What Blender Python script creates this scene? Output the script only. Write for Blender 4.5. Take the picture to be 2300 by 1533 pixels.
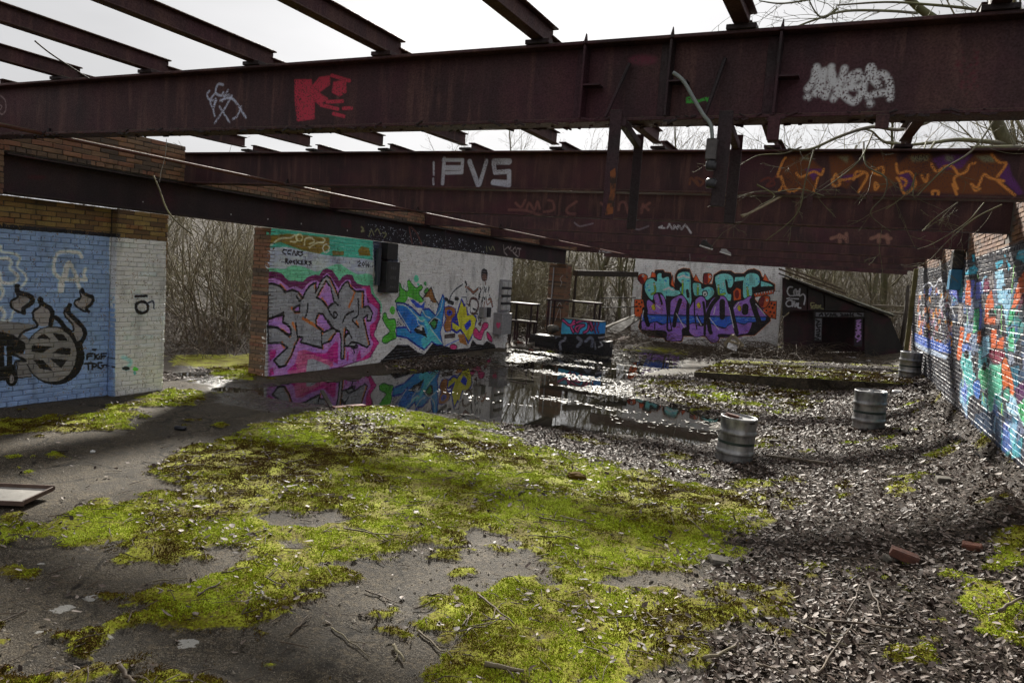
import bpy, math, random
import numpy as np
from mathutils import Vector, Matrix
for o in list(bpy.data.objects): bpy.data.objects.remove(o)
S = bpy.context.scene
COL = S.collection
R = math.radians
rng = random.Random(7)
nr = np.random.RandomState(11)

# ------------------------------------------------------------ camera
# world: X across the hall, Y along the hall, Z up, metres; camera above the origin
F = 1645.12; PPX, PPY = 1150.0, 766.5; EYE = 1.70
_a = np.array([1945-PPX, 678-PPY, F]); _b = -np.array([-2300-PPX, 356-PPY, F])
_Y = _a/np.linalg.norm(_a); _X = _b/np.linalg.norm(_b); _Z = np.cross(_X, _Y)
RM = np.stack([_X, _Y, _Z], 1)
cam = bpy.data.cameras.new('camera'); cam_o = bpy.data.objects.new('camera', cam); COL.objects.link(cam_o)
cam.sensor_width = 36; cam.lens = F/2300*36; cam.clip_end = 2000; cam.clip_start = 0.02
m = Matrix.Identity(4)
for i in range(3):
    m[i][0] = RM[0][i]; m[i][1] = -RM[1][i]; m[i][2] = -RM[2][i]
m[0][3], m[1][3], m[2][3] = 0, 0, EYE
cam_o.matrix_world = m
S.camera = cam_o

# ------------------------------------------------------------ light
SUN_EL, SUN_AZ = 30.0, -27.0          # degrees; azimuth from +Y towards +X
w = bpy.data.worlds.new('World'); S.world = w; w.use_nodes = True
nt = w.node_tree; nt.nodes.clear()
def wn(t, **k):
    n = nt.nodes.new(t)
    for a, b in k.items(): setattr(n, a, b)
    return n
sky = wn('ShaderNodeTexSky', sky_type='NISHITA', sun_disc=False, sun_elevation=R(SUN_EL), sun_rotation=R(SUN_AZ),
         air_density=1.0, dust_density=4.0, ozone_density=1.0)
hs = wn('ShaderNodeHueSaturation'); hs.inputs['Saturation'].default_value = 0.12
tc = wn('ShaderNodeTexCoord'); mp = wn('ShaderNodeMapping'); mp.inputs['Scale'].default_value = (1, 1, 3)
cl = wn('ShaderNodeTexNoise'); cl.inputs['Scale'].default_value = 1.6; cl.inputs['Detail'].default_value = 5
cr = wn('ShaderNodeMapRange'); cr.inputs['From Min'].default_value = .3; cr.inputs['From Max'].default_value = .7
cr.inputs['To Min'].default_value = .82; cr.inputs['To Max'].default_value = 1.12
mx = wn('ShaderNodeMix', data_type='RGBA'); mx.inputs[0].default_value = 0.90     # thin even cloud sheet over the sky
mx.inputs[7].default_value = (5.0, 5.0, 5.12, 1)
mul = wn('ShaderNodeVectorMath', operation='SCALE')
bg = wn('ShaderNodeBackground'); bg.inputs['Strength'].default_value = 0.062
out = wn('ShaderNodeOutputWorld')
L = nt.links.new
L(tc.outputs['Generated'], mp.inputs['Vector']); L(mp.outputs[0], cl.inputs['Vector']); L(cl.outputs[0], cr.inputs[0])
L(sky.outputs[0], hs.inputs['Color']); L(hs.outputs[0], mx.inputs[6]); L(mx.outputs[2], mul.inputs[0]); L(cr.outputs[0], mul.inputs['Scale'])
L(mul.outputs[0], bg.inputs['Color']); L(bg.outputs[0], out.inputs['Surface'])
sun = bpy.data.lights.new('sun', 'SUN'); sun.energy = 4.7; sun.angle = R(4.5); sun.color = (1, .95, .86)
sun_o = bpy.data.objects.new('sun', sun); COL.objects.link(sun_o)
sd = Vector((math.sin(R(SUN_AZ))*math.cos(R(SUN_EL)), math.cos(R(SUN_AZ))*math.cos(R(SUN_EL)), math.sin(R(SUN_EL))))
sun_o.rotation_euler = sd.to_track_quat('Z', 'Y').to_euler()
S.view_settings.view_transform = 'Standard'; S.view_settings.look = 'None'
S.view_settings.exposure = 1.08; S.view_settings.gamma = 1.0; S.view_settings.use_curve_mapping = False
S.cycles.use_denoising = True
S.cycles.max_bounces = 4; S.cycles.diffuse_bounces = 3; S.cycles.glossy_bounces = 3; S.cycles.transmission_bounces = 2; S.cycles.transparent_max_bounces = 2
S.cycles.use_adaptive_sampling = True; S.cycles.adaptive_threshold = .04; S.cycles.caustics_reflective = False; S.cycles.caustics_refractive = False

# ------------------------------------------------------------ measuring helpers: photograph pixel -> real place
def ray(x, y): return RM.T @ np.array([x-PPX, y-PPY, F])
def hit(x, y, axis, val):
    d = ray(x, y); o = np.array([0, 0, EYE]); return o + d*((val-o[axis])/d[axis])
def atY(x, y, Y): return hit(x, y, 1, Y)
def atX(x, y, X): return hit(x, y, 0, X)
def atZ(x, y, z=0.0): return hit(x, y, 2, z)
RWC, RWS = 1.556, 0.034               # right wall: X = RWC - RWS*Y
def rwX(Y): return RWC - RWS*Y
def atRW(x, y):
    d = ray(x, y); n = np.array([1, RWS, 0]); o = np.array([0, 0, EYE]); return o + d*((RWC-n@o)/(n@d))
def project(P):
    c = (np.asarray(P) - np.array([0, 0, EYE])) @ RM.T
    return PPX + F*c[:, 0]/c[:, 2], PPY + F*c[:, 1]/c[:, 2], c[:, 2]

# ------------------------------------------------------------ object helpers
def tag(o, label=None, cat=None, group=None, kind=None):
    if label: o['label'] = label
    if cat: o['category'] = cat
    if group: o['group'] = group
    if kind: o['kind'] = kind
    return o
def empty(name, loc=(0, 0, 0), rz=0, label=None, cat=None, group=None):
    o = bpy.data.objects.new(name, None); COL.objects.link(o); o.empty_display_size = .1
    o.location = loc; o.rotation_euler = (0, 0, rz)
    return tag(o, label, cat, group)
def link(name, me, mat, parent=None, loc=None):
    o = bpy.data.objects.new(name, me); COL.objects.link(o)
    if mat is not None and len(me.materials) == 0: me.materials.append(mat)
    if parent is not None: o.parent = parent
    if loc is not None: o.location = loc
    return o
def copy_tree(o, parent=None):
    c = o.copy(); COL.objects.link(c)
    if parent is not None: c.parent = parent
    for ch in list(o.children): copy_tree(ch, c)
    return c
class MB:
    """collects shapes into one mesh"""
    def __init__(s): s.v = []; s.f = []
    def add(s, v, f):
        k = len(s.v); s.v += [tuple(map(float, p)) for p in v]; s.f += [tuple(i+k for i in q) for q in f]; return s
    def box(s, c, d, ch=0.0, M=None):
        v, f = cbox(d, ch)
        v = [Vector(p) for p in v]
        if M is not None: v = [M @ p for p in v]
        c = Vector(c); return s.add([p + c for p in v], f)
    def tube(s, pts, rad, n=8, cap=True):
        v, f = tube_path(pts, rad, n, cap); return s.add(v, f)
    def prism(s, poly, a, b, axis=1):
        """poly in the other two axes, extruded from a to b along axis"""
        n = len(poly); v = []
        for t in (a, b):
            for p in poly:
                q = list(p); q.insert(axis, t); v.append(q)
        f = [tuple(range(n-1, -1, -1)), tuple(range(n, 2*n))] + [(i, (i+1) % n, n+(i+1) % n, n+i) for i in range(n)]
        return s.add(v, f)
    def lathe(s, prof, c=(0, 0, 0), n=28):
        v = []; f = []; k = len(prof)
        for i in range(n):
            a = 2*math.pi*i/n
            for r, z in prof: v.append((c[0]+r*math.cos(a), c[1]+r*math.sin(a), c[2]+z))
        for i in range(n):
            j = (i+1) % n
            for q in range(k-1): f.append((i*k+q, j*k+q, j*k+q+1, i*k+q+1))
        return s.add(v, f)
    def mesh(s, name, smooth=False):
        me = bpy.data.meshes.new(name); me.from_pydata(s.v, [], s.f); me.update()
        fixn(me)
        if smooth:
            for p in me.polygons: p.use_smooth = True
        return me
    def build(s, name, mat, parent=None, smooth=False): return link(name, s.mesh(name, smooth), mat, parent)
import bmesh
def fixn(me):
    b = bmesh.new(); b.from_mesh(me); bmesh.ops.recalc_face_normals(b, faces=b.faces); b.to_mesh(me); b.free()
def cbox(d, ch=0.0):
    x, y, z = d[0]/2, d[1]/2, d[2]/2
    if ch <= 0:
        v = [(sx*x, sy*y, sz*z) for sx in (-1, 1) for sy in (-1, 1) for sz in (-1, 1)]
        return v, [(0, 1, 3, 2), (4, 6, 7, 5), (0, 4, 5, 1), (2, 3, 7, 6), (0, 2, 6, 4), (1, 5, 7, 3)]
    c = min(ch, x*.9, y*.9, z*.9); v = []; idx = {}
    for sx in (-1, 1):
        for sy in (-1, 1):
            for sz in (-1, 1):
                for ax in range(3):
                    p = [sx*(x-c), sy*(y-c), sz*(z-c)]; p[ax] = (sx*x, sy*y, sz*z)[ax]
                    idx[(sx, sy, sz, ax)] = len(v); v.append(tuple(p))
    f = []
    for ax in range(3):
        for s in (-1, 1):
            o = [a for a in range(3) if a != ax]; q = []
            for a, b in ((-1, -1), (1, -1), (1, 1), (-1, 1)):
                k = [0, 0, 0]; k[ax] = s; k[o[0]] = a; k[o[1]] = b; q.append(idx[(*k, ax)])
            f.append(tuple(q))
    for ax in range(3):
        o = [a for a in range(3) if a != ax]
        for a in (-1, 1):
            for b in (-1, 1):
                q = []
                for s, fa in ((-1, o[0]), (1, o[0]), (1, o[1]), (-1, o[1])):
                    k = [0, 0, 0]; k[ax] = s; k[o[0]] = a; k[o[1]] = b; q.append(idx[(*k, fa)])
                f.append(tuple(q))
    for sx in (-1, 1):
        for sy in (-1, 1):
            for sz in (-1, 1): f.append(tuple(idx[(sx, sy, sz, a)] for a in range(3)))
    return v, f
def tube_path(pts, rad, n=8, cap=True):
    P = [Vector(p) for p in pts]; v = []; f = []
    if not hasattr(rad, '__len__'): rad = [rad]*len(P)
    up = Vector((0, 0, 1)); prev = None
    for i, p in enumerate(P):
        t = (P[min(i+1, len(P)-1)] - P[max(i-1, 0)]).normalized()
        if prev is None:
            a = t.cross(up)
            if a.length < .1: a = t.cross(Vector((1, 0, 0)))
        else: a = prev - t*prev.dot(t)
        a.normalize(); prev = a; b = t.cross(a)
        for k in range(n):
            g = 2*math.pi*k/n; v.append(p + (a*math.cos(g) + b*math.sin(g))*rad[i])
    for i in range(len(P)-1):
        for k in range(n): f.append((i*n+k, i*n+(k+1) % n, (i+1)*n+(k+1) % n, (i+1)*n+k))
    if cap: f += [tuple(range(n-1, -1, -1)), tuple(range((len(P)-1)*n, len(P)*n))]
    return v, f
def np_mesh(name, V, Fc, smooth=False):
    """V (n,3), Fc (m,k) with k verts per face"""
    V = np.ascontiguousarray(V, np.float32); Fc = np.ascontiguousarray(Fc, np.int32); k = Fc.shape[1]
    me = bpy.data.meshes.new(name)
    me.vertices.add(len(V)); me.vertices.foreach_set('co', V.ravel())
    me.loops.add(Fc.size); me.loops.foreach_set('vertex_index', Fc.ravel())
    me.polygons.add(len(Fc)); me.polygons.foreach_set('loop_start', np.arange(0, Fc.size, k, dtype=np.int32))
    me.polygons.foreach_set('loop_total', np.full(len(Fc), k, np.int32))
    me.update(calc_edges=True)
    if smooth: me.polygons.foreach_set('use_smooth', np.ones(len(Fc), bool))
    return me
def segs_mesh(name, P0, P1, R0, R1, n=3):
    """one open prism for each segment"""
    P0, P1 = np.asarray(P0, float), np.asarray(P1, float); R0, R1 = np.asarray(R0), np.asarray(R1)
    T = P1-P0; T /= np.linalg.norm(T, axis=1)[:, None]+1e-9
    up = np.where(np.abs(T[:, 2:3]) > .9, np.array([[1., 0, 0]]), np.array([[0, 0, 1.]]))
    A = np.cross(T, up); A /= np.linalg.norm(A, axis=1)[:, None]+1e-9; B = np.cross(T, A)
    V = []
    for P, Rr in ((P0, R0), (P1, R1)):
        for k in range(n):
            g = 2*math.pi*k/n; V.append(P + (A*math.cos(g)+B*math.sin(g))*Rr[:, None])
    V = np.stack(V, 1).reshape(-1, 3); m_ = len(P0); base = np.arange(m_)[:, None]*(2*n)
    Fc = np.concatenate([base + np.array([[k, (k+1) % n, n+(k+1) % n, n+k]]) for k in range(n)], 0)
    return np_mesh(name, V, Fc, True)
def catmull(pts, n=6, closed=False):
    P = [np.array(p, float) for p in pts]; k = len(P); o = []
    for i in range(k if closed else k-1):
        g = (lambda j: P[j % k]) if closed else (lambda j: P[min(max(j, 0), k-1)])
        p0, p1, p2, p3 = g(i-1), g(i), g(i+1), g(i+2)
        for t in np.linspace(0, 1, n, endpoint=False):
            o.append(.5*((2*p1)+(p2-p0)*t+(2*p0-5*p1+4*p2-p3)*t*t+(3*p1-p0-3*p2+p3)*t**3))
    if not closed: o.append(P[-1])
    return o
def vnoise(x, y, seed=0):
    """smooth value noise, vectorised"""
    xi = np.floor(x).astype(np.int64); yi = np.floor(y).astype(np.int64); fx = x-xi; fy = y-yi
    fx = fx*fx*(3-2*fx); fy = fy*fy*(3-2*fy)
    def h(a, b):
        n = (a*374761393 + b*668265263 + seed*982451653) & 0x7fffffff
        n = ((n ^ (n >> 13))*1274126177) & 0x7fffffff
        return ((n ^ (n >> 16)) & 0xffff)/65535.0
    return (h(xi, yi)*(1-fx)+h(xi+1, yi)*fx)*(1-fy) + (h(xi, yi+1)*(1-fx)+h(xi+1, yi+1)*fx)*fy
def fbm(x, y, o=4, seed=0):
    s = 0; a = .5; t = 0
    for i in range(o): s = s + a*vnoise(x*2**i, y*2**i, seed+i); t += a; a *= .5
    return s/t
def sstep(a, b, x):
    t = np.clip((x-a)/(b-a), 0, 1); return t*t*(3-2*t)
ORD = ['first', 'second', 'third', 'fourth', 'fifth', 'sixth', 'seventh', 'eighth', 'ninth', 'tenth']

# ------------------------------------------------------------ spray paint: strokes and fills rasterised by the script on a wall's own plane
class Canvas:
    def __init__(s, u0, u1, v0, v1, ppm, fn):
        s.u0, s.u1, s.v0, s.v1, s.ppm, s.fn = u0, u1, v0, v1, ppm, fn
        s.w = int((u1-u0)*ppm); s.h = int((v1-v0)*ppm); s.a = np.zeros((s.h, s.w, 4), np.float32); s.z = (0, 0, 1); s.k = 1.0
    def pt(s, p):
        ox, oy, k = s.z
        u, v = s.fn(ox+p[0]/k, oy+p[1]/k); return np.array([(u-s.u0)*s.ppm, (v-s.v0)*s.ppm])
    def paint(s, x0, y0, mask, col, alpha):
        if mask.size == 0: return
        t = s.a[y0:y0+mask.shape[0], x0:x0+mask.shape[1]]; m_ = (mask*alpha)[..., None]
        c = np.array([*[q/255 for q in col], 1.0], np.float32)
        na = m_[..., 0] + t[..., 3]*(1-m_[..., 0])
        rgb = (c[:3]*m_ + t[..., :3]*t[..., 3:4]*(1-m_))/np.maximum(na, 1e-4)[..., None]
        t[..., :3] = rgb; t[..., 3] = na
    def poly(s, pts, col, smooth=False, alpha=1.0, soft=0):
        P = [s.pt(p) for p in pts]
        if smooth: P = catmull(P, 5, True)
        P = np.array(P)*2
        x0 = max(int(P[:, 0].min()//2)-1-soft, 0); x1 = min(int(P[:, 0].max()//2)+2+soft, s.w)
        y0 = max(int(P[:, 1].min()//2)-1-soft, 0); y1 = min(int(P[:, 1].max()//2)+2+soft, s.h)
        if x1 <= x0 or y1 <= y0: return
        W, H = (x1-x0)*2, (y1-y0)*2
        D = np.zeros((H, W+1), np.int32); ys = np.arange(H)+y0*2+.5
        for i in range(len(P)):
            a, b = P[i], P[(i+1) % len(P)]
            lo, hi = min(a[1], b[1]), max(a[1], b[1])
            sel = np.nonzero((ys >= lo) & (ys < hi))[0]
            if len(sel) == 0: continue
            xc = a[0] + (ys[sel]-a[1])*(b[0]-a[0])/(b[1]-a[1])
            xi = np.clip(np.ceil(xc-x0*2-.5).astype(int), 0, W); D[sel, xi] += 1
        M_ = (np.cumsum(D, 1)[:, :W] % 2).astype(np.float32)
        M_ = M_.reshape(H//2, 2, W//2, 2).mean((1, 3))
        for _ in range(soft):
            M_ = (M_ + np.roll(M_, 1, 0)+np.roll(M_, -1, 0)+np.roll(M_, 1, 1)+np.roll(M_, -1, 1))/5
        s.paint(x0, y0, M_, col, alpha)
    def stroke(s, pts, col, wd, smooth=True, alpha=1.0, soft=1.0, closed=False):
        """wd: line width in metres"""
        P = [s.pt(p) for p in pts]
        P = catmull(P, 5, closed) if smooth and len(P) > 2 else (P+[P[0]] if closed else P)
        if smooth and closed and len(pts) > 2: P = P+[P[0]]
        P = np.array(P); r = wd*s.k*s.ppm/2; e = max(soft, .6); q = r+e+1
        x0 = max(int(P[:, 0].min()-q), 0); x1 = min(int(P[:, 0].max()+q)+1, s.w)
        y0 = max(int(P[:, 1].min()-q), 0); y1 = min(int(P[:, 1].max()+q)+1, s.h)
        if x1 <= x0 or y1 <= y0: return
        M_ = np.zeros((y1-y0, x1-x0), np.float32)
        for a, b in zip(P[:-1], P[1:]):
            ax = max(int(min(a[0], b[0])-q), x0); bx = min(int(max(a[0], b[0])+q)+1, x1)
            ay = max(int(min(a[1], b[1])-q), y0); by = min(int(max(a[1], b[1])+q)+1, y1)
            if bx <= ax or by <= ay: continue
            X, Y = np.meshgrid(np.arange(ax, bx)+.5, np.arange(ay, by)+.5)
            d = b-a; t = np.clip(((X-a[0])*d[0]+(Y-a[1])*d[1])/(d@d+1e-9), 0, 1)
            ds = np.hypot(X-a[0]-t*d[0], Y-a[1]-t*d[1])
            k = np.clip((r+e-ds)/(2*e), 0, 1); k = k*k*(3-2*k)
            sub = M_[ay-y0:by-y0, ax-x0:bx-x0]; np.maximum(sub, k, out=sub)
        s.paint(x0, y0, M_, col, alpha)
    def ell(s, c, rx, ry, col, **k):
        s.poly([(c[0]+rx*math.cos(t), c[1]+ry*math.sin(t)) for t in np.linspace(0, 2*math.pi, 20, endpoint=False)], col, **k)
    def ring(s, c, rx, ry, col, wd, a0=0, a1=360, **k):
        s.stroke([(c[0]+rx*math.cos(R(t)), c[1]+ry*math.sin(R(t))) for t in np.linspace(a0, a1, 16)], col, wd, **k)
    def image(s, name):
        im = bpy.data.images.new(name, s.w, s.h, alpha=True); im.colorspace_settings.name = 'sRGB'
        im.alpha_mode = 'CHANNEL_PACKED'
        im.pixels.foreach_set(s.a.astype(np.float32).ravel()); im.update(); im.pack(); return im

# ------------------------------------------------------------ materials
class Mat:
    def __init__(s, name):
        s.m = bpy.data.materials.new(name); s.m.use_nodes = True; s.t = s.m.node_tree; s.t.nodes.clear()
        s.b = s.n('ShaderNodeBsdfPrincipled'); o = s.n('ShaderNodeOutputMaterial'); s.l(s.b.outputs[0], o.inputs[0]); s.out = o
        s.b.inputs['Roughness'].default_value = .7
        s._pos = None
    def n(s, t, **k):
        q = s.t.nodes.new(t)
        for a, b in k.items(): setattr(q, a, b)
        return q
    def l(s, a, b): s.t.links.new(a, b)
    def pos(s):
        if s._pos is None: s._pos = s.n('ShaderNodeNewGeometry').outputs['Position']
        return s._pos
    def obj(s): return s.n('ShaderNodeTexCoord').outputs['Object']
    def xyz(s, v=None):
        q = s.n('ShaderNodeSeparateXYZ'); s.l(v or s.pos(), q.inputs[0]); return q.outputs
    def cxyz(s, x, y, z=0.0):
        q = s.n('ShaderNodeCombineXYZ')
        for i, a in enumerate((x, y, z)): s.put(a, q.inputs[i])
        return q.outputs[0]
    def put(s, a, sock):
        if isinstance(a, (int, float)): sock.default_value = a
        elif isinstance(a, (tuple, list)): sock.default_value = tuple(a) if len(a) == len(sock.default_value) else (*a, 1)
        else: s.l(a, sock)
    def math(s, op, a, b=0.0, c=None, clamp=False):
        q = s.n('ShaderNodeMath', operation=op, use_clamp=clamp); s.put(a, q.inputs[0]); s.put(b, q.inputs[1])
        if c is not None: s.put(c, q.inputs[2])
        return q.outputs[0]
    def noise(s, scale, detail=4, v=None, rough=.55, sc=None, dist=0.0):
        q = s.n('ShaderNodeTexNoise'); q.inputs['Scale'].default_value = scale; q.inputs['Detail'].default_value = detail
        q.inputs['Roughness'].default_value = rough; q.inputs['Distortion'].default_value = dist
        v = v or s.pos()
        if sc:
            mp_ = s.n('ShaderNodeMapping'); mp_.inputs['Scale'].default_value = sc; s.l(v, mp_.inputs[0]); v = mp_.outputs[0]
        s.l(v, q.inputs['Vector']); return q.outputs[0]
    def vor(s, scale, v=None, feature='F1', out='Distance'):
        q = s.n('ShaderNodeTexVoronoi', feature=feature); q.inputs['Scale'].default_value = scale; s.l(v or s.pos(), q.inputs['Vector']); return q.outputs[out]
    def rng(s, a, f0, f1, t0=0.0, t1=1.0, smooth=False):
        q = s.n('ShaderNodeMapRange'); q.clamp = True
        if smooth: q.interpolation_type = 'SMOOTHSTEP'
        s.put(a, q.inputs[0])
        for i, x in enumerate((f0, f1, t0, t1)): s.put(x, q.inputs[1+i])
        return q.outputs[0]
    def mix(s, f, a, b, blend='MIX'):
        q = s.n('ShaderNodeMix', data_type='RGBA', blend_type=blend); s.put(f, q.inputs[0]); s.put(a, q.inputs[6]); s.put(b, q.inputs[7]); return q.outputs[2]
    def ramp(s, f, stops):
        q = s.n('ShaderNodeValToRGB'); e = q.color_ramp.elements
        while len(e) < len(stops): e.new(.5)
        for i, (p, c) in enumerate(stops): e[i].position = p; e[i].color = (*c, 1)
        s.l(f, q.inputs[0]); return q.outputs[0]
    def img(s, im, u, v):
        q = s.n('ShaderNodeTexImage', image=im, extension='CLIP', interpolation='Linear'); s.l(s.cxyz(u, v), q.inputs[0]); return q.outputs
    def scale(s, c, f):
        q = s.n('ShaderNodeVectorMath', operation='SCALE'); s.put(c, q.inputs[0]); s.put(f, q.inputs['Scale']); return q.outputs[0]
    def attr(s, name, out='Fac'):
        q = s.n('ShaderNodeAttribute', attribute_name=name); return q.outputs[out]
    def bump(s, h, strength=.4, dist=.01):
        q = s.n('ShaderNodeBump'); q.inputs['Strength'].default_value = strength; q.inputs['Distance'].default_value = dist
        s.l(h, q.inputs['Height']); s.l(q.outputs[0], s.b.inputs['Normal'])
    def set(s, color=None, rough=None, metal=None, spec=None):
        if color is not None: s.put(color, s.b.inputs['Base Color'])
        if rough is not None: s.put(rough, s.b.inputs['Roughness'])
        if metal is not None: s.put(metal, s.b.inputs['Metallic'])
        if spec is not None: s.put(spec, s.b.inputs['Specular IOR Level'])
        return s.m
def lin(r, g, b):
    f = lambda c: (c/255)/12.92 if c <= 10 else ((c/255+.055)/1.055)**2.4
    return (f(r), f(g), f(b))
def simple(name, c1, c2, scale=8, rough=.7, metal=0.0, bump=.3, bd=.004, sc=None, spec=.5):
    M_ = Mat(name); n_ = M_.noise(scale, 5, sc=sc, v=None); n2 = M_.noise(scale*6, 3)
    f = M_.math('ADD', M_.math('MULTIPLY', n_, .75), M_.math('MULTIPLY', n2, .25))
    M_.set(M_.ramp(f, [(.3, c1), (.7, c2)]), rough, metal, spec)
    if bump: M_.bump(n2, bump, bd)
    return M_.m

# ============================================================ PAINT ON THE WALLS
XL = -7.53                            # face of the left wall
BK = (14, 14, 17); GR = (150, 152, 158)
fnL = lambda x, y: (lambda p: (p[1], p[2]))(atX(x, y, XL-.10))     # recessed blue panel
fnP = lambda x, y: (lambda p: (p[1], p[2]))(atX(x, y, XL))
# ---- left wall (blue panel and pilaster)
CL = Canvas(2.4, 6.2, -.1, 2.95, 300, fnL); c = CL; c.z = (0, 500, 3.8333); c.k = .75
c.poly([(-900, -40), (985, 110), (985, 1560), (-900, 1700)], (120, 143, 178))
for i in range(60):
    x, y = rng.uniform(-300, 980), rng.uniform(60, 1450)
    c.poly([(x, y), (x+rng.uniform(60, 200), y+10), (x+rng.uniform(60, 180), y+rng.uniform(20, 120)), (x-20, y+60)], rng.choice([(108, 130, 168), (128, 150, 186), (112, 136, 172)]), alpha=.5, soft=4)
c.poly([(-600, -50), (0, 8), (985, 92), (985, 128), (600, 92), (0, 52), (-600, 10)], (16, 17, 24))
for pts, wd in (([(705, 300), (690, 268), (640, 252), (520, 255), (478, 300), (465, 400), (490, 455), (560, 488), (740, 490)], .05), ([(525, 580), (545, 470), (590, 345), (640, 420), (685, 565)], .055), ([(735, 400), (722, 450), (742, 490)], .045),
                ([(530, 520), (525, 575)], .09), ([(-120, 230), (0, 200), (15, 252), (100, 262), (170, 300), (150, 380), (215, 440), (225, 500), (180, 555)], .03),
                ([(-100, 330), (0, 310), (70, 310), (100, 350), (85, 390), (155, 460), (145, 500), (90, 522), (10, 505), (0, 430), (-60, 400)], .045), ([(0, 530), (28, 600), (0, 660)], .04),
                ([(10, 735), (40, 780), (25, 830)], .05), ([(122, 760), (95, 830), (40, 850)], .035), ([(590, 350), (560, 470)], .07)):
    c.stroke(pts, (205, 215, 232), wd, soft=4, alpha=.85)
c.k = .36
c.ell((478, 1145), 250, 250, BK, smooth=True)
c.poly([(-400, 700), (0, 860), (180, 1000), (240, 1040), (200, 1130), (270, 1330), (150, 1340), (-300, 1400)], BK)
c.poly([(-400, 800), (0, 935), (120, 965), (222, 1040), (215, 1130), (110, 1120), (230, 1190), (150, 1195), (150, 1330), (270, 1325), (290, 1200), (300, 1040), (200, 960), (280, 890), (340, 880)], (112, 110, 110))
c.poly([(0, 1060), (60, 1060), (60, 1230), (0, 1240)], (120, 143, 178)); c.poly([(105, 1140), (200, 1185), (140, 1195), (140, 1330), (110, 1330)], (120, 143, 178))
c.ell((442, 1132), 216, 238, (120, 118, 116), smooth=True)
c.ring((442, 1132), 216, 238, BK, .022, -150, -30); c.ring((442, 1132), 218, 240, BK, .03, 80, 160)
for q in ([(315, 1000), (345, 972), (385, 955), (440, 1000)], [(455, 950), (550, 962), (585, 1018), (500, 1010)], [(275, 1055), (450, 1066), (370, 1117), (272, 1110)], [(448, 1122), (520, 1075), (610, 1080), (605, 1137)], [(280, 1178), (370, 1180), (455, 1275), (350, 1258)], [(430, 1168), (582, 1180), (525, 1252)]): c.poly(q, BK)
for q in ([(130, 600), (180, 620), (240, 640), (245, 680), (200, 720), (180, 762), (130, 750), (90, 710), (95, 670), (140, 640)], [(300, 740), (350, 720), (345, 680), (400, 700), (440, 750), (440, 850), (420, 885), (330, 885), (290, 820)],
          [(565, 750), (600, 800), (700, 890), (720, 950), (670, 1020), (640, 960), (630, 900), (570, 820)], [(700, 610), (760, 630), (790, 660), (770, 700), (740, 745), (700, 740), (650, 700), (660, 660), (700, 650)]): c.poly(q, (132, 128, 128), smooth=True)
for q, wd in (([(148, 545), (160, 600), (262, 632), (276, 685), (212, 735), (208, 775)], .13), ([(140, 590), (150, 640), (97, 675), (108, 735), (190, 778)], .055), ([(350, 655), (358, 690), (430, 735), (450, 790), (436, 880)], .13),
              ([(330, 660), (345, 720), (290, 765), (292, 830), (322, 890), (210, 935), (165, 985)], .06), ([(600, 710), (588, 765), (640, 825), (715, 900), (735, 960), (700, 1030)], .13), ([(572, 730), (558, 800), (620, 865), (632, 925), (590, 945)], .05),
              ([(710, 575), (725, 612), (795, 640), (795, 690), (745, 738), (765, 765)], .10), ([(688, 580), (692, 645), (648, 675), (660, 722), (735, 765)], .05), ([(480, 815), (520, 850), (560, 905), (600, 935)], .13),
              ([(12, 1055), (18, 1180), (5, 1310)], .12), ([(72, 1075), (85, 1160), (75, 1240), (20, 1250)], .11), ([(102, 1240), (105, 1280)], .14), ([(110, 1125), (225, 1190), (135, 1195), (130, 1290)], .05)): c.stroke(q, BK, wd, soft=1.5)
c.ell((102, 1340), 52, 66, BK, smooth=True); c.ell((100, 1345), 20, 38, (130, 126, 126), smooth=True); c.ell((815, 1092), 24, 9, BK)
c.k = .7
for q in ([(750, 1175), (755, 1130), (800, 1125)], [(752, 1150), (790, 1148)], [(815, 1130), (815, 1175)], [(850, 1130), (818, 1152), (850, 1172)], [(858, 1150), (858, 1172)], [(875, 1175), (875, 1128), (915, 1125)], [(875, 1150), (905, 1148)], [(730, 1210), (790, 1208)], [(765, 1210), (765, 1262)],
          [(800, 1260), (800, 1212), (830, 1215), (830, 1236), (800, 1240)], [(880, 1205), (850, 1205), (845, 1240), (870, 1255), (890, 1235), (875, 1228), (920, 1222)]): c.stroke(q, BK, .028, smooth=False)
for q in ((925, 1158), (938, 1158), (920, 1235), (935, 1232), (950, 1226)): c.ell(q, 6, 6, BK)
c.k = .6; c.fn = fnP; c.z = (0, 450, 3.262)      # pilaster, nearer face
c.poly([(846, 270), (915, 275), (1217, 300), (1217, 1450), (846, 1480)], (192, 208, 238))
c.ring((1040, 782), 45, 42, BK, .06); c.stroke([(992, 703), (1075, 700)], BK, .05); c.stroke([(1085, 752), (1122, 738), (1128, 790)], BK, .035, alpha=.8)
c.stroke([(900, 1150), (960, 1180), (930, 1230)], (120, 180, 175), .07, soft=6, alpha=.7); c.ell((990, 1235), 22, 14, (80, 170, 60)); c.ell((990, 1262), 8, 14, (90, 160, 160)); c.ell((925, 1230), 28, 16, (25, 35, 35), soft=3)
IM_L = CL.image('paint_left_wall')

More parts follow.
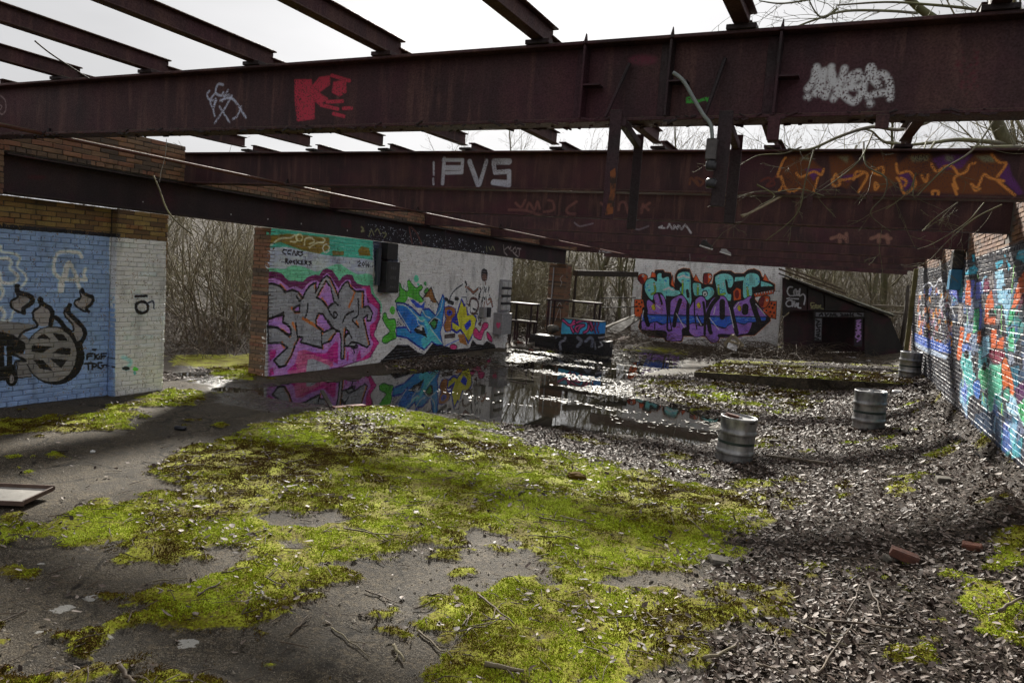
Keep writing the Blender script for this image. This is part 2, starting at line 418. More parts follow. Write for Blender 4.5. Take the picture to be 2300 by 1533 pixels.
# ---- central wall
CC = Canvas(7.55, 15.8, -.05, 2.2, 190, fnP); c = CC; c.z = (560, 450, 3.565); c.k = .62
c.poly([(80, 150), (2150, 420), (2150, 1250), (80, 1480)], (206, 218, 238))
c.poly([(150, 215), (990, 320), (990, 480), (870, 462), (650, 445), (430, 405), (300, 372), (150, 385)], (70, 165, 145))
for q in ([(150, 285), (320, 268), (500, 285), (640, 300), (640, 390), (560, 430), (430, 402), (250, 335), (150, 352)], [(870, 400), (900, 370), (960, 385), (972, 445), (880, 442)], [(665, 405), (760, 410), (755, 440), (670, 440)]): c.poly(q, (120, 100, 35), soft=3)
for q in ([(175, 360), (240, 310), (330, 300), (370, 280), (380, 330), (330, 330)], [(440, 360), (450, 310), (500, 300), (520, 330), (480, 350)], [(480, 380), (540, 340), (590, 340)], [(590, 305), (605, 320), (590, 335)]): c.stroke(q, (205, 205, 185), .045, soft=2, alpha=.8)
c.ring((615, 385), 26, 32, (205, 205, 185), .04, soft=2)
c.ring((400, 300), 26, 26, (190, 190, 150), .04, soft=2)
c.poly([(150, 385), (300, 372), (430, 405), (650, 445), (870, 462), (990, 480), (990, 620), (150, 560)], (168, 176, 198))
T = [([(300, 400), (275, 395), (268, 420), (290, 432)], .05), ([(335, 400), (312, 402), (308, 425), (330, 432)], .05), ([(345, 435), (358, 405), (372, 440)], .05), ([(380, 440), (382, 410), (402, 415), (385, 425), (405, 445)], .05), ([(430, 412), (412, 415), (430, 432), (412, 445)], .05),
     ([(290, 505), (292, 470), (310, 475), (293, 488), (312, 508)], .055), ([(330, 480), (318, 492), (330, 505), (340, 492), (330, 480)], .05), ([(368, 482), (350, 490), (366, 508)], .05), ([(380, 478), (380, 510)], .055), ([(402, 482), (382, 495), (405, 512)], .05), ([(432, 482), (414, 485), (414, 512), (434, 512)], .05), ([(414, 498), (430, 497)], .045), ([(446, 515), (446, 485), (464, 490), (448, 500), (468, 518)], .05), ([(498, 488), (480, 492), (498, 505), (480, 518)], .05),
     ([(870, 495), (885, 487), (890, 500), (870, 525), (895, 525)], .05), ([(915, 492), (903, 508), (912, 527), (924, 510), (915, 492)], .05), ([(935, 492), (935, 530)], .055), ([(958, 495), (943, 520), (955, 532), (960, 518), (945, 518)], .05)]
c.k = .38
for q, wd in T: c.stroke(q, BK, wd, smooth=False)
c.k = .62
for q in ((440, 452), (452, 454), (262, 492), (275, 492), (970, 530), (982, 532)): c.ell(q, 4, 4, BK)
c.poly([(990, 320), (1190, 345), (1190, 740), (1060, 700), (1000, 560)], (48, 56, 74), soft=5)
c.z = (590, 590, 5.897)
c.poly([(70, 85), (280, 85), (400, 38), (560, 60), (710, 118), (860, 60), (1010, 18), (1120, 80), (1250, 150), (1445, 165), (1475, 400), (1575, 545), (1540, 700), (1300, 600), (600, 500), (70, 300)], (108, 190, 150), smooth=True)
c.poly([(70, 118), (160, 118), (250, 140), (320, 220), (350, 240), (430, 238), (520, 258), (600, 190), (690, 160), (750, 165), (800, 95), (860, 75), (930, 110), (985, 190), (1020, 240), (1060, 180), (1120, 155), (1190, 165), (1215, 230), (1260, 280), (1340, 300), (1420, 300), (1440, 400), (1560, 560), (1560, 720), (1475, 960), (1545, 1050), (1430, 1250), (1200, 1330), (1000, 1400), (400, 1500), (70, 1520)], (102, 30, 84))
c.poly([(1310, 320), (1420, 310), (1450, 440), (1545, 550), (1545, 730), (1465, 960), (1535, 1060), (1400, 1270), (1290, 1300), (1290, 1100), (1450, 1000), (1390, 850), (1410, 500)], (188, 40, 122), soft=4)
c.poly([(70, 210), (150, 210), (230, 235), (300, 290), (350, 330), (430, 310), (480, 330), (520, 358), (590, 290), (640, 245), (720, 235), (760, 270), (800, 180), (850, 135), (900, 175), (960, 270), (1010, 340), (1050, 270), (1100, 230), (1160, 225), (1180, 310), (1230, 340), (1370, 340), (1385, 530), (1440, 540), (1530, 620), (1500, 760), (1420, 830), (1420, 980), (1470, 1060), (1420, 1180), (1290, 1290), (1000, 1380), (330, 1480), (70, 1520)], (172, 124, 208))
c.poly([(470, 1170), (560, 1150), (930, 1290), (940, 1370), (400, 1480), (320, 1460), (430, 1330)], (196, 96, 138), soft=3)
for q in ([(830, 1200), (970, 1040), (1000, 1060), (1000, 1340), (700, 1225), (500, 1175), (700, 1190)], [(90, 1150), (180, 1150), (170, 1240), (95, 1300)], [(1250, 1230), (1290, 1150), (1310, 1280), (1240, 1300)], [(320, 1440), (440, 1320), (450, 1420)], [(1120, 1180), (1140, 1180), (1135, 1300), (1110, 1300)], [(90, 1400), (140, 1390), (150, 1480), (95, 1490)]): c.poly(q, (176, 38, 128), soft=3)
c.poly([(600, 1280), (660, 1270), (890, 1360), (880, 1410), (570, 1480)], (160, 164, 172), soft=2)
SIL = [(70, 275), (150, 280), (230, 310), (310, 385), (400, 360), (470, 390), (530, 470), (560, 400), (610, 320), (680, 275), (710, 270), (700, 400), (790, 220), (850, 170), (900, 210), (960, 330), (1005, 470), (1010, 400), (1050, 320), (1090, 265), (1130, 250), (1160, 330), (1240, 380), (1340, 380), (1335, 590), (1400, 570), (1455, 660), (1430, 770), (1380, 770), (1390, 690), (1330, 740), (1420, 1080), (1380, 1120), (1250, 1060), (1220, 1110), (1090, 1100), (1085, 1000), (1075, 1270), (1040, 1270), (1040, 990), (1020, 910), (975, 910), (900, 1030), (790, 1080), (790, 1130), (500, 1050), (530, 990), (480, 980), (430, 1100), (380, 1230), (300, 1360), (220, 1380), (150, 1290), (330, 1120), (240, 1060), (70, 1065), (70, 850), (200, 860), (300, 930), (380, 960), (380, 880), (340, 825), (270, 790), (270, 690), (70, 740)]
c.poly(SIL, (140, 142, 148))
HOLES = [[(715, 460), (840, 240), (900, 320), (950, 520), (860, 590), (790, 500)], [(700, 760), (740, 670), (800, 680), (850, 760), (920, 870), (810, 920), (710, 830)], [(400, 610), (490, 560), (490, 650), (420, 650)], [(280, 680), (70, 750), (70, 850), (170, 850), (260, 900), (350, 970), (380, 940), (370, 870), (330, 825), (270, 790)], [(1100, 870), (1150, 920), (1090, 990)]]
for h in HOLES: c.poly(h, (172, 124, 208))
OR_ = (192, 112, 56)
for q in ([(235, 295), (310, 378)], [(480, 400), (528, 470)], [(697, 290), (708, 380)], [(725, 455), (838, 245)], [(890, 195), (1000, 440)], [(1135, 265), (1205, 370)], [(1220, 395), (1145, 585)], [(1325, 390), (1320, 580)], [(390, 600), (430, 655), (485, 655)], [(535, 735), (800, 895), (795, 930)], [(745, 675), (705, 760), (712, 830)], [(975, 915), (870, 1045)], [(795, 1090), (795, 1128)], [(1085, 880), (1085, 1255)], [(1340, 745), (1410, 1085)], [(400, 800), (440, 880)], [(240, 880), (360, 968)], [(480, 995), (425, 1095)], [(415, 1130), (380, 1230), (310, 1345)], [(255, 1060), (285, 1115)], [(790, 480), (860, 590)], [(1245, 780), (1268, 850)]):
    c.stroke(q, OR_, .075, smooth=False, soft=.8)
for q in [SIL]+HOLES: c.stroke(q, BK, .05, closed=True, smooth=False, soft=.8)
for q in ([(600, 540), (590, 650), (560, 730)], [(870, 600), (950, 530), (1000, 560)], [(870, 620), (940, 730), (985, 700), (975, 660), (942, 662), (945, 720)], [(870, 760), (930, 860), (1010, 910)], [(1060, 790), (1100, 700), (1205, 638)], [(1265, 480), (1265, 690), (1190, 755), (1270, 850)], [(450, 440), (490, 505), (530, 470)], [(95, 745), (280, 660)], [(230, 300), (300, 395)], [(440, 800), (460, 980)], [(780, 920), (780, 1080)], [(1090, 960), (1140, 930), (1180, 1000)], [(1140, 1090), (1180, 1050), (1250, 1060)], [(1205, 1110), (1210, 1200)], [(1240, 1080), (1250, 1120), (1180, 1130)]): c.stroke(q, BK, .05, soft=.8)
# green, blue, yellow piece and the painted figure
c.z = (840, 540, 5.679)
GN = (78, 168, 52)
for q in ([(325, 540), (360, 610), (420, 650), (440, 620), (425, 540), (450, 505), (490, 560), (540, 605), (600, 570), (620, 610), (570, 670), (620, 740), (640, 790), (290, 795), (320, 700)], [(120, 940), (150, 925), (185, 1000), (260, 1000), (285, 1080), (270, 1150), (285, 1240), (220, 1270), (160, 1310), (105, 1290), (120, 1230), (200, 1160), (150, 1080), (112, 1000)], [(640, 650), (680, 605), (695, 640), (660, 680)]):
    c.poly(q, GN, smooth=True); c.stroke(q, (22, 60, 30), .03, closed=True, soft=1)
for i in range(7): c.stroke([(340+i*40, 560+i*12), (330+i*42, 770)], (45, 120, 45), .04, soft=2, alpha=.6)
for (x, y, a, b, k) in ((235, 890, 34, 52, GN), (655, 550, 17, 26, (50, 140, 70)), (540, 488, 30, 46, (90, 200, 160)), (565, 560, 14, 18, (90, 200, 160))): c.ell((x, y), a, b, k)
c.poly([(60, 1560), (240, 1390), (290, 1330), (440, 1330), (560, 1400), (640, 1420), (740, 1310), (800, 1300), (880, 1340), (960, 1360), (1050, 1385), (1200, 1370), (1250, 1255), (1310, 1320), (1390, 1330), (1440, 1280), (1540, 1330), (1560, 1400), (100, 1600)], (18, 18, 22))
c.poly([(640, 730), (730, 595), (770, 720), (800, 800), (740, 790), (700, 720)], (126, 84, 34)); c.stroke([(620, 745), (730, 595), (770, 720), (840, 850)], BK, .05, smooth=False)
WH = (212, 216, 222)
c.poly([(300, 940), (420, 760), (440, 715), (600, 800), (640, 760), (700, 735), (790, 900), (790, 960), (700, 900), (590, 960)], WH)
c.poly([(290, 940), (430, 1110), (290, 1070)], WH); c.poly([(290, 1220), (420, 1270), (560, 1350), (640, 1390), (760, 1300), (740, 1330), (640, 1450), (560, 1425), (440, 1330), (300, 1290)], WH)
for i in range(60):
    x, y = rng.choice([(rng.uniform(420, 760), rng.uniform(760, 900)), (rng.uniform(300, 400), rng.uniform(980, 1090)), (rng.uniform(310, 640), rng.uniform(1250, 1420))]); c.ell((x, y), rng.uniform(5, 11), rng.uniform(5, 10), (60, 60, 80))
for q in ([(460, 760), (500, 750), (600, 830), (650, 780), (640, 870), (540, 850)], [(780, 960), (840, 900), (880, 960), (860, 1050), (820, 1000)]): c.poly(q, (30, 70, 190))
BL = [(290, 795), (380, 800), (480, 850), (590, 960), (620, 880), (700, 870), (790, 960), (840, 780), (880, 690), (908, 760), (890, 900), (870, 1080), (845, 1180), (880, 1335), (800, 1330), (740, 1290), (640, 1390), (540, 1330), (420, 1240), (290, 1215), (290, 1110), (400, 1105), (470, 1170), (330, 960), (290, 880)]
c.poly(BL, (42, 132, 226)); c.poly([(290, 830), (420, 870), (520, 980), (600, 1060), (560, 1180), (480, 1180), (340, 960), (290, 900)], (28, 104, 214), soft=4)
c.poly([(600, 1260), (690, 1180), (640, 1040), (550, 1010), (560, 960), (640, 980), (740, 1120), (880, 1335), (740, 1300), (630, 1390)], (80, 180, 242), soft=3)
c.poly([(690, 1040), (760, 980), (820, 1000), (800, 1110), (760, 1140)], BK); c.poly([(720, 1050), (770, 1010), (800, 1050), (770, 1120)], (60, 140, 60))
c.poly([(510, 1140), (560, 1090), (640, 1110), (680, 1240), (610, 1200), (540, 1180)], BK); c.poly([(540, 1120), (610, 1080), (620, 1150)], WH)
c.stroke(BL, (16, 30, 130), .05, closed=True, smooth=False, soft=1)
for q in ([(300, 815), (400, 830), (520, 940), (600, 1030), (640, 1010)], [(550, 965), (565, 1060), (640, 1100)], [(620, 890), (660, 960), (720, 990)], [(700, 1060), (770, 985), (850, 1020)], [(880, 740), (850, 880), (790, 970)], [(310, 905), (460, 1150)], [(720, 1120), (870, 1310)]): c.stroke(q, (190, 225, 250), .035, soft=1)
c.poly([(900, 850), (960, 825), (1045, 870), (1050, 960), (1110, 1020), (1090, 1100), (1010, 1080), (980, 1165), (910, 1170), (880, 1080), (915, 1000), (895, 930)], (22, 40, 150))
c.poly([(908, 865), (960, 842), (1030, 872), (1036, 950), (990, 1010), (1080, 1035), (1075, 1080), (1010, 1058), (975, 1150), (920, 1156), (893, 1080), (925, 1000), (908, 940)], (146, 96, 44), smooth=True); c.ell((962, 922), 36, 40, (40, 60, 170)); c.ell((965, 915), 14, 14, BK)
YL = [(1120, 765), (1145, 850), (1172, 830), (1190, 960), (1260, 945), (1305, 1000), (1275, 1150), (1205, 1290), (1150, 1180), (1100, 1120), (1060, 1160), (1000, 1120), (1000, 1040), (1090, 1100), (1060, 960)]
c.stroke(YL, (22, 40, 150), .16, closed=True, smooth=False); c.poly(YL, (236, 192, 44)); c.poly([(1150, 1080), (1230, 1000), (1240, 1080), (1180, 1150)], (30, 60, 190)); c.poly([(1070, 1200), (1150, 1190), (1190, 1340), (1090, 1300)], (150, 100, 44)); c.poly([(900, 1200), (1040, 1180), (1030, 1240), (900, 1250)], (60, 48, 48)); c.stroke([(900, 1330), (1080, 1245)], WH, .06); c.stroke([(905, 1345), (1085, 1262)], (50, 80, 200), .03)
c.stroke([(1130, 740), (1170, 735), (1175, 830), (1215, 830), (1215, 930), (1310, 940), (1325, 1020), (1220, 1350), (1180, 1360)], WH, .09, smooth=False); c.stroke([(1120, 725), (1180, 725), (1185, 815), (1230, 820), (1230, 920), (1325, 935), (1340, 1020)], BK, .035, smooth=False)
for q in ([(1300, 1110), (1350, 1165), (1390, 1060), (1450, 1050), (1455, 1110), (1410, 1150), (1365, 1265), (1280, 1230), (1265, 1160)], [(1440, 1165), (1500, 1230), (1505, 1295), (1450, 1250)], [(970, 1340), (1010, 1320), (1060, 1345), (1040, 1390), (980, 1385)]): c.poly(q, (214, 52, 116), smooth=True); c.stroke(q, BK, .03, closed=True)
for q in ([(915, 745), (935, 760)], [(950, 780), (1010, 800)], [(1040, 740), (1070, 745)]): c.stroke(q, BK, .12, soft=2)
c.stroke([(955, 790), (985, 700), (1040, 625), (1130, 562)], BK, .05)
BR = (124, 82, 62)
c.stroke([(1330, 612), (1270, 670), (1200, 602)], BK, .11, smooth=False); c.stroke([(1330, 612), (1270, 668), (1200, 602)], BR, .07, smooth=False)
c.stroke([(1165, 530), (1180, 560), (1180, 650)], BK, .09); c.stroke([(1168, 590), (1200, 605)], BR, .07); c.stroke([(1183, 580), (1183, 640)], WH, .04)
c.stroke([(1460, 750), (1490, 740), (1512, 840)], BK, .1, smooth=False); c.stroke([(1455, 755), (1490, 745), (1510, 835)], BR, .065, smooth=False); c.stroke([(1430, 760), (1450, 820), (1490, 770)], BR, .05)
c.poly([(1335, 590), (1400, 555), (1470, 562), (1490, 640), (1462, 740), (1400, 765), (1370, 900), (1335, 900), (1328, 700)], WH)
for i in range(34): x, y = rng.uniform(1340, 1475), rng.uniform(575, 740); c.stroke([(x, y), (x+rng.uniform(-8, 8), y+rng.uniform(14, 34))], BK, rng.uniform(.025, .05))
c.stroke([(1345, 690), (1340, 740)], BK, .12, soft=2); c.stroke([(1380, 770), (1360, 900), (1362, 1040)], BK, .11); c.stroke([(1372, 800), (1355, 900), (1355, 1030)], WH, .055); c.stroke([(1410, 790), (1390, 960)], BR, .07)
c.ell((1408, 460), 40, 62, BK, smooth=True); c.ell((1408, 470), 30, 50, (104, 76, 66), smooth=True); c.poly([(1365, 420), (1375, 375), (1405, 355), (1445, 380), (1452, 440), (1445, 480), (1430, 420), (1385, 415), (1375, 470)], (22, 18, 20)); c.stroke([(1418, 520), (1422, 555)], (104, 76, 66), .08)
c.stroke([(1395, 500), (1425, 500)], (60, 36, 36), .025)
c.stroke([(1215, 830), (1230, 760), (1270, 735), (1320, 770), (1330, 850), (1290, 930), (1250, 930)], (70, 46, 40), .1); c.stroke([(1250, 800), (1290, 780), (1300, 860)], WH, .05); c.stroke([(1265, 870), (1310, 890)], BK, .06); c.ell((1350, 1065), 20, 24, (80, 54, 46))
IM_C = CC.image('paint_central_wall')

# ---- back wall
YB = 22.4
fnB = lambda x, y: (lambda p: (p[0], p[2]))(atY(x, y, YB))
CB = Canvas(-6.75, -2.05, -.1, 2.65, 150, fnB); c = CB; c.z = (1400, 560, 6.0526); c.k = .6
c.poly([(100, 60), (2250, 120), (2250, 1500), (100, 1500)], (196, 208, 208))
TQ = (112, 196, 190); PU = (142, 104, 192); ORG = (196, 84, 40); DR = (104, 26, 32); WB = (44, 92, 216)
BS = [(270, 470), (300, 420), (430, 370), (440, 290), (540, 285), (560, 320), (640, 325), (660, 420), (700, 500), (715, 350), (750, 290), (820, 262), (900, 275), (940, 390), (1090, 480), (1215, 480), (1240, 350), (1330, 295), (1460, 300), (1510, 335), (1640, 335), (1700, 285), (1780, 272), (1850, 305), (1880, 380), (2050, 480), (2050, 560), (1780, 600), (1780, 680), (1990, 920), (1990, 970), (1780, 1160), (1640, 1160), (1560, 1180), (1300, 1190), (1290, 1250), (1200, 1265), (1120, 1175), (810, 1170), (790, 1245), (580, 1240), (560, 1195), (350, 1175), (260, 1130), (215, 1050), (240, 950), (275, 800), (255, 650)]
c.stroke(BS, (176, 88, 40), .10, closed=True, smooth=False, soft=2); c.poly(BS, (16, 16, 20)); c.stroke(BS, (16, 16, 20), .05, closed=True, smooth=False)
for q in ([(150, 680), (270, 680), (290, 780), (235, 920), (150, 910)], [(1990, 705), (2085, 705), (2075, 945), (1990, 925), (1890, 830)]):
    c.poly(q, ORG); c.stroke(q, BK, .025, closed=True, smooth=False)
for x, y in ((180, 715), (215, 740), (250, 720), (185, 775), (235, 780), (200, 830), (2015, 735), (2055, 750), (2030, 795), (1985, 780), (1945, 830), (2000, 850), (2050, 860), (2020, 905)): c.ell((x, y), 13, 14, BK)
for q, h in (([(195, 380), (235, 335), (295, 338), (330, 380), (270, 475), (212, 430)], [(195, 380), (250, 350), (290, 440), (270, 475), (212, 430)]), ([(1090, 350), (1110, 325), (1190, 332), (1203, 390), (1150, 472), (1088, 460)], [(1090, 350), (1110, 325), (1150, 330), (1150, 472), (1088, 460)]), ([(1840, 700), (1890, 635), (1985, 640), (1985, 720), (1930, 795), (1850, 770)], [(1840, 700), (1890, 635), (1930, 650), (1900, 780), (1850, 770)])):
    c.poly(q, ORG, smooth=True); c.poly(h, DR); c.stroke(q, BK, .035, closed=True)
for x, y in ((268, 362), (1178, 372), (1955, 690)): c.ell((x, y), 17, 17, WH); c.ell((x, y), 8, 8, BK)
for q in ([(950, 420), (985, 335), (1012, 385), (1050, 455), (1000, 440)], [(645, 480), (668, 345), (690, 480), (705, 530)], [(1895, 420), (1925, 330), (1990, 445)], [(1490, 570), (1540, 518), (1600, 540), (1605, 680), (1500, 700)], [(1770, 600), (2050, 545), (2045, 600), (1790, 650)], [(370, 380), (390, 305), (440, 330), (440, 380)]): c.poly(q, ORG); c.stroke(q, BK, .02, closed=True, smooth=False)
c.ell((1545, 610), 30, 60, DR)
for i in range(7): x = 1810+i*36; y = 605-i*6; c.poly([(x-13, y-10), (x+13, y-12), (x, y+26)], WH); c.stroke([(x-13, y-10), (x, y+28), (x+13, y-12)], BK, .015, smooth=False)
for q in ([(290, 470), (330, 405), (400, 392), (450, 430), (460, 335), (520, 322), (532, 385), (620, 372), (632, 490), (690, 520), (690, 545), (780, 560), (790, 600), (700, 640), (600, 640), (575, 690), (520, 600), (430, 600), (400, 690), (340, 650), (290, 560)], [(728, 360), (770, 312), (860, 302), (912, 340), (925, 560), (930, 700), (900, 765), (870, 700), (790, 600), (760, 540), (790, 480), (742, 420)], [(940, 470), (1000, 452), (1060, 472), (1070, 530), (1150, 502), (1222, 530), (1235, 610), (1140, 695), (1080, 630), (965, 625)],
          [(1242, 385), (1300, 335), (1400, 325), (1480, 360), (1502, 430), (1480, 510), (1425, 520), (1410, 440), (1390, 425), (1420, 590), (1470, 610), (1460, 700), (1400, 690), (1290, 635), (1262, 520)], [(1638, 390), (1700, 325), (1790, 322), (1852, 370), (1850, 470), (1790, 520), (1752, 520), (1750, 630), (1640, 665), (1620, 530)]):
    c.poly(q, TQ, smooth=True); c.stroke(q, BK, .04, closed=True)
for q in ([(1520, 380), (1640, 370), (1640, 420), (1560, 430), (1510, 440)], [(1870, 430), (2000, 470), (2035, 500), (1870, 505)]): c.poly(q, TQ)
for i in range(46):
    x, y = rng.choice([(320, 500), (360, 560), (490, 400), (590, 420), (600, 580), (700, 590), (780, 380), (860, 350), (880, 440), (820, 560), (960, 500), (1100, 560), (1180, 540), (1280, 400), (1360, 380), (1450, 440), (1330, 560), (1680, 400), (1790, 380), (1830, 430), (1680, 480), (330, 610)])
    c.ell((x+rng.uniform(-25, 25), y+rng.uniform(-25, 25)), 10, 9, (50, 130, 180))
for q in ([(420, 460), (435, 570), (385, 610)], [(808, 425), (802, 600)], [(1015, 485), (1012, 610)], [(1293, 490), (1302, 610), (1380, 600)], [(1685, 520), (1698, 640)]):
    c.stroke(q, BK, .1); c.stroke(q, (130, 172, 44), .075); c.ell((q[0][0], q[0][1]+15), 16, 12, WH); c.ell((q[0][0], q[0][1]+15), 6, 6, BK)
c.ring((1110, 600), 34, 40, BK, .045); c.ell((1110, 605), 30, 34, WH); c.ell((1110, 610), 12, 14, BK)
for x, y in ((350, 500), (565, 470), (1290, 380), (1360, 470)): c.stroke([(x-16, y), (x+16, y)], WH, .015); c.stroke([(x, y-34), (x, y+34)], WH, .015)
for x, y, r_ in ((620, 550, 70), (820, 385, 80)): c.stroke([(x-r_, y), (x-r_*.4, y-14), (x, y-28), (x+r_*.4, y-8), (x+r_, y)], (225, 238, 240), .08, soft=2)
PP = [[(315, 720), (350, 682), (430, 740), (410, 640), (450, 602), (520, 612), (570, 680), (592, 870), (600, 905), (350, 885), (330, 830)], [(638, 720), (700, 652), (790, 620), (852, 680), (872, 780), (872, 895), (636, 895)], [(898, 895), (910, 780), (980, 682), (1060, 632), (1122, 690), (1132, 800), (1200, 680), (1290, 632), (1380, 642), (1432, 750), (1455, 905)], [(1500, 905), (1490, 800), (1540, 720), (1640, 682), (1700, 642), (1742, 640), (1782, 740), (1945, 895), (1930, 915)],
      [(248, 980), (300, 962), (330, 1025), (380, 1000), (450, 985), (520, 1025), (600, 1000), (760, 990), (840, 1010), (862, 1055), (802, 1085), (802, 1200), (762, 1242), (590, 1232), (570, 1112), (270, 1095), (248, 1050)], [(888, 1030), (940, 1002), (1020, 1010), (1060, 1042), (1180, 1010), (1290, 1052), (1380, 1072), (1440, 1012), (1540, 990), (1640, 1022), (1700, 985), (1752, 1000), (1700, 1132), (1620, 1152), (1540, 1162), (1300, 1152), (1302, 1212), (1262, 1262), (1180, 1252), (1110, 1172), (1000, 1192), (930, 1162), (888, 1100)]]
for q in PP: c.poly(q, PU, smooth=True)
for i in range(110):
    q = PP[rng.randrange(6)]; x = rng.uniform(min(p[0] for p in q)+30, max(p[0] for p in q)-40); y = rng.uniform(min(p[1] for p in q)+70, max(p[1] for p in q)-20)
    c.stroke([(x, y), (x+18, y-14), (x+40, y-4)], rng.choice([(120, 30, 60), (90, 60, 150), (176, 120, 150)]), .025, alpha=.9)
c.poly([(245, 880), (1940, 920), (1935, 962), (1740, 990), (1640, 1012), (1540, 985), (1380, 1062), (1290, 1040), (1180, 1000), (1050, 1000), (940, 990), (870, 1030), (760, 985), (540, 1012), (450, 975), (340, 1000), (250, 970)], WB)
for i in range(80): x = rng.uniform(300, 1880); y = rng.uniform(905, 980); c.stroke([(x, y), (x+22, y-4), (x+44, y)], rng.choice([(150, 190, 245), (24, 50, 150), (90, 150, 240)]), .02)
c.stroke([(245, 880), (1940, 918)], BK, .03, smooth=False)
for q in PP: c.stroke(q, BK, .03, closed=True)
for q, wd in (([(285, 810), (305, 920), (335, 1025)], .22), ([(775, 690), (720, 860), (690, 1035)], .2), ([(880, 750), (875, 900), (880, 1080)], .16), ([(970, 690), (968, 880), (1000, 1080)], .06), ([(1000, 880), (1060, 1020), (1010, 1030)], .05), ([(1290, 650), (1200, 760), (1150, 900), (1175, 1080)], .2), ([(1345, 710), (1345, 920)], .26), ([(1460, 770), (1500, 950), (1540, 1130)], .2), ([(1750, 690), (1790, 830), (1840, 965)], .24), ([(590, 640), (605, 860), (600, 1080), (650, 1100)], .09), ([(640, 640), (630, 900), (660, 1100)], .06), ([(1090, 720), (1110, 900), (1105, 1150)], .12), ([(870, 560), (880, 640)], .14), ([(480, 600), (520, 720), (520, 740)], .1), ([(1660, 780), (1655, 850)], .3), ([(430, 1000), (425, 1085)], .05), ([(1170, 1090), (1190, 1130)], .18)): c.stroke(q, BK, wd)
for q in ([(275, 830), (250, 960)], [(720, 870), (830, 1060)], [(1230, 880), (1250, 780)], [(1170, 930), (1300, 1090)], [(1440, 790), (1500, 1060)], [(1800, 740), (1930, 890)], [(1000, 920), (1060, 1030)], [(450, 760), (500, 800)], [(1510, 800), (1570, 720)]): c.stroke(q, (222, 222, 240), .04, smooth=False)
for x, y in ((412, 790), (1028, 765), (1580, 805)): c.poly([(x-30, y-15), (x, y-45), (x+25, y-10), (x+18, y+34), (x-12, y+30)], (222, 176, 44), smooth=True); c.stroke([(x+6, y-30), (x+24, y+8), (x+2, y+34)], BK, .02)
IM_B = CB.image('paint_back_wall')

# ---- right wall
fnR = lambda x, y: (lambda p: (p[1], p[2]))(atRW(x, y))
CR = Canvas(6.2, 18.2, .2, 2.55, 200, fnR); c = CR; c.z = (2000, 500, 5.11); c.k = .6
c.poly([(240, 520), (520, 520), (700, 420), (900, 430), (1533, 200), (1545, 3100), (600, 2200), (240, 1650)], (34, 38, 50), soft=3)
for i in range(90):
    x, y = rng.uniform(680, 1560), rng.uniform(560, 2500)
    c.poly([(x, y), (x+rng.uniform(50, 130), y-20), (x+rng.uniform(50, 120), y+rng.uniform(160, 420)), (x-10, y+rng.uniform(160, 380))], rng.choice([(28, 60, 92), (60, 100, 160), (120, 140, 170), (24, 110, 140), (44, 140, 140), (150, 190, 220), (84, 110, 190), (36, 40, 56), (90, 180, 190), (24, 50, 84), (110, 120, 150)]), alpha=.85, soft=2)
CY = (36, 160, 190)
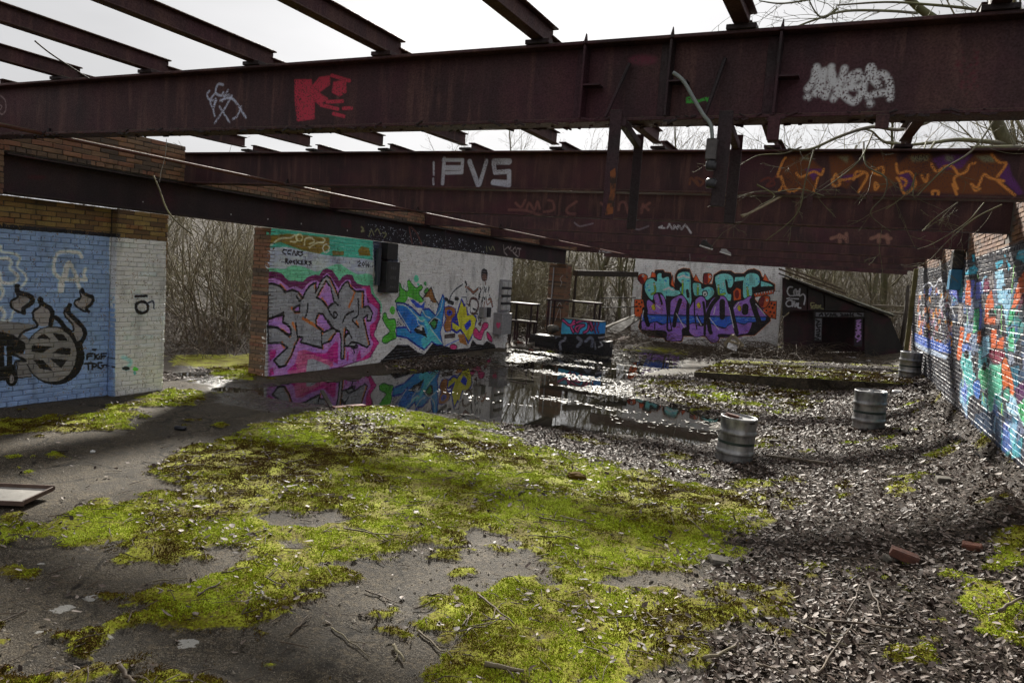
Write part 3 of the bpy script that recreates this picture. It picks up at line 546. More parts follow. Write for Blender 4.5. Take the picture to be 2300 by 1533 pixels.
for col_, qs in ((CY, ([(860, 560), (960, 470), (1010, 540), (970, 615), (850, 605)], [(1190, 460), (1290, 420), (1300, 480), (1220, 545)], [(1330, 400), (1380, 500), (1350, 575)], [(1460, 320), (1545, 300), (1545, 480), (1430, 430)], [(930, 360), (975, 370), (960, 470), (940, 460)], [(1290, 380), (1325, 360), (1330, 420)])),
                 ((200, 92, 42), ([(870, 660), (940, 640), (920, 960), (850, 940)], [(1080, 900), (1160, 760), (1190, 950), (1205, 1180), (1080, 1170)], [(1470, 640), (1545, 550), (1545, 800), (1400, 1040), (1380, 1000)], [(1150, 1230), (1215, 1210), (1215, 1480), (1150, 1500)], [(1230, 1330), (1300, 1300), (1300, 1560), (1200, 1560)], [(800, 1180), (852, 1200), (820, 1500), (760, 1545)], [(1000, 1230), (1040, 1230), (1030, 1400), (990, 1380)], [(880, 1270), (930, 1260), (900, 1380), (850, 1370)])),
                 ((150, 200, 230), ([(1190, 560), (1290, 530), (1312, 700), (1380, 770), (1380, 940), (1320, 1190), (1290, 960), (1230, 930), (1210, 700)], [(1050, 1300), (1130, 1290), (1142, 1500), (1050, 1560)], [(1040, 680), (1080, 600), (1110, 620), (1060, 760)])),
                 ((98, 112, 204), ([(980, 680), (1042, 670), (1030, 880), (975, 900)], [(720, 700), (772, 690), (790, 910), (700, 830)], [(1020, 920), (1055, 920), (1040, 1225), (1010, 1235)], [(830, 1390), (930, 1400), (920, 1470), (830, 1470)], [(920, 660), (965, 650), (950, 860), (915, 860)])),
                 ((64, 172, 124), ([(960, 990), (1022, 980), (1010, 1240), (940, 1285)], [(1370, 1220), (1422, 1190), (1422, 1500), (1345, 1480)], [(1360, 1000), (1442, 980), (1400, 1130), (1350, 1210)], [(1180, 1000), (1215, 990), (1210, 1070), (1180, 1070)])),
                 ((112, 32, 72), ([(1070, 650), (1130, 640), (1142, 800), (1065, 805)], [(1430, 1090), (1500, 850), (1545, 820), (1545, 900)], [(1140, 1450), (1310, 1470), (1300, 1560), (1140, 1560)], [(1320, 1280), (1340, 1280), (1300, 1440), (1290, 1440)])),
                 ((128, 124, 126), ([(1120, 600), (1180, 570), (1190, 760), (1140, 760)], [(1040, 830), (1090, 820), (1070, 990), (1040, 990)], [(1220, 1000), (1260, 1000), (1250, 1180), (1210, 1180)], [(780, 920), (840, 940), (820, 1180), (770, 1170)])),
                 ((20, 22, 30), ([(830, 620), (980, 600), (960, 650), (830, 660)], [(1280, 740), (1350, 725), (1350, 765), (1280, 770)], [(1120, 1020), (1170, 990), (1200, 1070), (1130, 1080)], [(1060, 850), (1110, 840), (1090, 930), (1050, 930)]))):
    for q in qs: c.poly(q, col_); c.stroke(q, (26, 26, 34), .03, closed=True, smooth=False, alpha=.7)
for q in ([(1412, 500), (1390, 830)], [(1272, 960), (1270, 1270)], [(880, 1010), (880, 1170)], [(1000, 610), (1005, 640)]): c.stroke(q, (150, 214, 130), .05)
MULTI = [(206, 120, 44), (70, 90, 170), (196, 150, 170), (200, 204, 214), (60, 64, 90), (150, 70, 40), (120, 130, 160), (224, 150, 40), (36, 38, 56), (120, 80, 110)]
for i in range(150):
    x, y = rng.uniform(305, 690), rng.uniform(720, 1400); y0 = 700 + abs(x-520)*.3
    if y < y0 or y > 1270+(x-280)*.32: continue
    c.poly([(x, y), (x+rng.uniform(8, 30), y-10), (x+rng.uniform(8, 30), y+rng.uniform(30, 90)), (x-3, y+rng.uniform(20, 80))], rng.choice(MULTI), alpha=.95)
for q in ([(370, 740), (440, 690), (500, 740), (560, 650), (600, 700)], [(310, 1250), (320, 990), (360, 930)], [(600, 880), (590, 760), (620, 700), (650, 820), (600, 890)], [(560, 1080), (590, 960), (660, 920), (690, 980)], [(660, 1010), (640, 1150), (680, 1290)], [(720, 860), (700, 960), (740, 1080)]): c.stroke(q, (206, 210, 220), .06)
c.poly([(275, 1265), (430, 1330), (640, 1400), (690, 1330), (690, 1510), (430, 1440), (275, 1360)], (70, 108, 200))
for i in range(16): x = 285+i*22; c.stroke([(x, 1290+(x-280)*.33), (x+rng.uniform(-6, 6), 1350+(x-280)*.36)], rng.choice([(30, 34, 60), (170, 190, 230)]), .06)
c.poly([(275, 1360), (430, 1440), (660, 1530), (640, 1570), (430, 1500), (275, 1410)], (168, 184, 206))
c.z = (2050, 750, 4.645)
for col_, q in (((82, 180, 132), [(680, 400), (740, 330), (812, 400), (792, 540), (732, 582), (690, 500)]), ((96, 188, 160), [(800, 330), (932, 340), (920, 600), (850, 640), (832, 792), (788, 760)]), ((204, 100, 44), [(930, 220), (1000, 300), (1052, 560), (1030, 705), (940, 580)]), ((120, 26, 60), [(800, 170), (962, 180), (910, 305), (820, 292)]), ((150, 190, 226), [(950, 600), (1092, 700), (1092, 845), (1000, 800)]), ((74, 176, 118), [(1100, 720), (1175, 700), (1175, 950), (1110, 850)]), ((84, 36, 92), [(1080, 560), (1175, 490), (1175, 640), (1090, 725)]), ((46, 104, 186), [(630, 500), (700, 490), (690, 680), (640, 640)]), ((86, 176, 176), [(500, 290), (560, 170), (620, 330), (610, 500), (560, 520)]), ((60, 150, 130), [(940, 600), (1000, 560), (1010, 700), (960, 690)]), ((140, 150, 170), [(990, 200), (1050, 200), (1060, 300), (1010, 330)]), ((206, 96, 40), [(490, 0), (530, 0), (500, 250), (455, 250)]), ((90, 120, 190), [(520, 100), (590, 100), (590, 180), (520, 190)]), ((60, 170, 120), [(1000, 20), (1050, 0), (1050, 140), (1000, 130)])):
    c.poly(q, col_, smooth=True); c.stroke(q, (190, 220, 226) if col_[1] > 150 else (30, 30, 40), .035, closed=True, alpha=.8)
for q in ((745, 340), (560, 215)): c.ell(q, 22, 46, BK)
for q in ([(735, 620), (740, 720)], [(925, 730), (928, 830)], [(520, 400), (522, 560)]): c.stroke(q, (170, 214, 120), .06)
IM_R = CR.image('paint_right_wall')

# ---- girders and lintel: faces measured in X,Z (girders) or Y,Z (lintel)
GY = [3.67+2.675*k for k in range(8)]          # front edge of each girder
def gcanvas(k, ppm): return Canvas(-7.7, 1.4, 2.45, 3.0, ppm, lambda x, y: (lambda p: (p[0], p[2]))(atY(x, y, GY[k]+.07)))
G1 = gcanvas(0, 240); c = G1; c.z = (0, 0, 2.875)
LW = (206, 214, 236)
for q, wd in (([(1350, 590), (1335, 610), (1345, 640), (1375, 650)], .014), ([(1390, 600), (1355, 650), (1375, 700), (1390, 640)], .014), ([(1395, 650), (1375, 700), (1385, 750)], .014), ([(1438, 550), (1405, 548), (1390, 600), (1425, 620), (1440, 600)], .016), ([(1470, 585), (1432, 655)], .014), ([(1440, 620), (1480, 615)], .012), ([(1495, 620), (1450, 700)], .014), ([(1420, 650), (1500, 640), (1585, 760)], .016), ([(1555, 690), (1530, 750), (1500, 770)], .014), ([(1450, 700), (1385, 795)], .014), ([(1415, 690), (1480, 790)], .014)): c.stroke(q, LW, wd, soft=1.5, alpha=.9)
RD = (196, 58, 80)
for q in ([(1900, 515), (2010, 515), (2020, 600), (2030, 660), (2030, 770), (1915, 785), (1900, 650)], [(2010, 560), (2060, 500), (2130, 490), (2130, 550), (2060, 600), (2120, 640), (2060, 680), (2010, 640)], [(2150, 530), (2235, 520), (2235, 600), (2190, 625), (2140, 600)]): c.poly(q, RD, soft=1)
for q in ([(2140, 490), (2255, 525)], [(2110, 660), (2210, 655)], [(2070, 680), (2180, 705)], [(2215, 700), (2268, 700)], [(2150, 735), (2220, 752)]): c.stroke(q, RD, .022)
c.stroke([(0, 620), (30, 650), (35, 710), (10, 740), (-10, 720)], (150, 130, 130), .014, alpha=.8); c.stroke([(0, 680), (10, 690), (0, 710)], (150, 130, 130), .01)
c.z = (1500, 0, 2.875)
for q in ([(900, 575), (940, 520), (960, 435), (975, 540), (950, 600)], [(985, 600), (1000, 520), (1010, 460), (970, 610)], [(1055, 435), (1050, 520), (1015, 625)], [(1140, 445), (1120, 520), (1070, 640)], [(1060, 480), (1080, 540), (1120, 610), (1170, 540)], [(1150, 510), (1230, 470), (1180, 560), (1250, 560)], [(1120, 600), (1200, 660), (1250, 600)], [(1310, 435), (1320, 470), (1270, 530), (1260, 600)], [(1330, 500), (1390, 480), (1430, 540), (1435, 635)], [(1290, 620), (1380, 600), (1430, 605)], [(1230, 500), (1300, 500), (1360, 550)]): c.stroke(q, (214, 216, 218), .03, soft=2)
c.stroke([(1308, 445), (1312, 465)], (214, 216, 218), .045); c.ell((903, 628), 26, 22, (214, 216, 218), soft=3); c.ell((1305, 668), 26, 24, (214, 216, 218), soft=3)
c.stroke([(120, 640), (150, 632), (175, 645)], (70, 180, 70), .012); c.stroke([(125, 660), (190, 655), (255, 635)], (70, 180, 70), .014); c.ell((135, 640), 20, 10, (70, 180, 70)); c.stroke([(245, 635), (258, 655)], (70, 180, 70), .01)
for i in range(70): c.ell((rng.uniform(1850, 2010), rng.gauss(330, 20) + rng.uniform(0, 260)), rng.uniform(2, 9), rng.uniform(3, 10), (112, 34, 52), alpha=.6, soft=1)
c.z = (750, 0, 2.875); c.ell((1995, 390), 95, 32, (120, 52, 72), soft=8, alpha=.7)
IM_G1 = G1.image('paint_first_girder')
G2 = gcanvas(1, 200); c = G2; c.z = (750, 0, 2.875)
for q, wd in (([(643, 1050), (644, 1130)], .022), ([(640, 1155), (642, 1190)], .022), ([(712, 1025), (700, 1185)], .04), ([(705, 1035), (830, 1035), (825, 1115), (715, 1118)], .035), ([(720, 1085), (820, 1085)], .05), ([(875, 1045), (930, 1195)], .05), ([(985, 1040), (940, 1190)], .04), ([(1035, 1045), (1130, 1045)], .06), ([(1030, 1060), (1040, 1115), (1130, 1108), (1130, 1195), (1025, 1180)], .045), ([(1030, 1175), (1110, 1180)], .05)): c.stroke(q, (196, 200, 212), wd, smooth=False, soft=1.2, alpha=.95)
c.z = (1500, 0, 2.875)
for q in ([(720, 1130), (770, 1010), (900, 1000), (960, 1060), (1010, 1100), (930, 1240), (730, 1230)], [(1040, 1010), (1180, 1000), (1240, 1090), (1160, 1220), (1060, 1180)], [(1480, 1070), (1560, 1000), (1690, 990), (1750, 1100), (1880, 1080), (1990, 1000), (2100, 990), (2190, 1060), (2150, 1180), (2250, 1260), (1850, 1250), (1600, 1240), (1500, 1180)], [(1230, 1080), (1330, 1000), (1470, 1000), (1500, 1150), (1400, 1240), (1240, 1240)]): c.poly(q, (122, 70, 34), alpha=.95, soft=5)
for q in ([(1700, 1030), (1760, 1100), (1900, 1090), (1970, 1000), (1800, 1000)], [(2130, 1130), (2200, 1050), (2220, 1130), (2300, 1250), (2260, 1260)], [(1490, 1130), (1560, 1110), (1590, 1190), (1530, 1240)], [(1100, 1140), (1230, 1120), (1160, 1180)], [(880, 1090), (1000, 1090), (940, 1170)]): c.poly(q, (104, 52, 124), alpha=.95, soft=3)
for q in ([(900, 1000), (840, 1030), (920, 1040)], [(1090, 1010), (1170, 1010), (1160, 1060)], [(1560, 1010), (1690, 1000), (1680, 1040), (1580, 1050)], [(1980, 1010), (2100, 1000), (2120, 1050), (2040, 1050)], [(1790, 1000), (1850, 1010), (1840, 1050), (1790, 1040)]): c.poly(q, (140, 146, 118), alpha=.9, soft=5)
for q in ([(705, 1140), (740, 1050), (760, 1020)], [(705, 1140), (730, 1150), (760, 1215), (800, 1240), (850, 1215)], [(730, 1140), (745, 1190), (720, 1230)], [(830, 1120), (860, 1145), (940, 1110), (990, 1130), (1005, 1095)], [(970, 1150), (940, 1240)], [(1065, 1170), (1085, 1125), (1110, 1190), (1070, 1200), (1060, 1160)], [(1110, 1165), (1200, 1150), (1260, 1120)], [(1200, 1160), (1220, 1110), (1290, 1130), (1230, 1240)], [(1320, 1110), (1385, 1080), (1385, 1130), (1330, 1120)], [(1340, 1180), (1360, 1200), (1340, 1225), (1335, 1190)], [(1475, 1060), (1490, 1120), (1560, 1110), (1600, 1190), (1530, 1250), (1500, 1180), (1480, 1150)], [(1505, 1150), (1540, 1170), (1530, 1200)], [(1635, 1130), (1665, 1175), (1680, 1130)], [(1700, 1060), (1735, 1110), (1790, 1075), (1840, 1080), (1875, 1130)], [(1840, 1190), (1865, 1255)], [(1870, 1220), (1850, 1150), (1925, 1110), (1950, 1065), (1985, 1055)], [(1960, 1190), (2000, 1210), (2040, 1130), (2080, 1150), (2170, 1170)], [(1965, 1195), (1985, 1230), (2015, 1220)], [(2090, 1000), (2140, 1050), (2185, 1060), (2130, 1140)], [(2130, 1170), (2240, 1260)], [(1710, 1255), (1710, 1235), (1745, 1235), (1745, 1260)]): c.stroke(q, (226, 150, 72), .02, soft=1)
c.stroke([(600, 1170), (650, 1150), (690, 1190), (640, 1200), (700, 1140)], (130, 60, 44), .02, alpha=.6); c.stroke([(140, 1190), (150, 1150), (200, 1200), (180, 1150), (230, 1170), (210, 1200)], (130, 80, 50), .02, alpha=.6)
IM_G2 = G2.image('paint_second_girder')
G3 = gcanvas(2, 150); c = G3; c.z = (1100, 450, 3.286); PK = (128, 84, 80)
for q in ([(190, 20), (230, 50), (260, 0)], [(270, 70), (290, 20), (330, 70), (350, 10), (370, 60)], [(140, 70), (260, 75), (380, 110)], [(430, 0), (465, 10), (470, 70), (400, 85)], [(640, 10), (570, 60), (580, 95), (630, 100)], [(820, 20), (850, 50)], [(950, 70), (960, 20), (1000, 20), (1020, 90)], [(1130, 30), (1120, 90)], [(1120, 60), (1180, 20)], [(1170, 70), (1140, 40)]): c.stroke(q, PK, .035, soft=1.5, alpha=.75)
IM_G3 = G3.image('paint_third_girder')
G4 = gcanvas(3, 150); c = G4; c.z = (1100, 450, 3.286)
for q in ([(1270, 190), (1250, 200), (1290, 205)], [(1310, 205), (1325, 175), (1345, 210)], [(1358, 210), (1360, 185), (1385, 210), (1390, 185)], [(1400, 190), (1415, 215), (1440, 180), (1460, 200), (1485, 240)]): c.stroke(q, (190, 190, 196), .03, smooth=False)
for q in ([(625, 165), (660, 190), (700, 185), (760, 170)], [(1050, 200), (1100, 215), (1170, 190)]): c.stroke(q, (130, 120, 130), .03, alpha=.7)
c.z = (1700, 400, 3.833)
for q in ([(640, 520), (720, 500), (760, 520)], [(710, 490), (715, 550)], [(770, 480), (775, 550)], [(985, 520), (1060, 500), (1150, 520)], [(1050, 490), (1050, 550)], [(1120, 490), (1130, 555)]): c.stroke(q, (150, 110, 96), .05, soft=2, alpha=.8)
IM_G4 = G4.image('paint_fourth_girder')
G7 = gcanvas(6, 110); c = G7; c.z = (1700, 400, 3.833)
for q in ([(715, 665), (770, 660)], [(745, 662), (740, 695), (722, 700)], [(762, 685), (752, 692), (762, 700), (770, 690), (762, 685)], [(780, 660), (782, 698)], [(782, 685), (798, 682), (800, 698)], [(812, 690), (818, 692)], [(655, 665), (665, 675), (680, 665), (690, 675)], [(860, 705), (960, 708)], [(440, 668), (500, 668)]): c.stroke(q, (180, 190, 190), .035, smooth=False)
c.z = (1100, 450, 3.286)
for q in ([(810, 370), (812, 382)], [(830, 375), (845, 378), (858, 372)], [(860, 385), (910, 380)]): c.stroke(q, (190, 190, 190), .03)
IM_G7 = G7.image('paint_seventh_girder')
CT = Canvas(4.0, 19.4, 2.05, 2.55, 150, fnP); c = CT; c.k = .7; c.z = (560, 450, 3.565)
c.poly([(960, 150), (1600, 260), (1960, 330), (1960, 440), (1500, 390), (960, 310)], (28, 30, 40), soft=6, alpha=.85)
for i in range(230): x = rng.uniform(980, 1920); y = 185+(x-980)*.17+rng.uniform(0, 130-(x-980)*.02); c.ell((x, y), rng.choice([2, 2.5, 3, 4, 5]), rng.choice([2, 2.5, 3, 4, 5]), (200, 206, 220))
for q in ([(1310, 215), (1335, 350)], [(1325, 215), (1375, 270), (1412, 362)]): c.stroke(q, (160, 110, 100), .05); c.stroke(q, (70, 30, 36), .015)
for q in ([(2060, 360), (2068, 425)], [(2095, 375), (2065, 405), (2090, 440)], [(2120, 400), (2125, 405)], [(2155, 375), (2135, 400), (2145, 425), (2165, 410), (2155, 378)], [(2150, 430), (2180, 455)], [(2170, 385), (2200, 390)], [(2190, 388), (2185, 440)], [(2100, 372), (2110, 390), (2120, 372)]): c.stroke(q, (176, 166, 164), .05, soft=1.2)
for q in ([(1925, 370), (1930, 410)], [(1945, 375), (1960, 400), (1975, 370), (1990, 400)], [(1040, 250), (1060, 230), (1080, 270)], [(930, 215), (945, 230), (930, 250), (950, 245)], [(990, 290), (1010, 240), (1030, 280)], [(1100, 260), (1130, 270), (1110, 300)]): c.stroke(q, (150, 150, 110), .04, soft=1.5)
c.z = (0, 0, 2.875)
for q in ((955, 1305), (1522, 1385), (1759, 1416), (1974, 1446), (2270, 1490)): c.ell(q, 4, 5, (210, 210, 214))
c.ell((270, 1145), 60, 14, (80, 26, 36), soft=5, alpha=.6)
c.z = (560, 450, 3.565); c.poly([(770, 150), (850, 160), (850, 230), (770, 210)], (92, 28, 44), soft=6, alpha=.6)
IM_T = CT.image('paint_lintel')

# ============================================================ SHARED MATERIALS
COURSE, PITCH = .0525, .206
def paint_mat(name, im, axis, u0, u1, v0, v1, mortar=None, raw=((.10, .045, .03), (.20, .095, .05), (.16, .11, .05), (.06, .045, .04)), wear=.40, gain=1.75):
    M_ = Mat(name); x = M_.xyz(); u = x[axis]; z = x[2]
    row = M_.math('FLOOR', M_.math('DIVIDE', z, COURSE))
    colm = M_.math('FLOOR', M_.math('ADD', M_.math('DIVIDE', u, PITCH), M_.math('MULTIPLY', row, .5)))
    wnz = M_.n('ShaderNodeTexWhiteNoise', noise_dimensions='2D'); M_.l(M_.cxyz(colm, row), wnz.inputs['Vector']); rv = wnz.outputs['Value']
    big = M_.noise(2.2, 4); fine = M_.noise(70, 4); mid = M_.noise(14, 4)
    rawc = M_.ramp(rv, [(0, raw[0]), (.35, raw[1]), (.7, raw[2]), (1, raw[3])])
    rawc = M_.mix(M_.rng(mid, .3, .75), rawc, (.05, .04, .03), 'MULTIPLY') if False else M_.mix(M_.rng(fine, .3, .8, 0, .5), rawc, (.05, .04, .035))
    wv = M_.n('ShaderNodeTexNoise'); wv.inputs['Scale'].default_value = 26; wv.inputs['Detail'].default_value = 2; M_.l(M_.pos(), wv.inputs['Vector']); wc_ = M_.xyz(wv.outputs['Color'])
    pc = M_.img(im, M_.rng(M_.math('ADD', u, M_.math('MULTIPLY', M_.math('SUBTRACT', wc_[0], .5), .022)), u0, u1), M_.rng(M_.math('ADD', z, M_.math('MULTIPLY', M_.math('SUBTRACT', wc_[1], .5), .022)), v0, v1))
    wearm = M_.rng(M_.math('ADD', M_.math('MULTIPLY', fine, .6), M_.math('MULTIPLY', mid, .4)), wear-.03, wear+.03)
    a = M_.math('MULTIPLY', pc['Alpha'], wearm)
    var = M_.math('ADD', M_.rng(rv, 0, 1, .86, 1.06), M_.math('MULTIPLY', M_.math('SUBTRACT', big, .5), .5))
    painted = M_.scale(pc['Color'], M_.math('MULTIPLY', var, gain))
    mn = M_.n('ShaderNodeVectorMath', operation='MINIMUM'); M_.l(painted, mn.inputs[0]); mn.inputs[1].default_value = (.84, .84, .84); painted = mn.outputs[0]
    if mortar == 'white':  # sun glints along the brick edges, painted into the joints as patchy white
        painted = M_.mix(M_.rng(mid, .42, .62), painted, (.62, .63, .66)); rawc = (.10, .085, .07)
    elif mortar == 'painted':
        painted = M_.mix(M_.rng(mid, .35, .7, .1, .65), painted, (.05, .05, .055)); rawc = (.07, .06, .05)
    elif mortar == 'light':  # sky light caught at the joints, put into the mortar as a paler colour
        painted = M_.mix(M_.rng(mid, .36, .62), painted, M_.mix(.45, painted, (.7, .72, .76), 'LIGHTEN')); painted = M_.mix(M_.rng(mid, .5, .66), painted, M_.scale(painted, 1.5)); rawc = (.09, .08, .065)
    colr = M_.mix(a, rawc, painted)
    grime = M_.rng(M_.noise(5, 5, sc=(1, 1, .35)), .52, .78, 0, .55)
    colr = M_.mix(grime, colr, (.035, .033, .03))
    M_.set(colr, M_.rng(a, 0, 1, .85, .42), 0, .5)
    M_.bump(M_.math('ADD', fine, M_.math('MULTIPLY', mid, .6)), .5, .004)
    return M_.m
RAW1 = ((.28, .12, .05), (.36, .25, .08), (.27, .16, .06), (.13, .075, .04))
ML = paint_mat('painted_brick_blue', IM_L, 1, 2.4, 6.2, -.1, 2.95, raw=RAW1); MLm = paint_mat('mortar_blue', IM_L, 1, 2.4, 6.2, -.1, 2.95, 'painted')
MC = paint_mat('painted_brick_central', IM_C, 1, 7.55, 15.8, -.05, 2.2); MCm = paint_mat('mortar_central_painted_glints', IM_C, 1, 7.55, 15.8, -.05, 2.2, 'light')
MBk = paint_mat('painted_brick_back', IM_B, 0, -6.75, -2.05, -.1, 2.65); MBm = paint_mat('mortar_back', IM_B, 0, -6.75, -2.05, -.1, 2.65, 'painted')
RAW2 = ((.20, .085, .045), (.26, .13, .06), (.17, .08, .045), (.10, .05, .035))
MR = paint_mat('painted_brick_right', IM_R, 1, 6.2, 18.2, .2, 2.55, raw=RAW2, gain=1.15); MRm = paint_mat('mortar_right_painted_glints', IM_R, 1, 6.2, 18.2, .2, 2.55, 'white', gain=1.15)
RAW3 = ((.22, .095, .06), (.30, .15, .085), (.24, .15, .09), (.08, .06, .05))
MRAW = paint_mat('old_brick', IM_R, 1, 906, 918, 900, 902, raw=RAW3); MRAWm = simple('old_mortar', (.05, .045, .035), (.11, .10, .075), 20, .9)

def steel_mat(name, im=None, axis=0, rect=None, base=((.022, .011, .014), (.066, .026, .028), (.125, .058, .046)), streak=True):
    M_ = Mat(name); x = M_.xyz()
    st = M_.noise(5.5, 4, sc=(1, 1, .06)); st2 = M_.noise(17, 3, sc=(1, 1, .10)); fine = M_.noise(110, 3); blot = M_.noise(3.2, 5)
    f = M_.math('ADD', M_.math('MULTIPLY', st, .5), M_.math('MULTIPLY', blot, .5))
    colr = M_.ramp(f, [(.32, base[0]), (.52, base[1]), (.72, base[2])])
    if streak: colr = M_.mix(M_.rng(st2, .54, .70, 0, .6), colr, (.155, .075, .062))
    colr = M_.mix(M_.rng(M_.noise(1.7, 4), .52, .68, 0, .6), colr, (.085, .018, .034))
    colr = M_.mix(M_.rng(fine, .35, .75, .0, .5), colr, (.02, .014, .014))
    # moss and lichen on the up-facing ledges
    nrm = M_.n('ShaderNodeNewGeometry').outputs['Normal']; nz = M_.xyz(nrm)[2]
    colr = M_.mix(M_.math('MULTIPLY', M_.rng(nz, .4, .8), M_.rng(M_.noise(6, 4), .4, .6, 0, .8)), colr, (.075, .075, .03))
    rough = M_.rng(fine, .3, .7, .5, .85)
    if im is not None:
        pc = M_.img(im, M_.rng(x[axis], rect[0], rect[1]), M_.rng(x[2], rect[2], rect[3]))
        wr = M_.rng(M_.math('ADD', M_.math('MULTIPLY', fine, .7), M_.math('MULTIPLY', blot, .3)), .40, .50)
        colr = M_.mix(M_.math('MULTIPLY', pc['Alpha'], wr), colr, pc['Color'])
    M_.set(colr, rough, .15, .4); M_.bump(M_.math('ADD', fine, M_.math('MULTIPLY', st, .4)), .45, .004)
    return M_.m
GR_ = (-7.7, 1.4, 2.45, 3.0)
MST = steel_mat('rusty_steel'); MSTD = steel_mat('dark_rusty_steel', base=((.018, .014, .016), (.036, .024, .026), (.06, .036, .032)), streak=False)
MG = {0: steel_mat('steel_first', IM_G1, 0, GR_), 1: steel_mat('steel_second', IM_G2, 0, GR_), 2: steel_mat('steel_third', IM_G3, 0, GR_), 3: steel_mat('steel_fourth', IM_G4, 0, GR_), 6: steel_mat('steel_seventh', IM_G7, 0, GR_)}
MT = steel_mat('steel_lintel', IM_T, 1, (4.0, 19.4, 2.05, 2.55), base=((.018, .013, .015), (.036, .022, .026), (.055, .03, .03)), streak=False)

# ============================================================ BRICK WALLS
def brick_meshes(kind, length):
    out = []
    for i in range(5):
        v, f = cbox((length, .09, COURSE-.0075), .0045)
        v = [(a+rng.uniform(-.004, .004), b+rng.uniform(-.004, .0035), c_+rng.uniform(-.0026, .0026)) for a, b, c_ in v]
        out.append((np.array(v), f))
    return out
BS_ = {'s': brick_meshes('s', PITCH-.008), 'h': brick_meshes('h', PITCH/2-.008)}
def lay(u0, u1, z0, z1, ok=None):
    """English garden wall bond: returns (u, z, kind) for every whole brick"""
    out = []; r0 = int(round(z0/COURSE)); r1 = int(round(z1/COURSE))
    for r in range(r0, r1):
        z = (r+.5)*COURSE
        hdr = r % 4 == 0; p = PITCH/2 if hdr else PITCH
        off = (-.5*r) % 1 * PITCH if not hdr else p/2
        k0 = math.floor((u0-off)/p); k = k0
        while True:
            a = max(off+k*p, u0); b = min(off+(k+1)*p, u1); k += 1
            if a >= u1: break
            if b-a < .03: continue
            kk = 'h' if b-a < PITCH*.75 else 's'
            if ok is None or ok((a+b)/2, z): out.append(((a+b)/2, z, kk, b-a))
    return out
def brick_wall(name, label, segs, mat, base, n_ind=300, cat='wall'):
    """segs: list of dict(e=dir angle, P=function(u)->(x,y) of the outer face, n=(nx,ny), bricks=list, mat=)"""
    root = empty(name, base, 0, label, cat); B = np.array(base)
    allb = []
    for s in segs:
        for (u, z, kk, ln) in s['bricks']:
            x, y = s['P'](u); allb.append((x, y, z, kk, ln, s))
    P = np.array([(b[0], b[1], b[2]) for b in allb]); px, py, cz = project(P)
    vis = (px > -20) & (px < 2320) & (py > 0) & (py < 1533) & (cz > 0)
    order = np.argsort(np.where(vis, cz, 1e6)); ind = set(order[:n_ind].tolist())
    shared = {}; rest = {}
    for i, (x, y, z, kk, ln, s) in enumerate(allb):
        nx, ny = s['n']; vi = rng.randrange(5); full = PITCH if kk == 's' else PITCH/2
        pr = rng.gauss(0, .0018) + (rng.uniform(-.006, .004) if rng.random() < .08 else 0)
        cx = x + nx*(pr-.045); cy = y + ny*(pr-.045); sx = ln/full; jz = rng.uniform(-.0015, .0015)
        ang = s['e'] + rng.gauss(0, .004)
        if i in ind:
            key = (kk, vi, s['mat'].name)
            if key not in shared:
                v, f = BS_[kk][vi]; me = bpy.data.meshes.new('brick'); me.from_pydata(v.tolist(), [], f); fixn(me); me.materials.append(s['mat']); shared[key] = me
            o = link('brick', shared[key], None, root); o.location = (cx-B[0], cy-B[1], z+jz-B[2]); o.rotation_euler = (0, 0, ang); o.scale = (sx, 1, 1)
        else:
            rest.setdefault(s['mat'].name, [s['mat'], [], []])
            v, f = BS_[kk][vi]; w_ = v.copy(); w_[:, 0] *= sx; ca, sa = math.cos(ang), math.sin(ang)
            w2 = np.stack([w_[:, 0]*ca-w_[:, 1]*sa+cx-B[0], w_[:, 0]*sa+w_[:, 1]*ca+cy-B[1], w_[:, 2]+z+jz-B[2]], 1)
            k = 24*len(rest[s['mat'].name][1]); rest[s['mat'].name][1].append(w2); rest[s['mat'].name][2] += [tuple(q+k for q in ff) for ff in f]
    for nm, (mt, vs, fs) in rest.items():
        me = bpy.data.meshes.new('brickwork'); me.from_pydata(np.concatenate(vs).tolist(), [], fs); fixn(me); tag(link('brickwork', me, mt, root), kind='stuff')
    return root
def core(root, boxes, mat):
    mb = MB(); b = root.location
    for c_, d in boxes: mb.box((c_[0]-b[0], c_[1]-b[1], c_[2]-b[2]), d)
    mb.build('mortar_core', mat, root)
REC = .009
# ---- left wall: blue panel, pilaster, brick band over the lintel as far as the second girder
HP = math.pi/2
panel = dict(e=HP, P=lambda u: (XL-.10, u), n=(1, 0), mat=ML, bricks=lay(2.4, 5.46, -.05, 2.10))
pil = dict(e=HP, P=lambda u: (XL, u), n=(1, 0), mat=ML, bricks=lay(5.46, 6.115, -.05, 2.10))
pilL = dict(e=0, P=lambda u: (u, 5.46), n=(0, -1), mat=ML, bricks=[(XL-.052, (r+.5)*COURSE, 'h', .09) for r in range(-1, 40)])
pilR = dict(e=0, P=lambda u: (u, 6.115), n=(0, 1), mat=ML, bricks=lay(XL-.34, XL-.002, 0, 2.10))
gap1 = dict(e=HP, P=lambda u: (XL-.02, u), n=(1, 0), mat=MRAW, bricks=lay(2.4, 4.28, 2.10, 2.52))
band1 = dict(e=HP, P=lambda u: (XL-.02, u), n=(1, 0), mat=MRAW, bricks=lay(2.4, 6.34, 2.52, 2.94))
wl = brick_wall('brick_wall', 'blue painted brick wall with black flaming ball and white pilaster at the left edge', [panel, pil, pilL, pilR, gap1, band1], ML, (XL, 4.3, 0))
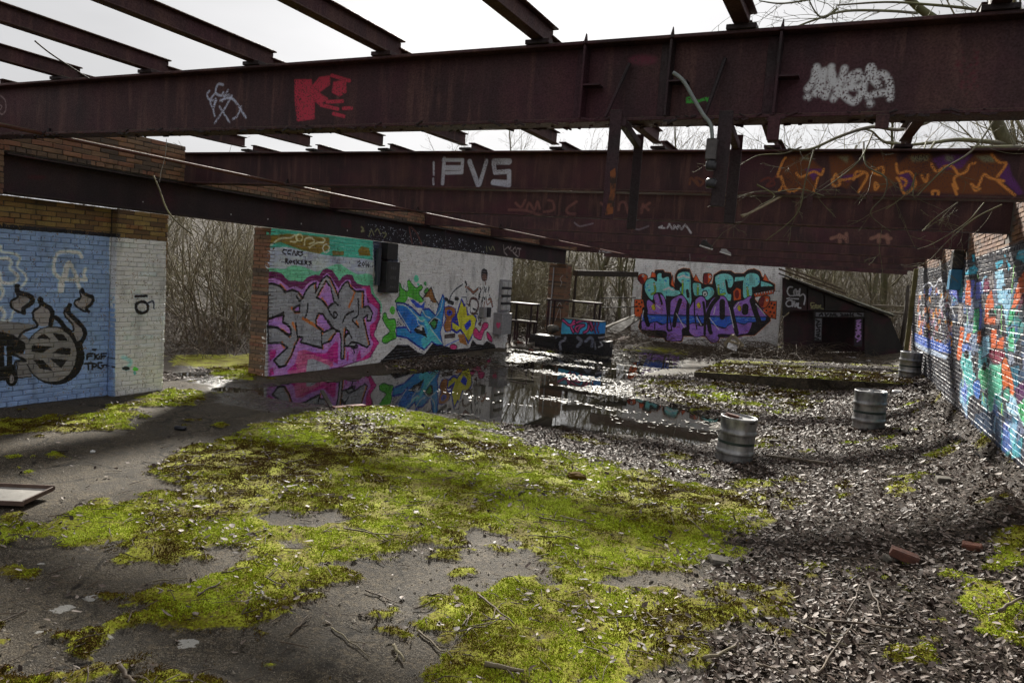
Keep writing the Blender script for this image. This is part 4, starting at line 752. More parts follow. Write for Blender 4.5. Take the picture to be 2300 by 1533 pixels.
core(wl, [((XL-.10-REC-.12, 3.9, 1.02), (.24, 3.1, 2.16)), ((XL-REC-.10, 5.79, 1.02), (.2-.0, .63, 2.155)), ((XL-.02-REC-.10, 4.4, 2.725), (.2, 3.87, .43)), ((XL-.02-REC-.10, 3.34, 2.305), (.2, 1.87, .41))], MLm)
# ---- central wall
cb = dict(e=HP, P=lambda u: (XL, u), n=(1, 0), mat=MC, bricks=lay(7.78, 15.58, -.05, 2.10))
ce = dict(e=0, P=lambda u: (u, 7.78), n=(0, -1), mat=MRAW, bricks=lay(XL-.32, XL-.003, 0, 2.10))
ce2 = dict(e=0, P=lambda u: (u, 15.58), n=(0, 1), mat=MRAW, bricks=lay(XL-.32, XL-.003, 0, 2.10))
bands = [dict(e=HP, P=lambda u: (XL-.02, u), n=(1, 0), mat=MRAW, bricks=lay(GY[k]+.17, GY[k+1]-.01, 2.52, 2.87)) for k in range(1, 6)]
wc = brick_wall('brick_wall', 'long white brick wall with violet, blue and yellow graffiti beside the puddle', [cb, ce, ce2]+bands, MC, (XL, 11.6, 0))
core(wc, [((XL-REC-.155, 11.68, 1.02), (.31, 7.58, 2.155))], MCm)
core(wc, [((XL-REC-.16, 7.84, 1.02), (.30, .10, 2.15)), ((XL-REC-.16, 15.52, 1.02), (.30, .10, 2.15))], MRAWm)
mb = MB()
for k in range(1, 6): mb.box((-.02-REC-.10, (GY[k]+.17+GY[k+1]-.01)/2-11.6, 2.69), (.2, GY[k+1]-GY[k]-.19, .36))
mb.build('mortar_core', MRAWm, wc)
# ---- back wall
bb = dict(e=0, P=lambda u: (u, YB), n=(0, -1), mat=MBk, bricks=lay(-6.62, -2.18, 0, 2.5))
wb = brick_wall('brick_wall', 'pale brick wall at the far end with turquoise and purple lettering', [bb], MBk, (-4.4, YB, 0), 0)
core(wb, [((-4.4, YB+REC+.12, 1.25), (4.42, .24, 2.5))], MBm)
# ---- right wall
ra = math.atan2(1, -RWS); rn = (-1/math.hypot(1, RWS), -RWS/math.hypot(1, RWS))
rb = dict(e=ra, P=lambda u: (rwX(u), u), n=rn, mat=MR, bricks=lay(5.6, 18.1, .05, 2.94, ok=lambda u, z: not any(abs(u-g-.08) < .14 and z > 2.44 for g in GY)))
wr = brick_wall('brick_wall', 'right hand brick wall covered in orange, teal and blue graffiti', [rb], MR, (rwX(12), 12, 0))
mb = MB(); yy = [5.6, 18.1]
mb.add([(rwX(y)+d-wr.location[0], y-12, z) for y in yy for d in (REC, .3) for z in (.0, 2.93)], [(0, 1, 3, 2), (4, 6, 7, 5), (0, 4, 5, 1), (2, 3, 7, 6), (0, 2, 6, 4), (1, 5, 7, 3)])
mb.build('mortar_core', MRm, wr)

# ============================================================ STEELWORK
def ibeam(root, L0, L1, axis, ctr, z0, z1, wf, tf=.018, tw=.014, mat=None, web=True):
    """web and two flanges as parts; axis 0 = along X (ctr = Y), 1 = along Y (ctr = X)"""
    l = root.location
    def bx(name, c0, c1, za, zb, m_):
        a = [L0, c0, za]; b = [L1, c1, zb]
        if axis == 1: a = [c0, L0, za]; b = [c1, L1, zb]
        mb = MB(); ce_ = [(p+q)/2-r for p, q, r in zip(a, b, l)]; mb.box(ce_, [q-p for p, q in zip(a, b)], .003); return mb.build(name, m_, root)
    bx('top_flange', ctr-wf/2, ctr+wf/2, z1-tf, z1, mat); bx('bottom_flange', ctr-wf/2, ctr+wf/2, z0, z0+tf, mat)
    bx('web', ctr-tw/2, ctr+tw/2, z0+tf-.001, z1-tf+.001, mat)
gl = ['nearest rusty girder across the top of the view with white and red tags', 'second rusty girder with white PVS lettering and orange outlines', 'third rusty girder with faint pink scrawls on its web', 'fourth rusty girder with small white scrawl in the middle', 'fifth rusty girder counted from the front', 'sixth rusty girder counted from the front', 'seventh rusty girder with small pale name scrawl', 'last rusty girder, resting on the far graffiti wall']
GZ = [(2.525, 2.94)] + [(2.51, 2.875)]*7
GIR = []
for k, y in enumerate(GY):
    z0, z1 = GZ[k]; x1 = rwX(y)+.12; x0 = XL-.15
    g_ = empty('steel_girder', ((x0+x1)/2, y+.08, z0), 0, gl[k], 'girder', 'steel girders spanning the hall')
    ibeam(g_, x0, x1, 0, y+.08, z0, z1, .16, mat=MG.get(k, MST)); GIR.append(g_)
# stiffeners, brackets and knife plates on the nearest girder
g1 = GIR[0]; gl0 = g1.location
for xs in (-1.455, -1.0, -.485):
    mb = MB(); mb.box((xs-gl0[0], -.045, .205), (.012, .085, .372), .002); mb.box((xs-.035-gl0[0], -.012, .205), (.055, .012, .372), .002)
    mb.prism([(xs-.008-gl0[0], .40), (xs+.012-gl0[0], .40), (xs+.004-gl0[0], .45)], -.088, -.07, 1); mb.build('stiffener', MSTD, g1)
    mb = MB(); mb.box((xs+.05-gl0[0], -.05, .19), (.09, .07, .008)); mb.build('bracket', MSTD, g1)
for xa, xb in ((-1.31, -1.22), (-.80, -.74)):
    mb = MB(); mb.tube([(xa-gl0[0], -.082, .02), (xb-gl0[0], -.03, .30)], .010, 6); mb.build('brace_rod', MSTD, g1)
for i, xs in enumerate((-.475, -.02, )):
    mb = MB(); mb.box((xs-gl0[0], -.085, -.03-.02*(1-i)), (.055, .012, .11-.05*i), .002); mb.build('cleat', MST, g1)
# the white tag sits on the web at the right, a timber offcut hangs below it
LINT = empty('steel_lintel', (XL, 11.7, 2.11), 0, 'long dark steel lintel beam along the left wall with white paint dots', 'lintel')
ibeam(LINT, 4.29, 19.05, 1, XL-.09, 2.112, 2.50, .20, mat=MT)
mb = MB(); mb.box((.006, 7.35, .19), (.014, .02, .36)); mb.build('end_plate', MSTD, LINT)
mb = MB(); mb.box((.004, .7, .19), (.012, .03, .36)); mb.build('splice_plate', MSTD, LINT)
# purlins
def purlin(x, y0, y1, z0, label, skew=0.0, mat=MST, group='purlins over the nearest bay', w_=.075, h=.115):
    p = empty('roof_purlin', (x, (y0+y1)/2, z0), 0, label, 'purlin', group)
    ibeam(p, y0, y1, 1, x, z0, z0+h, w_, .010, .010, mat); p.rotation_euler = (0, 0, skew)
    return p
for i, x in enumerate((-5.86, -4.85, -3.83, -2.79, -1.77, -.71, .33)):
    p = purlin(x+.04, -.6, 3.86, 2.965, f'rusty purlin over the nearest bay, {ORD[i]} from the left', skew=0)
    mb = MB(); mb.box((0, 3.72-p.location[1], -.012), (.14, .12, .024), .002); mb.box((-.03, 3.74-p.location[1], .03), (.012, .09, .07)); mb.build('cleat', MSTD, p)
for i, (xa, xb) in enumerate(((-6.88, -6.57), (-5.86, -5.61), (-4.85, -4.64), (-3.83, -3.66), (-2.79, -2.69), (-1.77, -1.73), (-.71, -.78), (.33, .17))):
    xa, xb = xa+.02, xb-.04
    p = purlin((xa+xb)/2, 3.84, 6.36, 2.925, f'rusty purlin over the second bay, {ORD[i]} from the left', group='purlins over the second bay', skew=-math.atan((xb-xa)/2.5))
    mb = MB(); mb.box((0, 6.43-p.location[1], -.025), (.13, .14, .022), .002); mb.build('cleat', MSTD, p)
    purlin(xb+.02, 6.46, 9.0, 2.885, f'purlin stub over the third bay, {ORD[i]} from the left', group='purlins over the third bay', h=.09)
# hanging frames under the nearest girder
for nm, xs, y, zt, zb, wd, lb in (('hanger_post', -1.235, 3.62, 2.57, 2.02, .062, 'dark hanging steel post with orange rust patches, leftmost of four'), ('hanger_post', -1.20, 3.93, 2.51, 2.0, .05, 'dark hanging steel post, second of four from the left'),
                              ('hanger_post', -.69, 3.62, 2.55, 2.10, .066, 'dark hanging steel post carrying the grey switches'), ('hanger_post', -.68, 3.93, 2.50, 2.05, .055, 'dark hanging steel post, rightmost of four')):
    h = empty(nm, (xs, y, zb), 0, lb, 'steel post', 'steel posts hanging from the first girder')
    mb = MB(); mb.box((0, 0, (zt-zb)/2), (wd, .012, zt-zb), .002); mb.build('face_plate', MSTD, h)
    mb = MB(); mb.box((-wd/2+.004, .03, (zt-zb)/2), (.010, .05, zt-zb-.004), .002); mb.build('side_flange', MSTD, h)
    if y > 3.8: mb = MB(); mb.box((0, -.16, zt-zb-.03), (.035, .30, .04), .003, Matrix.Rotation(-.18, 3, 'X').to_4x4()); mb.build('arm', MSTD, h)
    if xs < -1.21:
        M_ = Mat('orange_rust'); M_.set(M_.mix(M_.rng(M_.noise(16, 3), .45, .6), (.03, .017, .013), (.22, .07, .02)), .8); mb = MB()
        mb.add([(-.012, -.0078, .02), (.03, -.0078, .03), (.032, -.0078, .2), (.02, -.0078, .26), (-.005, -.0078, .24), (.005, -.0078, .14)], [(0, 1, 2, 3, 4, 5)]); mb.build('rust_patch', M_.m, h)
# conduit and switches
MCON = simple('grey_conduit', (.16, .19, .18), (.28, .31, .30), 20, .5); MBOX = simple('grey_enamel', (.06, .055, .055), (.12, .11, .105), 30, .5, .3); MBLK = simple('black_bakelite', (.012, .012, .014), (.03, .03, .034), 30, .35)
b = empty('switch_box', (-.76, 3.60, 2.25), 0, 'grey conduit running into two round black switches on the hanging post', 'switch')
pts = catmull([atY(x, y, 3.56) for x, y in ((1512, 163), (1535, 182), (1560, 225), (1580, 258), (1596, 280), (1600, 312))], 5)
mb = MB(); mb.tube([np.array(p)-np.array(b.location) for p in pts], .009, 8); mb.build('conduit', MCON, b, True)
def bxpx(x0, y0, x1, y1, Y, d): 
    a = atY(x0, y0, Y); c_ = atY(x1, y1, Y); return ((a[0]+c_[0])/2, Y, (a[2]+c_[2])/2), (abs(c_[0]-a[0]), d, abs(a[2]-c_[2]))
def rel(c_, b): return tuple(np.array(c_)-np.array(b.location))
c_, d = bxpx(1589, 312, 1608, 360, 3.58, .04); mb = MB(); mb.box(rel(c_, b), d, .004); mb.build('junction_box', MBOX, b)
for yy_ in (372, 412):
    q = atY(1597, yy_, 3.57); mb = MB(); mb.lathe([(0, -.022), (.02, -.022), (.026, -.014), (.026, .014), (.02, .022), (0, .022)], rel(q, b), 18); mb.build('rotary_switch', MBLK, b, True)
# red pipe slung under the girders
b = empty('pipe_run', (-6.0, 11, 2.47), 0, 'thin red brown pipe running under the girders on the left', 'pipe')
MPIPE = steel_mat('red_pipe_paint', base=((.07, .025, .02), (.13, .05, .04), (.19, .085, .065)), streak=False)
mb = MB(); mb.tube([(0, -10.5, .065), (0, -7.9, .065), (0, -2, .04), (0, 8.6, .015)], .0165, 10); mb.build('pipe', MPIPE, b, True)
for k in range(0, 7): mb = MB(); mb.tube([(0, GY[k]+.04-11, .062-.0025*k), (0, GY[k]+.10-11, .062-.0025*k)], .026, 10); mb.box((0, GY[k]+.07-11, .06-.002*k+.03), (.02, .03, .05)); mb.build('clamp', MSTD, b)

r_ = random.Random(9); mb = MB()
for i in range(420):
    x = r_.uniform(-7.4, 1.3); yy_ = r_.choice([-.08, -.078, .0, .05]); s_ = r_.uniform(.004, .016)
    mb.box((x-gl0[0], yy_+r_.uniform(-.004, .004), -.002-s_*.2+(.02 if r_.random() < .35 else 0)), (s_*r_.uniform(1, 3.5), s_, s_*.7), .001, Matrix.Rotation(r_.uniform(-.5, .5), 3, 'Y').to_4x4())
tag(mb.build('rust_scale', MSTD, g1), kind='stuff')
BOLT = [(-7.2+.55*i) for i in range(15)]
for k in (0, 1):
    g_ = GIR[k]; l_ = g_.location
    for x in BOLT:
        if x > 1: continue
        mb = MB(); mb.lathe([(0, .010), (.008, .010), (.011, .006), (.011, 0)], (0, 0, 0), 8); o = mb.build('bolt', MSTD, g_); o.location = (x+r_.uniform(-.05, .05)-l_[0], -.05, .018)

# ============================================================ GROUND
def inpoly(px, py, poly):
    r_ = np.zeros(px.shape, bool); n = len(poly)
    for i in range(n):
        x0, y0 = poly[i]; x1, y1 = poly[(i+1) % n]
        if y0 == y1: continue
        cnd = ((py >= min(y0, y1)) & (py < max(y0, y1))); r_ ^= cnd & (px < x0+(py-y0)*(x1-x0)/(y1-y0))
    return r_
def sdist(px, py, poly):
    d = np.full(px.shape, 1e9)
    for i in range(len(poly)):
        a = np.array(poly[i]); b = np.array(poly[(i+1) % len(poly)]); e = b-a
        t = np.clip(((px-a[0])*e[0]+(py-a[1])*e[1])/(e@e+1e-9), 0, 1)
        d = np.minimum(d, np.hypot(px-a[0]-t*e[0], py-a[1]-t*e[1]))
    return np.where(inpoly(px, py, poly), d, -d)
def gpoly(pts): return [tuple(atZ(x, y, 0)[:2]) for x, y in pts]
PUD = gpoly([(600, 868), (560, 880), (600, 892), (690, 898), (760, 904), (850, 912), (960, 914), (1040, 926), (1080, 944), (1180, 952), (1260, 962), (1360, 966), (1440, 974), (1540, 990), (1610, 985), (1625, 968), (1600, 945), (1570, 930), (1540, 918), (1480, 905), (1430, 890), (1400, 872), (1420, 850), (1470, 836), (1540, 826), (1560, 806), (1500, 790), (1400, 784), (1250, 786), (1150, 782), (1110, 792), (1060, 800), (1110, 806), (1105, 820), (1000, 826), (900, 832), (850, 838), (780, 848), (700, 856)])
PUD2 = gpoly([(490, 872), (560, 864), (590, 872), (560, 888), (500, 890)])
PUD3 = gpoly([(395, 838), (420, 833), (460, 838), (440, 846), (405, 846)])
MOSS = [gpoly(p) for p in ([(840, 912), (930, 930), (1040, 952), (1100, 975), (1250, 1010), (1420, 1045), (1560, 1080), (1690, 1110), (1740, 1200), (1660, 1270), (1560, 1275), (1480, 1260), (1380, 1280), (1300, 1300), (1220, 1260), (1170, 1240), (1050, 1225), (980, 1240), (900, 1270), (860, 1290), (800, 1280), (740, 1330), (700, 1400), (640, 1430), (560, 1390), (470, 1400), (360, 1405), (290, 1380), (330, 1310), (420, 1285), (560, 1250), (660, 1225), (590, 1225), (420, 1243), (250, 1245), (130, 1230), (25, 1200), (60, 1180), (170, 1140), (350, 1122), (450, 1112), (420, 1088), (345, 1062), (400, 1012), (520, 975), (620, 950), (700, 932)],
        [(870, 1400), (900, 1365), (1000, 1335), (1150, 1315), (1300, 1300), (1500, 1310), (1700, 1335), (1830, 1318), (1810, 1360), (1660, 1400), (1540, 1440), (1600, 1560), (900, 1580), (950, 1480), (1010, 1430)],
        [(-80, 950), (100, 935), (200, 925), (300, 900), (380, 866), (470, 886), (440, 908), (330, 918), (290, 935), (270, 962), (130, 978), (-80, 985)], [(375, 800), (590, 795), (590, 850), (520, 850), (470, 830), (400, 822)],
        [(1430, 850), (1600, 865), (1800, 878), (1890, 900), (1850, 922), (1700, 942), (1560, 912), (1450, 890)], [(1690, 982), (1850, 985), (1900, 1000), (1750, 1012)], [(240, 1500), (330, 1490), (420, 1510), (430, 1560), (230, 1560)], [(-40, 1490), (60, 1480), (95, 1495), (40, 1530), (-40, 1545)], [(1600, 1065), (1720, 1090), (1700, 1130), (1640, 1110)], [(1380, 785), (1460, 778), (1700, 800), (1560, 800)], [(2060, 1085), (2160, 1090), (2140, 1108), (2060, 1100)], [(2180, 1310), (2320, 1310), (2320, 1370), (2200, 1360)])]
BARE = [gpoly(p) for p in ([(560, 1168), (620, 1148), (760, 1150), (800, 1178), (700, 1202), (600, 1196)], [(600, 1430), (720, 1380), (780, 1330), (860, 1290), (960, 1255), (1060, 1232), (1150, 1248), (1160, 1280), (1060, 1305), (960, 1320), (900, 1350), (840, 1420), (900, 1440), (1000, 1430), (980, 1490), (900, 1560), (560, 1560), (560, 1480)], [(1060, 1195), (1140, 1200), (1130, 1218), (1060, 1215)])]
LITTER = [gpoly(p) for p in ([(1050, 942), (1200, 955), (1400, 980), (1560, 995), (1640, 985), (1620, 940), (1760, 935), (1900, 925), (1960, 890), (2120, 870), (2360, 1000), (2500, 1200), (2500, 1700), (1560, 1600), (1520, 1430), (1650, 1400), (1720, 1340), (1560, 1310), (1640, 1250), (1700, 1200), (1640, 1110), (1450, 1065), (1250, 1020), (1130, 985)], [(740, 925), (880, 930), (900, 955), (800, 985), (720, 965)], [(1560, 850), (2060, 880), (2050, 905), (1900, 905), (1700, 880)], [(860, 812), (1000, 800), (1110, 808), (1090, 824), (900, 832)], [(1500, 760), (1800, 765), (2040, 790), (2040, 830), (1560, 815)], [(1160, 760), (1430, 760), (1430, 785), (1160, 788)], [(1410, 845), (1560, 850), (1900, 880), (1900, 945), (1640, 990), (1610, 940), (1440, 893)])]
WET = [gpoly(p) for p in ([(470, 868), (600, 858), (700, 860), (840, 880), (860, 915), (740, 915), (600, 928), (480, 905)], [(400, 815), (580, 850), (500, 870), (400, 850)])]
def soft_in(X, Y, polys, w_, warp=.25, seed=3):
    wx = X+(fbm(X*1.7, Y*1.7, 4, seed)-.5)*warp*2; wy = Y+(fbm(X*1.7+9, Y*1.7, 4, seed+7)-.5)*warp*2
    m_ = np.zeros(X.shape)
    for p in polys:
        xs = [q[0] for q in p]; ys = [q[1] for q in p]
        sel = (wx > min(xs)-w_) & (wx < max(xs)+w_) & (wy > min(ys)-w_) & (wy < max(ys)+w_)
        if sel.any(): m_[sel] = np.maximum(m_[sel], sstep(-w_, w_, sdist(wx[sel], wy[sel], p)))
    return m_
def masks(X, Y):
    moss = np.maximum(soft_in(X, Y, [p for i, p in enumerate(MOSS) if i not in (4, 5, 8, 9)], .24, .20), soft_in(X, Y, [MOSS[i] for i in (4, 5, 8, 9)], .3, .3)*sstep(.34, .50, fbm(X*3.6, Y*3.6, 4, 83))); bare = soft_in(X, Y, BARE, .08, .14, 21); lit = soft_in(X, Y, LITTER, .3, .25, 33)
    pat = sstep(.60, .66, fbm(X*5, Y*5, 4, 50))*sstep(7.5, 5, Y)*sstep(.45, .6, fbm(X*.9, Y*.9, 2, 60))
    moss = np.maximum(moss*(1-bare), .9*pat)
    moss = sstep(.32, .70, moss+(fbm(X*7, Y*7, 4, 64)-.5)*1.5*(moss > .004)-.10*sstep(.55, .65, fbm(X*2.1, Y*2.1, 3, 66)))
    cush = sstep(.64, .70, fbm(X*4.2, Y*4.2, 3, 58))*sstep(.12, .6, bare); moss = np.maximum(moss, cush)
    moss = moss*(1-.5*lit*sstep(.45, .62, fbm(X*3.1, Y*3.1, 3, 71)))
    lit = np.maximum(lit*(1-.85*moss), 0)
    tuft = sstep(.69, .74, fbm(X*2.6, Y*2.6, 4, 91))*lit
    return np.clip(moss+tuft*.9, 0, 1), np.clip(lit-tuft*.8, 0, 1)
def hgt(X, Y, detail=True):
    X = np.asarray(X, float); Y = np.asarray(Y, float)
    inside = sstep(-8.3, -7.7, X)*sstep(30, 24, Y)
    z = .44*np.clip((X+1.1)/2.25, 0, 1)**1.7*sstep(2.0, 6.5, Y)*sstep(3.2, 2.0, X) + .40*sstep(2.0, 3.2, X)*sstep(2, 6, Y)
    z = z + .06*sstep(11.5, 13.6, Y)*sstep(-4.2, -2.6, X) + .10*sstep(17, 20, Y)*sstep(-3.5, -1, X)
    dr = X-(RWC-RWS*Y-.34); z = z + (.03+.07*fbm(X*3, Y*3, 3, 55))*np.exp(-(dr/.12)**2)*sstep(13, 11.5, Y)*sstep(5, 6.5, Y)
    d = X-(RWC-RWS*Y-.13); z = z - .17*np.exp(-(d/.10)**2)*sstep(14, 12, Y)*sstep(3, 5, Y)
    z = z + 4.5*sstep(26, 62, Y) + 3.2*sstep(-13, -48, X)*(1-.6*sstep(26, 62, Y)) + 2.5*sstep(6, 30, X)
    z = z + (fbm(X*.35, Y*.35, 3, 5)-.5)*.5*(1-inside*sstep(-30, -20, -abs(Y)))*sstep(8.4, 11, np.hypot(X+3, (Y-12)*.6))
    if detail:
        z = z + (fbm(X*1.6, Y*1.6, 4, 8)-.5)*.022
        for P, dp in ((PUD, .06), (PUD2, .03), (PUD3, .03)):
            xs = [q[0] for q in P]; ys = [q[1] for q in P]
            sel = (X > min(xs)-.5) & (X < max(xs)+.5) & (Y > min(ys)-.5) & (Y < max(ys)+.5)
            if sel.any():
                sd_ = sdist(X[sel], Y[sel], P)+(fbm(X[sel]*2.2, Y[sel]*2.2, 4, 77)-.5)*.8; zz = z[sel]; k = sstep(-.22, .22, sd_)
                isl = sstep(.57, .66, fbm(X[sel]*1.1, Y[sel]*2.6, 4, 15))*.032*sstep(10.5, 14, Y[sel])
                z[sel] = zz*(1-k) + (zz*.4-dp+isl)*k
    return z
def axis(lo, hi, dense, far, g=1.18):
    a = [dense[0]]
    for s0, s1, st in [(dense[i], dense[i+2], dense[i+1]) for i in range(0, len(dense)-2, 2)]: a += list(np.arange(s0+st, s1, st))
    st = dense[1]; q = a[0]; left = []
    while q > lo: q -= st; st *= g; left.append(q)
    st = dense[-2]; q = a[-1]; right = []
    while q < hi: q += st; st *= g; right.append(q)
    return np.array(left[::-1]+a+right)
gx = axis(-220, 220, [-9.2, .036, 1.7], 0); gy = axis(-60, 320, [1.2, .03, 8.0, .05, 14, .08, 24.0], 0)
GX, GYY = np.meshgrid(gx, gy); fx, fy = GX.ravel(), GYY.ravel()
near = (fx > -13) & (fx < 4) & (fy > .5) & (fy < 26)
mo = np.zeros(fx.shape); li = np.zeros(fx.shape); we = np.zeros(fx.shape)
mo[near], li[near] = masks(fx[near], fy[near]); we[near] = soft_in(fx[near], fy[near], WET, .25, .2, 44)
out_ = ~((fx > -8) & (fx < 1.6) & (fy < 23)); li = np.where(out_ & ~(near & (mo > .3)), np.maximum(li, .85), li)
fz = hgt(fx, fy)
fz = fz + mo*(.012+.03*np.where(near, fbm(fx*7, fy*7, 3, 31)*fbm(fx*1.8, fy*1.8, 2, 32), 0)) + li*.012*np.where(near, fbm(fx*9, fy*9, 2, 35), 0)
nx_, ny_ = len(gx), len(gy); ii = np.arange(nx_*ny_).reshape(ny_, nx_)
FQ = np.stack([ii[:-1, :-1], ii[:-1, 1:], ii[1:, 1:], ii[1:, :-1]], -1).reshape(-1, 4)
me = np_mesh('ground', np.stack([fx, fy, fz], 1), FQ, True)
white = np.zeros(fx.shape)
soil = sstep(.17, .08, np.abs(fx-(RWC-RWS*fy-.20)+(fbm(fx*4, fy*4, 3, 56)-.5)*.25))*sstep(12.6, 11.4, fy)*sstep(5, 6.5, fy); li *= 1-.55*soil; mo *= 1-.8*soil
for x, y, r_ in ((88, 1266, .035), (145, 1366, .06), (205, 1343, .04), (90, 1415, .03), (420, 1446, .045), (240, 1434, .03), (470, 1395, .05), (160, 1560, .05)):
    p = atZ(x, y); white = np.maximum(white, sstep(1, .5, np.hypot((fx-p[0])*.7, fy-p[1])/r_/(.35+1.1*fbm(fx*9, fy*9, 2, 3))))
for nm, val in (('moss', mo), ('litter', li), ('wet', we), ('white', white), ('soil', soil)):
    a = me.attributes.new(nm, 'FLOAT', 'POINT'); a.data.foreach_set('value', val.astype(np.float32))
def look(F_, X, Y):
    F2 = F_.reshape(len(gy), len(gx)); i = np.clip(np.searchsorted(gx, X)-1, 0, len(gx)-2); j = np.clip(np.searchsorted(gy, Y)-1, 0, len(gy)-2)
    u = np.clip((X-gx[i])/(gx[i+1]-gx[i]), 0, 1); v = np.clip((Y-gy[j])/(gy[j+1]-gy[j]), 0, 1)
    return (F2[j, i]*(1-u)+F2[j, i+1]*u)*(1-v)+(F2[j+1, i]*(1-u)+F2[j+1, i+1]*u)*v
def gz(x, y): return float(look(fz, np.array([x]), np.array([y]))[0])
def ground_mat():
    M_ = Mat('ground_concrete_moss'); n1 = M_.noise(1.3, 5); n2 = M_.noise(9, 5); n3 = M_.noise(60, 4); n4 = M_.noise(220, 2); vr = M_.vor(90)
    con = M_.ramp(M_.math('ADD', M_.math('MULTIPLY', n1, .55), M_.math('MULTIPLY', n2, .45)), [(.36, (.014, .011, .008)), (.46, (.045, .036, .025)), (.56, (.085, .070, .050)), (.72, (.15, .13, .10))])
    con = M_.mix(M_.rng(n4, .54, .68, 0, .75), con, (.24, .21, .16)); con = M_.mix(M_.rng(n3, .48, .66, 0, .8), con, (.025, .020, .014)); con = M_.mix(M_.rng(M_.noise(26, 4, rough=.7), .52, .6, 0, .6), con, (.16, .125, .08))
    n5 = M_.noise(130, 2, rough=.8); con = M_.mix(M_.rng(n5, .50, .60, 0, .8), con, (.02, .015, .010)); con = M_.mix(M_.rng(n5, .40, .33, 0, .7), con, (.27, .235, .18))
    con = M_.mix(M_.rng(M_.noise(3.1, 6, rough=.7), .5, .62, 0, .55), con, (.05, .045, .038))
    con = M_.mix(M_.math('MULTIPLY', M_.rng(M_.math('ADD', M_.attr('white'), M_.math('MULTIPLY', M_.math('SUBTRACT', M_.noise(38, 4, rough=.7), .5), 1.6)), .5, .65), M_.rng(M_.attr('white'), .02, .1)), con, (.34, .33, .30))
    wv = M_.n('ShaderNodeTexNoise'); wv.inputs['Scale'].default_value = 2.5; M_.l(M_.pos(), wv.inputs['Vector']); vv = M_.n('ShaderNodeVectorMath', operation='MULTIPLY_ADD'); M_.l(wv.outputs['Color'], vv.inputs[0]); vv.inputs[1].default_value = (.5, .5, .5); M_.l(M_.pos(), vv.inputs[2])
    crk = M_.rng(M_.vor(.75, vv.outputs[0], 'DISTANCE_TO_EDGE'), .006, .020, 1, 0); con = M_.mix(M_.math('MULTIPLY', crk, M_.rng(n2, .4, .6, .2, .9)), con, (.012, .010, .007))
    mc = M_.ramp(M_.math('ADD', M_.math('MULTIPLY', M_.noise(4, 4), .5), M_.math('MULTIPLY', n3, .5)), [(.32, (.05, .034, .006)), (.46, (.13, .11, .010)), (.58, (.25, .27, .016)), (.72, (.38, .42, .035))])
    lc = M_.ramp(n3, [(.3, (.012, .009, .007)), (.55, (.04, .03, .022)), (.75, (.10, .078, .06))])
    mm = M_.rng(M_.math('ADD', M_.attr('moss'), M_.math('MULTIPLY', M_.math('SUBTRACT', M_.math('ADD', M_.math('MULTIPLY', n3, .6), M_.math('MULTIPLY', M_.noise(22, 3), .4)), .5), 1.3)), .38, .72)
    lm = M_.rng(M_.math('ADD', M_.attr('litter'), M_.math('MULTIPLY', M_.math('SUBTRACT', n2, .5), .8)), .4, .6)
    wet = M_.rng(M_.math('ADD', M_.attr('wet'), M_.math('MULTIPLY', M_.math('SUBTRACT', n2, .5), .7)), .35, .75)
    z = M_.xyz()[2]; sub = M_.rng(z, -.03, .005, 1, 0); wet2 = M_.math('MAXIMUM', wet, sub)
    con = M_.mix(wet2, con, M_.mix(1.0, con, (.5, .5, .52), 'MULTIPLY'))
    con = M_.mix(M_.attr('soil'), con, M_.ramp(n3, [(.3, (.008, .005, .004)), (.6, (.026, .017, .011)), (.8, (.06, .04, .028))]))
    colr = M_.mix(mm, M_.mix(lm, con, lc), mc)
    r_ = M_.mix(M_.math('MAXIMUM', mm, lm), M_.mix(wet, (.75, .75, .75), M_.scale((.28, .28, .28), M_.rng(n2, .3, .7, .4, 1.3))), (.85, .85, .85))
    M_.set(colr, r_, 0, M_.mix(wet, (.12, .12, .12), (.45, .45, .45))); M_.bump(M_.math('ADD', M_.math('MULTIPLY', n3, .8), M_.math('ADD', M_.math('MULTIPLY', n5, .5), M_.math('MULTIPLY', n4, .3))), .8, .010)
    return M_.m
GROUND = tag(link('ground', me, ground_mat()), kind='structure')
# ---- puddle
M_ = Mat('puddle_water'); M_.set((.012, .011, .008), M_.rng(M_.noise(3, 3), .4, .65, .015, .05), 0, .5); M_.b.inputs['IOR'].default_value = 1.5
M_.bump(M_.noise(5, 3), .02, .01)
WZ = -.018
mb = MB(); mb.add([(-7.5, 5, WZ), (-.8, 5, WZ), (-.8, 22.3, WZ), (-7.5, 22.3, WZ)], [(0, 1, 2, 3)]); mb.add([(-9.6, 5.9, WZ), (-7.5, 5.9, WZ), (-7.5, 7.6, WZ), (-9.6, 7.6, WZ)], [(0, 1, 2, 3)])
tag(mb.build('puddle', M_.m), kind='structure')

# ---- raised broken slab at the right
SX0, SX1, SY0, SY1 = -2.72, .86, 13.7, 17.6
sx = np.linspace(SX0, SX1, 130); sy = np.linspace(SY0, SY1, 90); A, B_ = np.meshgrid(sx, sy)
ztop = .17+(A-SX0)*.068
fr = (fbm(A*2, B_*0+3, 3, 12)-.5)*.14
TOPZ = ztop+(fbm(A*3, B_*3, 4, 2)-.5)*.03
V = np.stack([A, np.where(B_ == sy[0], B_, B_)+fr*sstep(1.2, 0, B_-SY0), TOPZ], -1)
i2 = np.arange(A.size).reshape(A.shape); FQ2 = np.stack([i2[:-1, :-1], i2[:-1, 1:], i2[1:, 1:], i2[1:, :-1]], -1).reshape(-1, 4)
V = V.reshape(-1, 3); edge = np.concatenate([i2[0, :], i2[1:, -1], i2[-1, -2::-1], i2[-2:0:-1, 0]]); low = V[edge].copy(); low[:, 2] = -.1
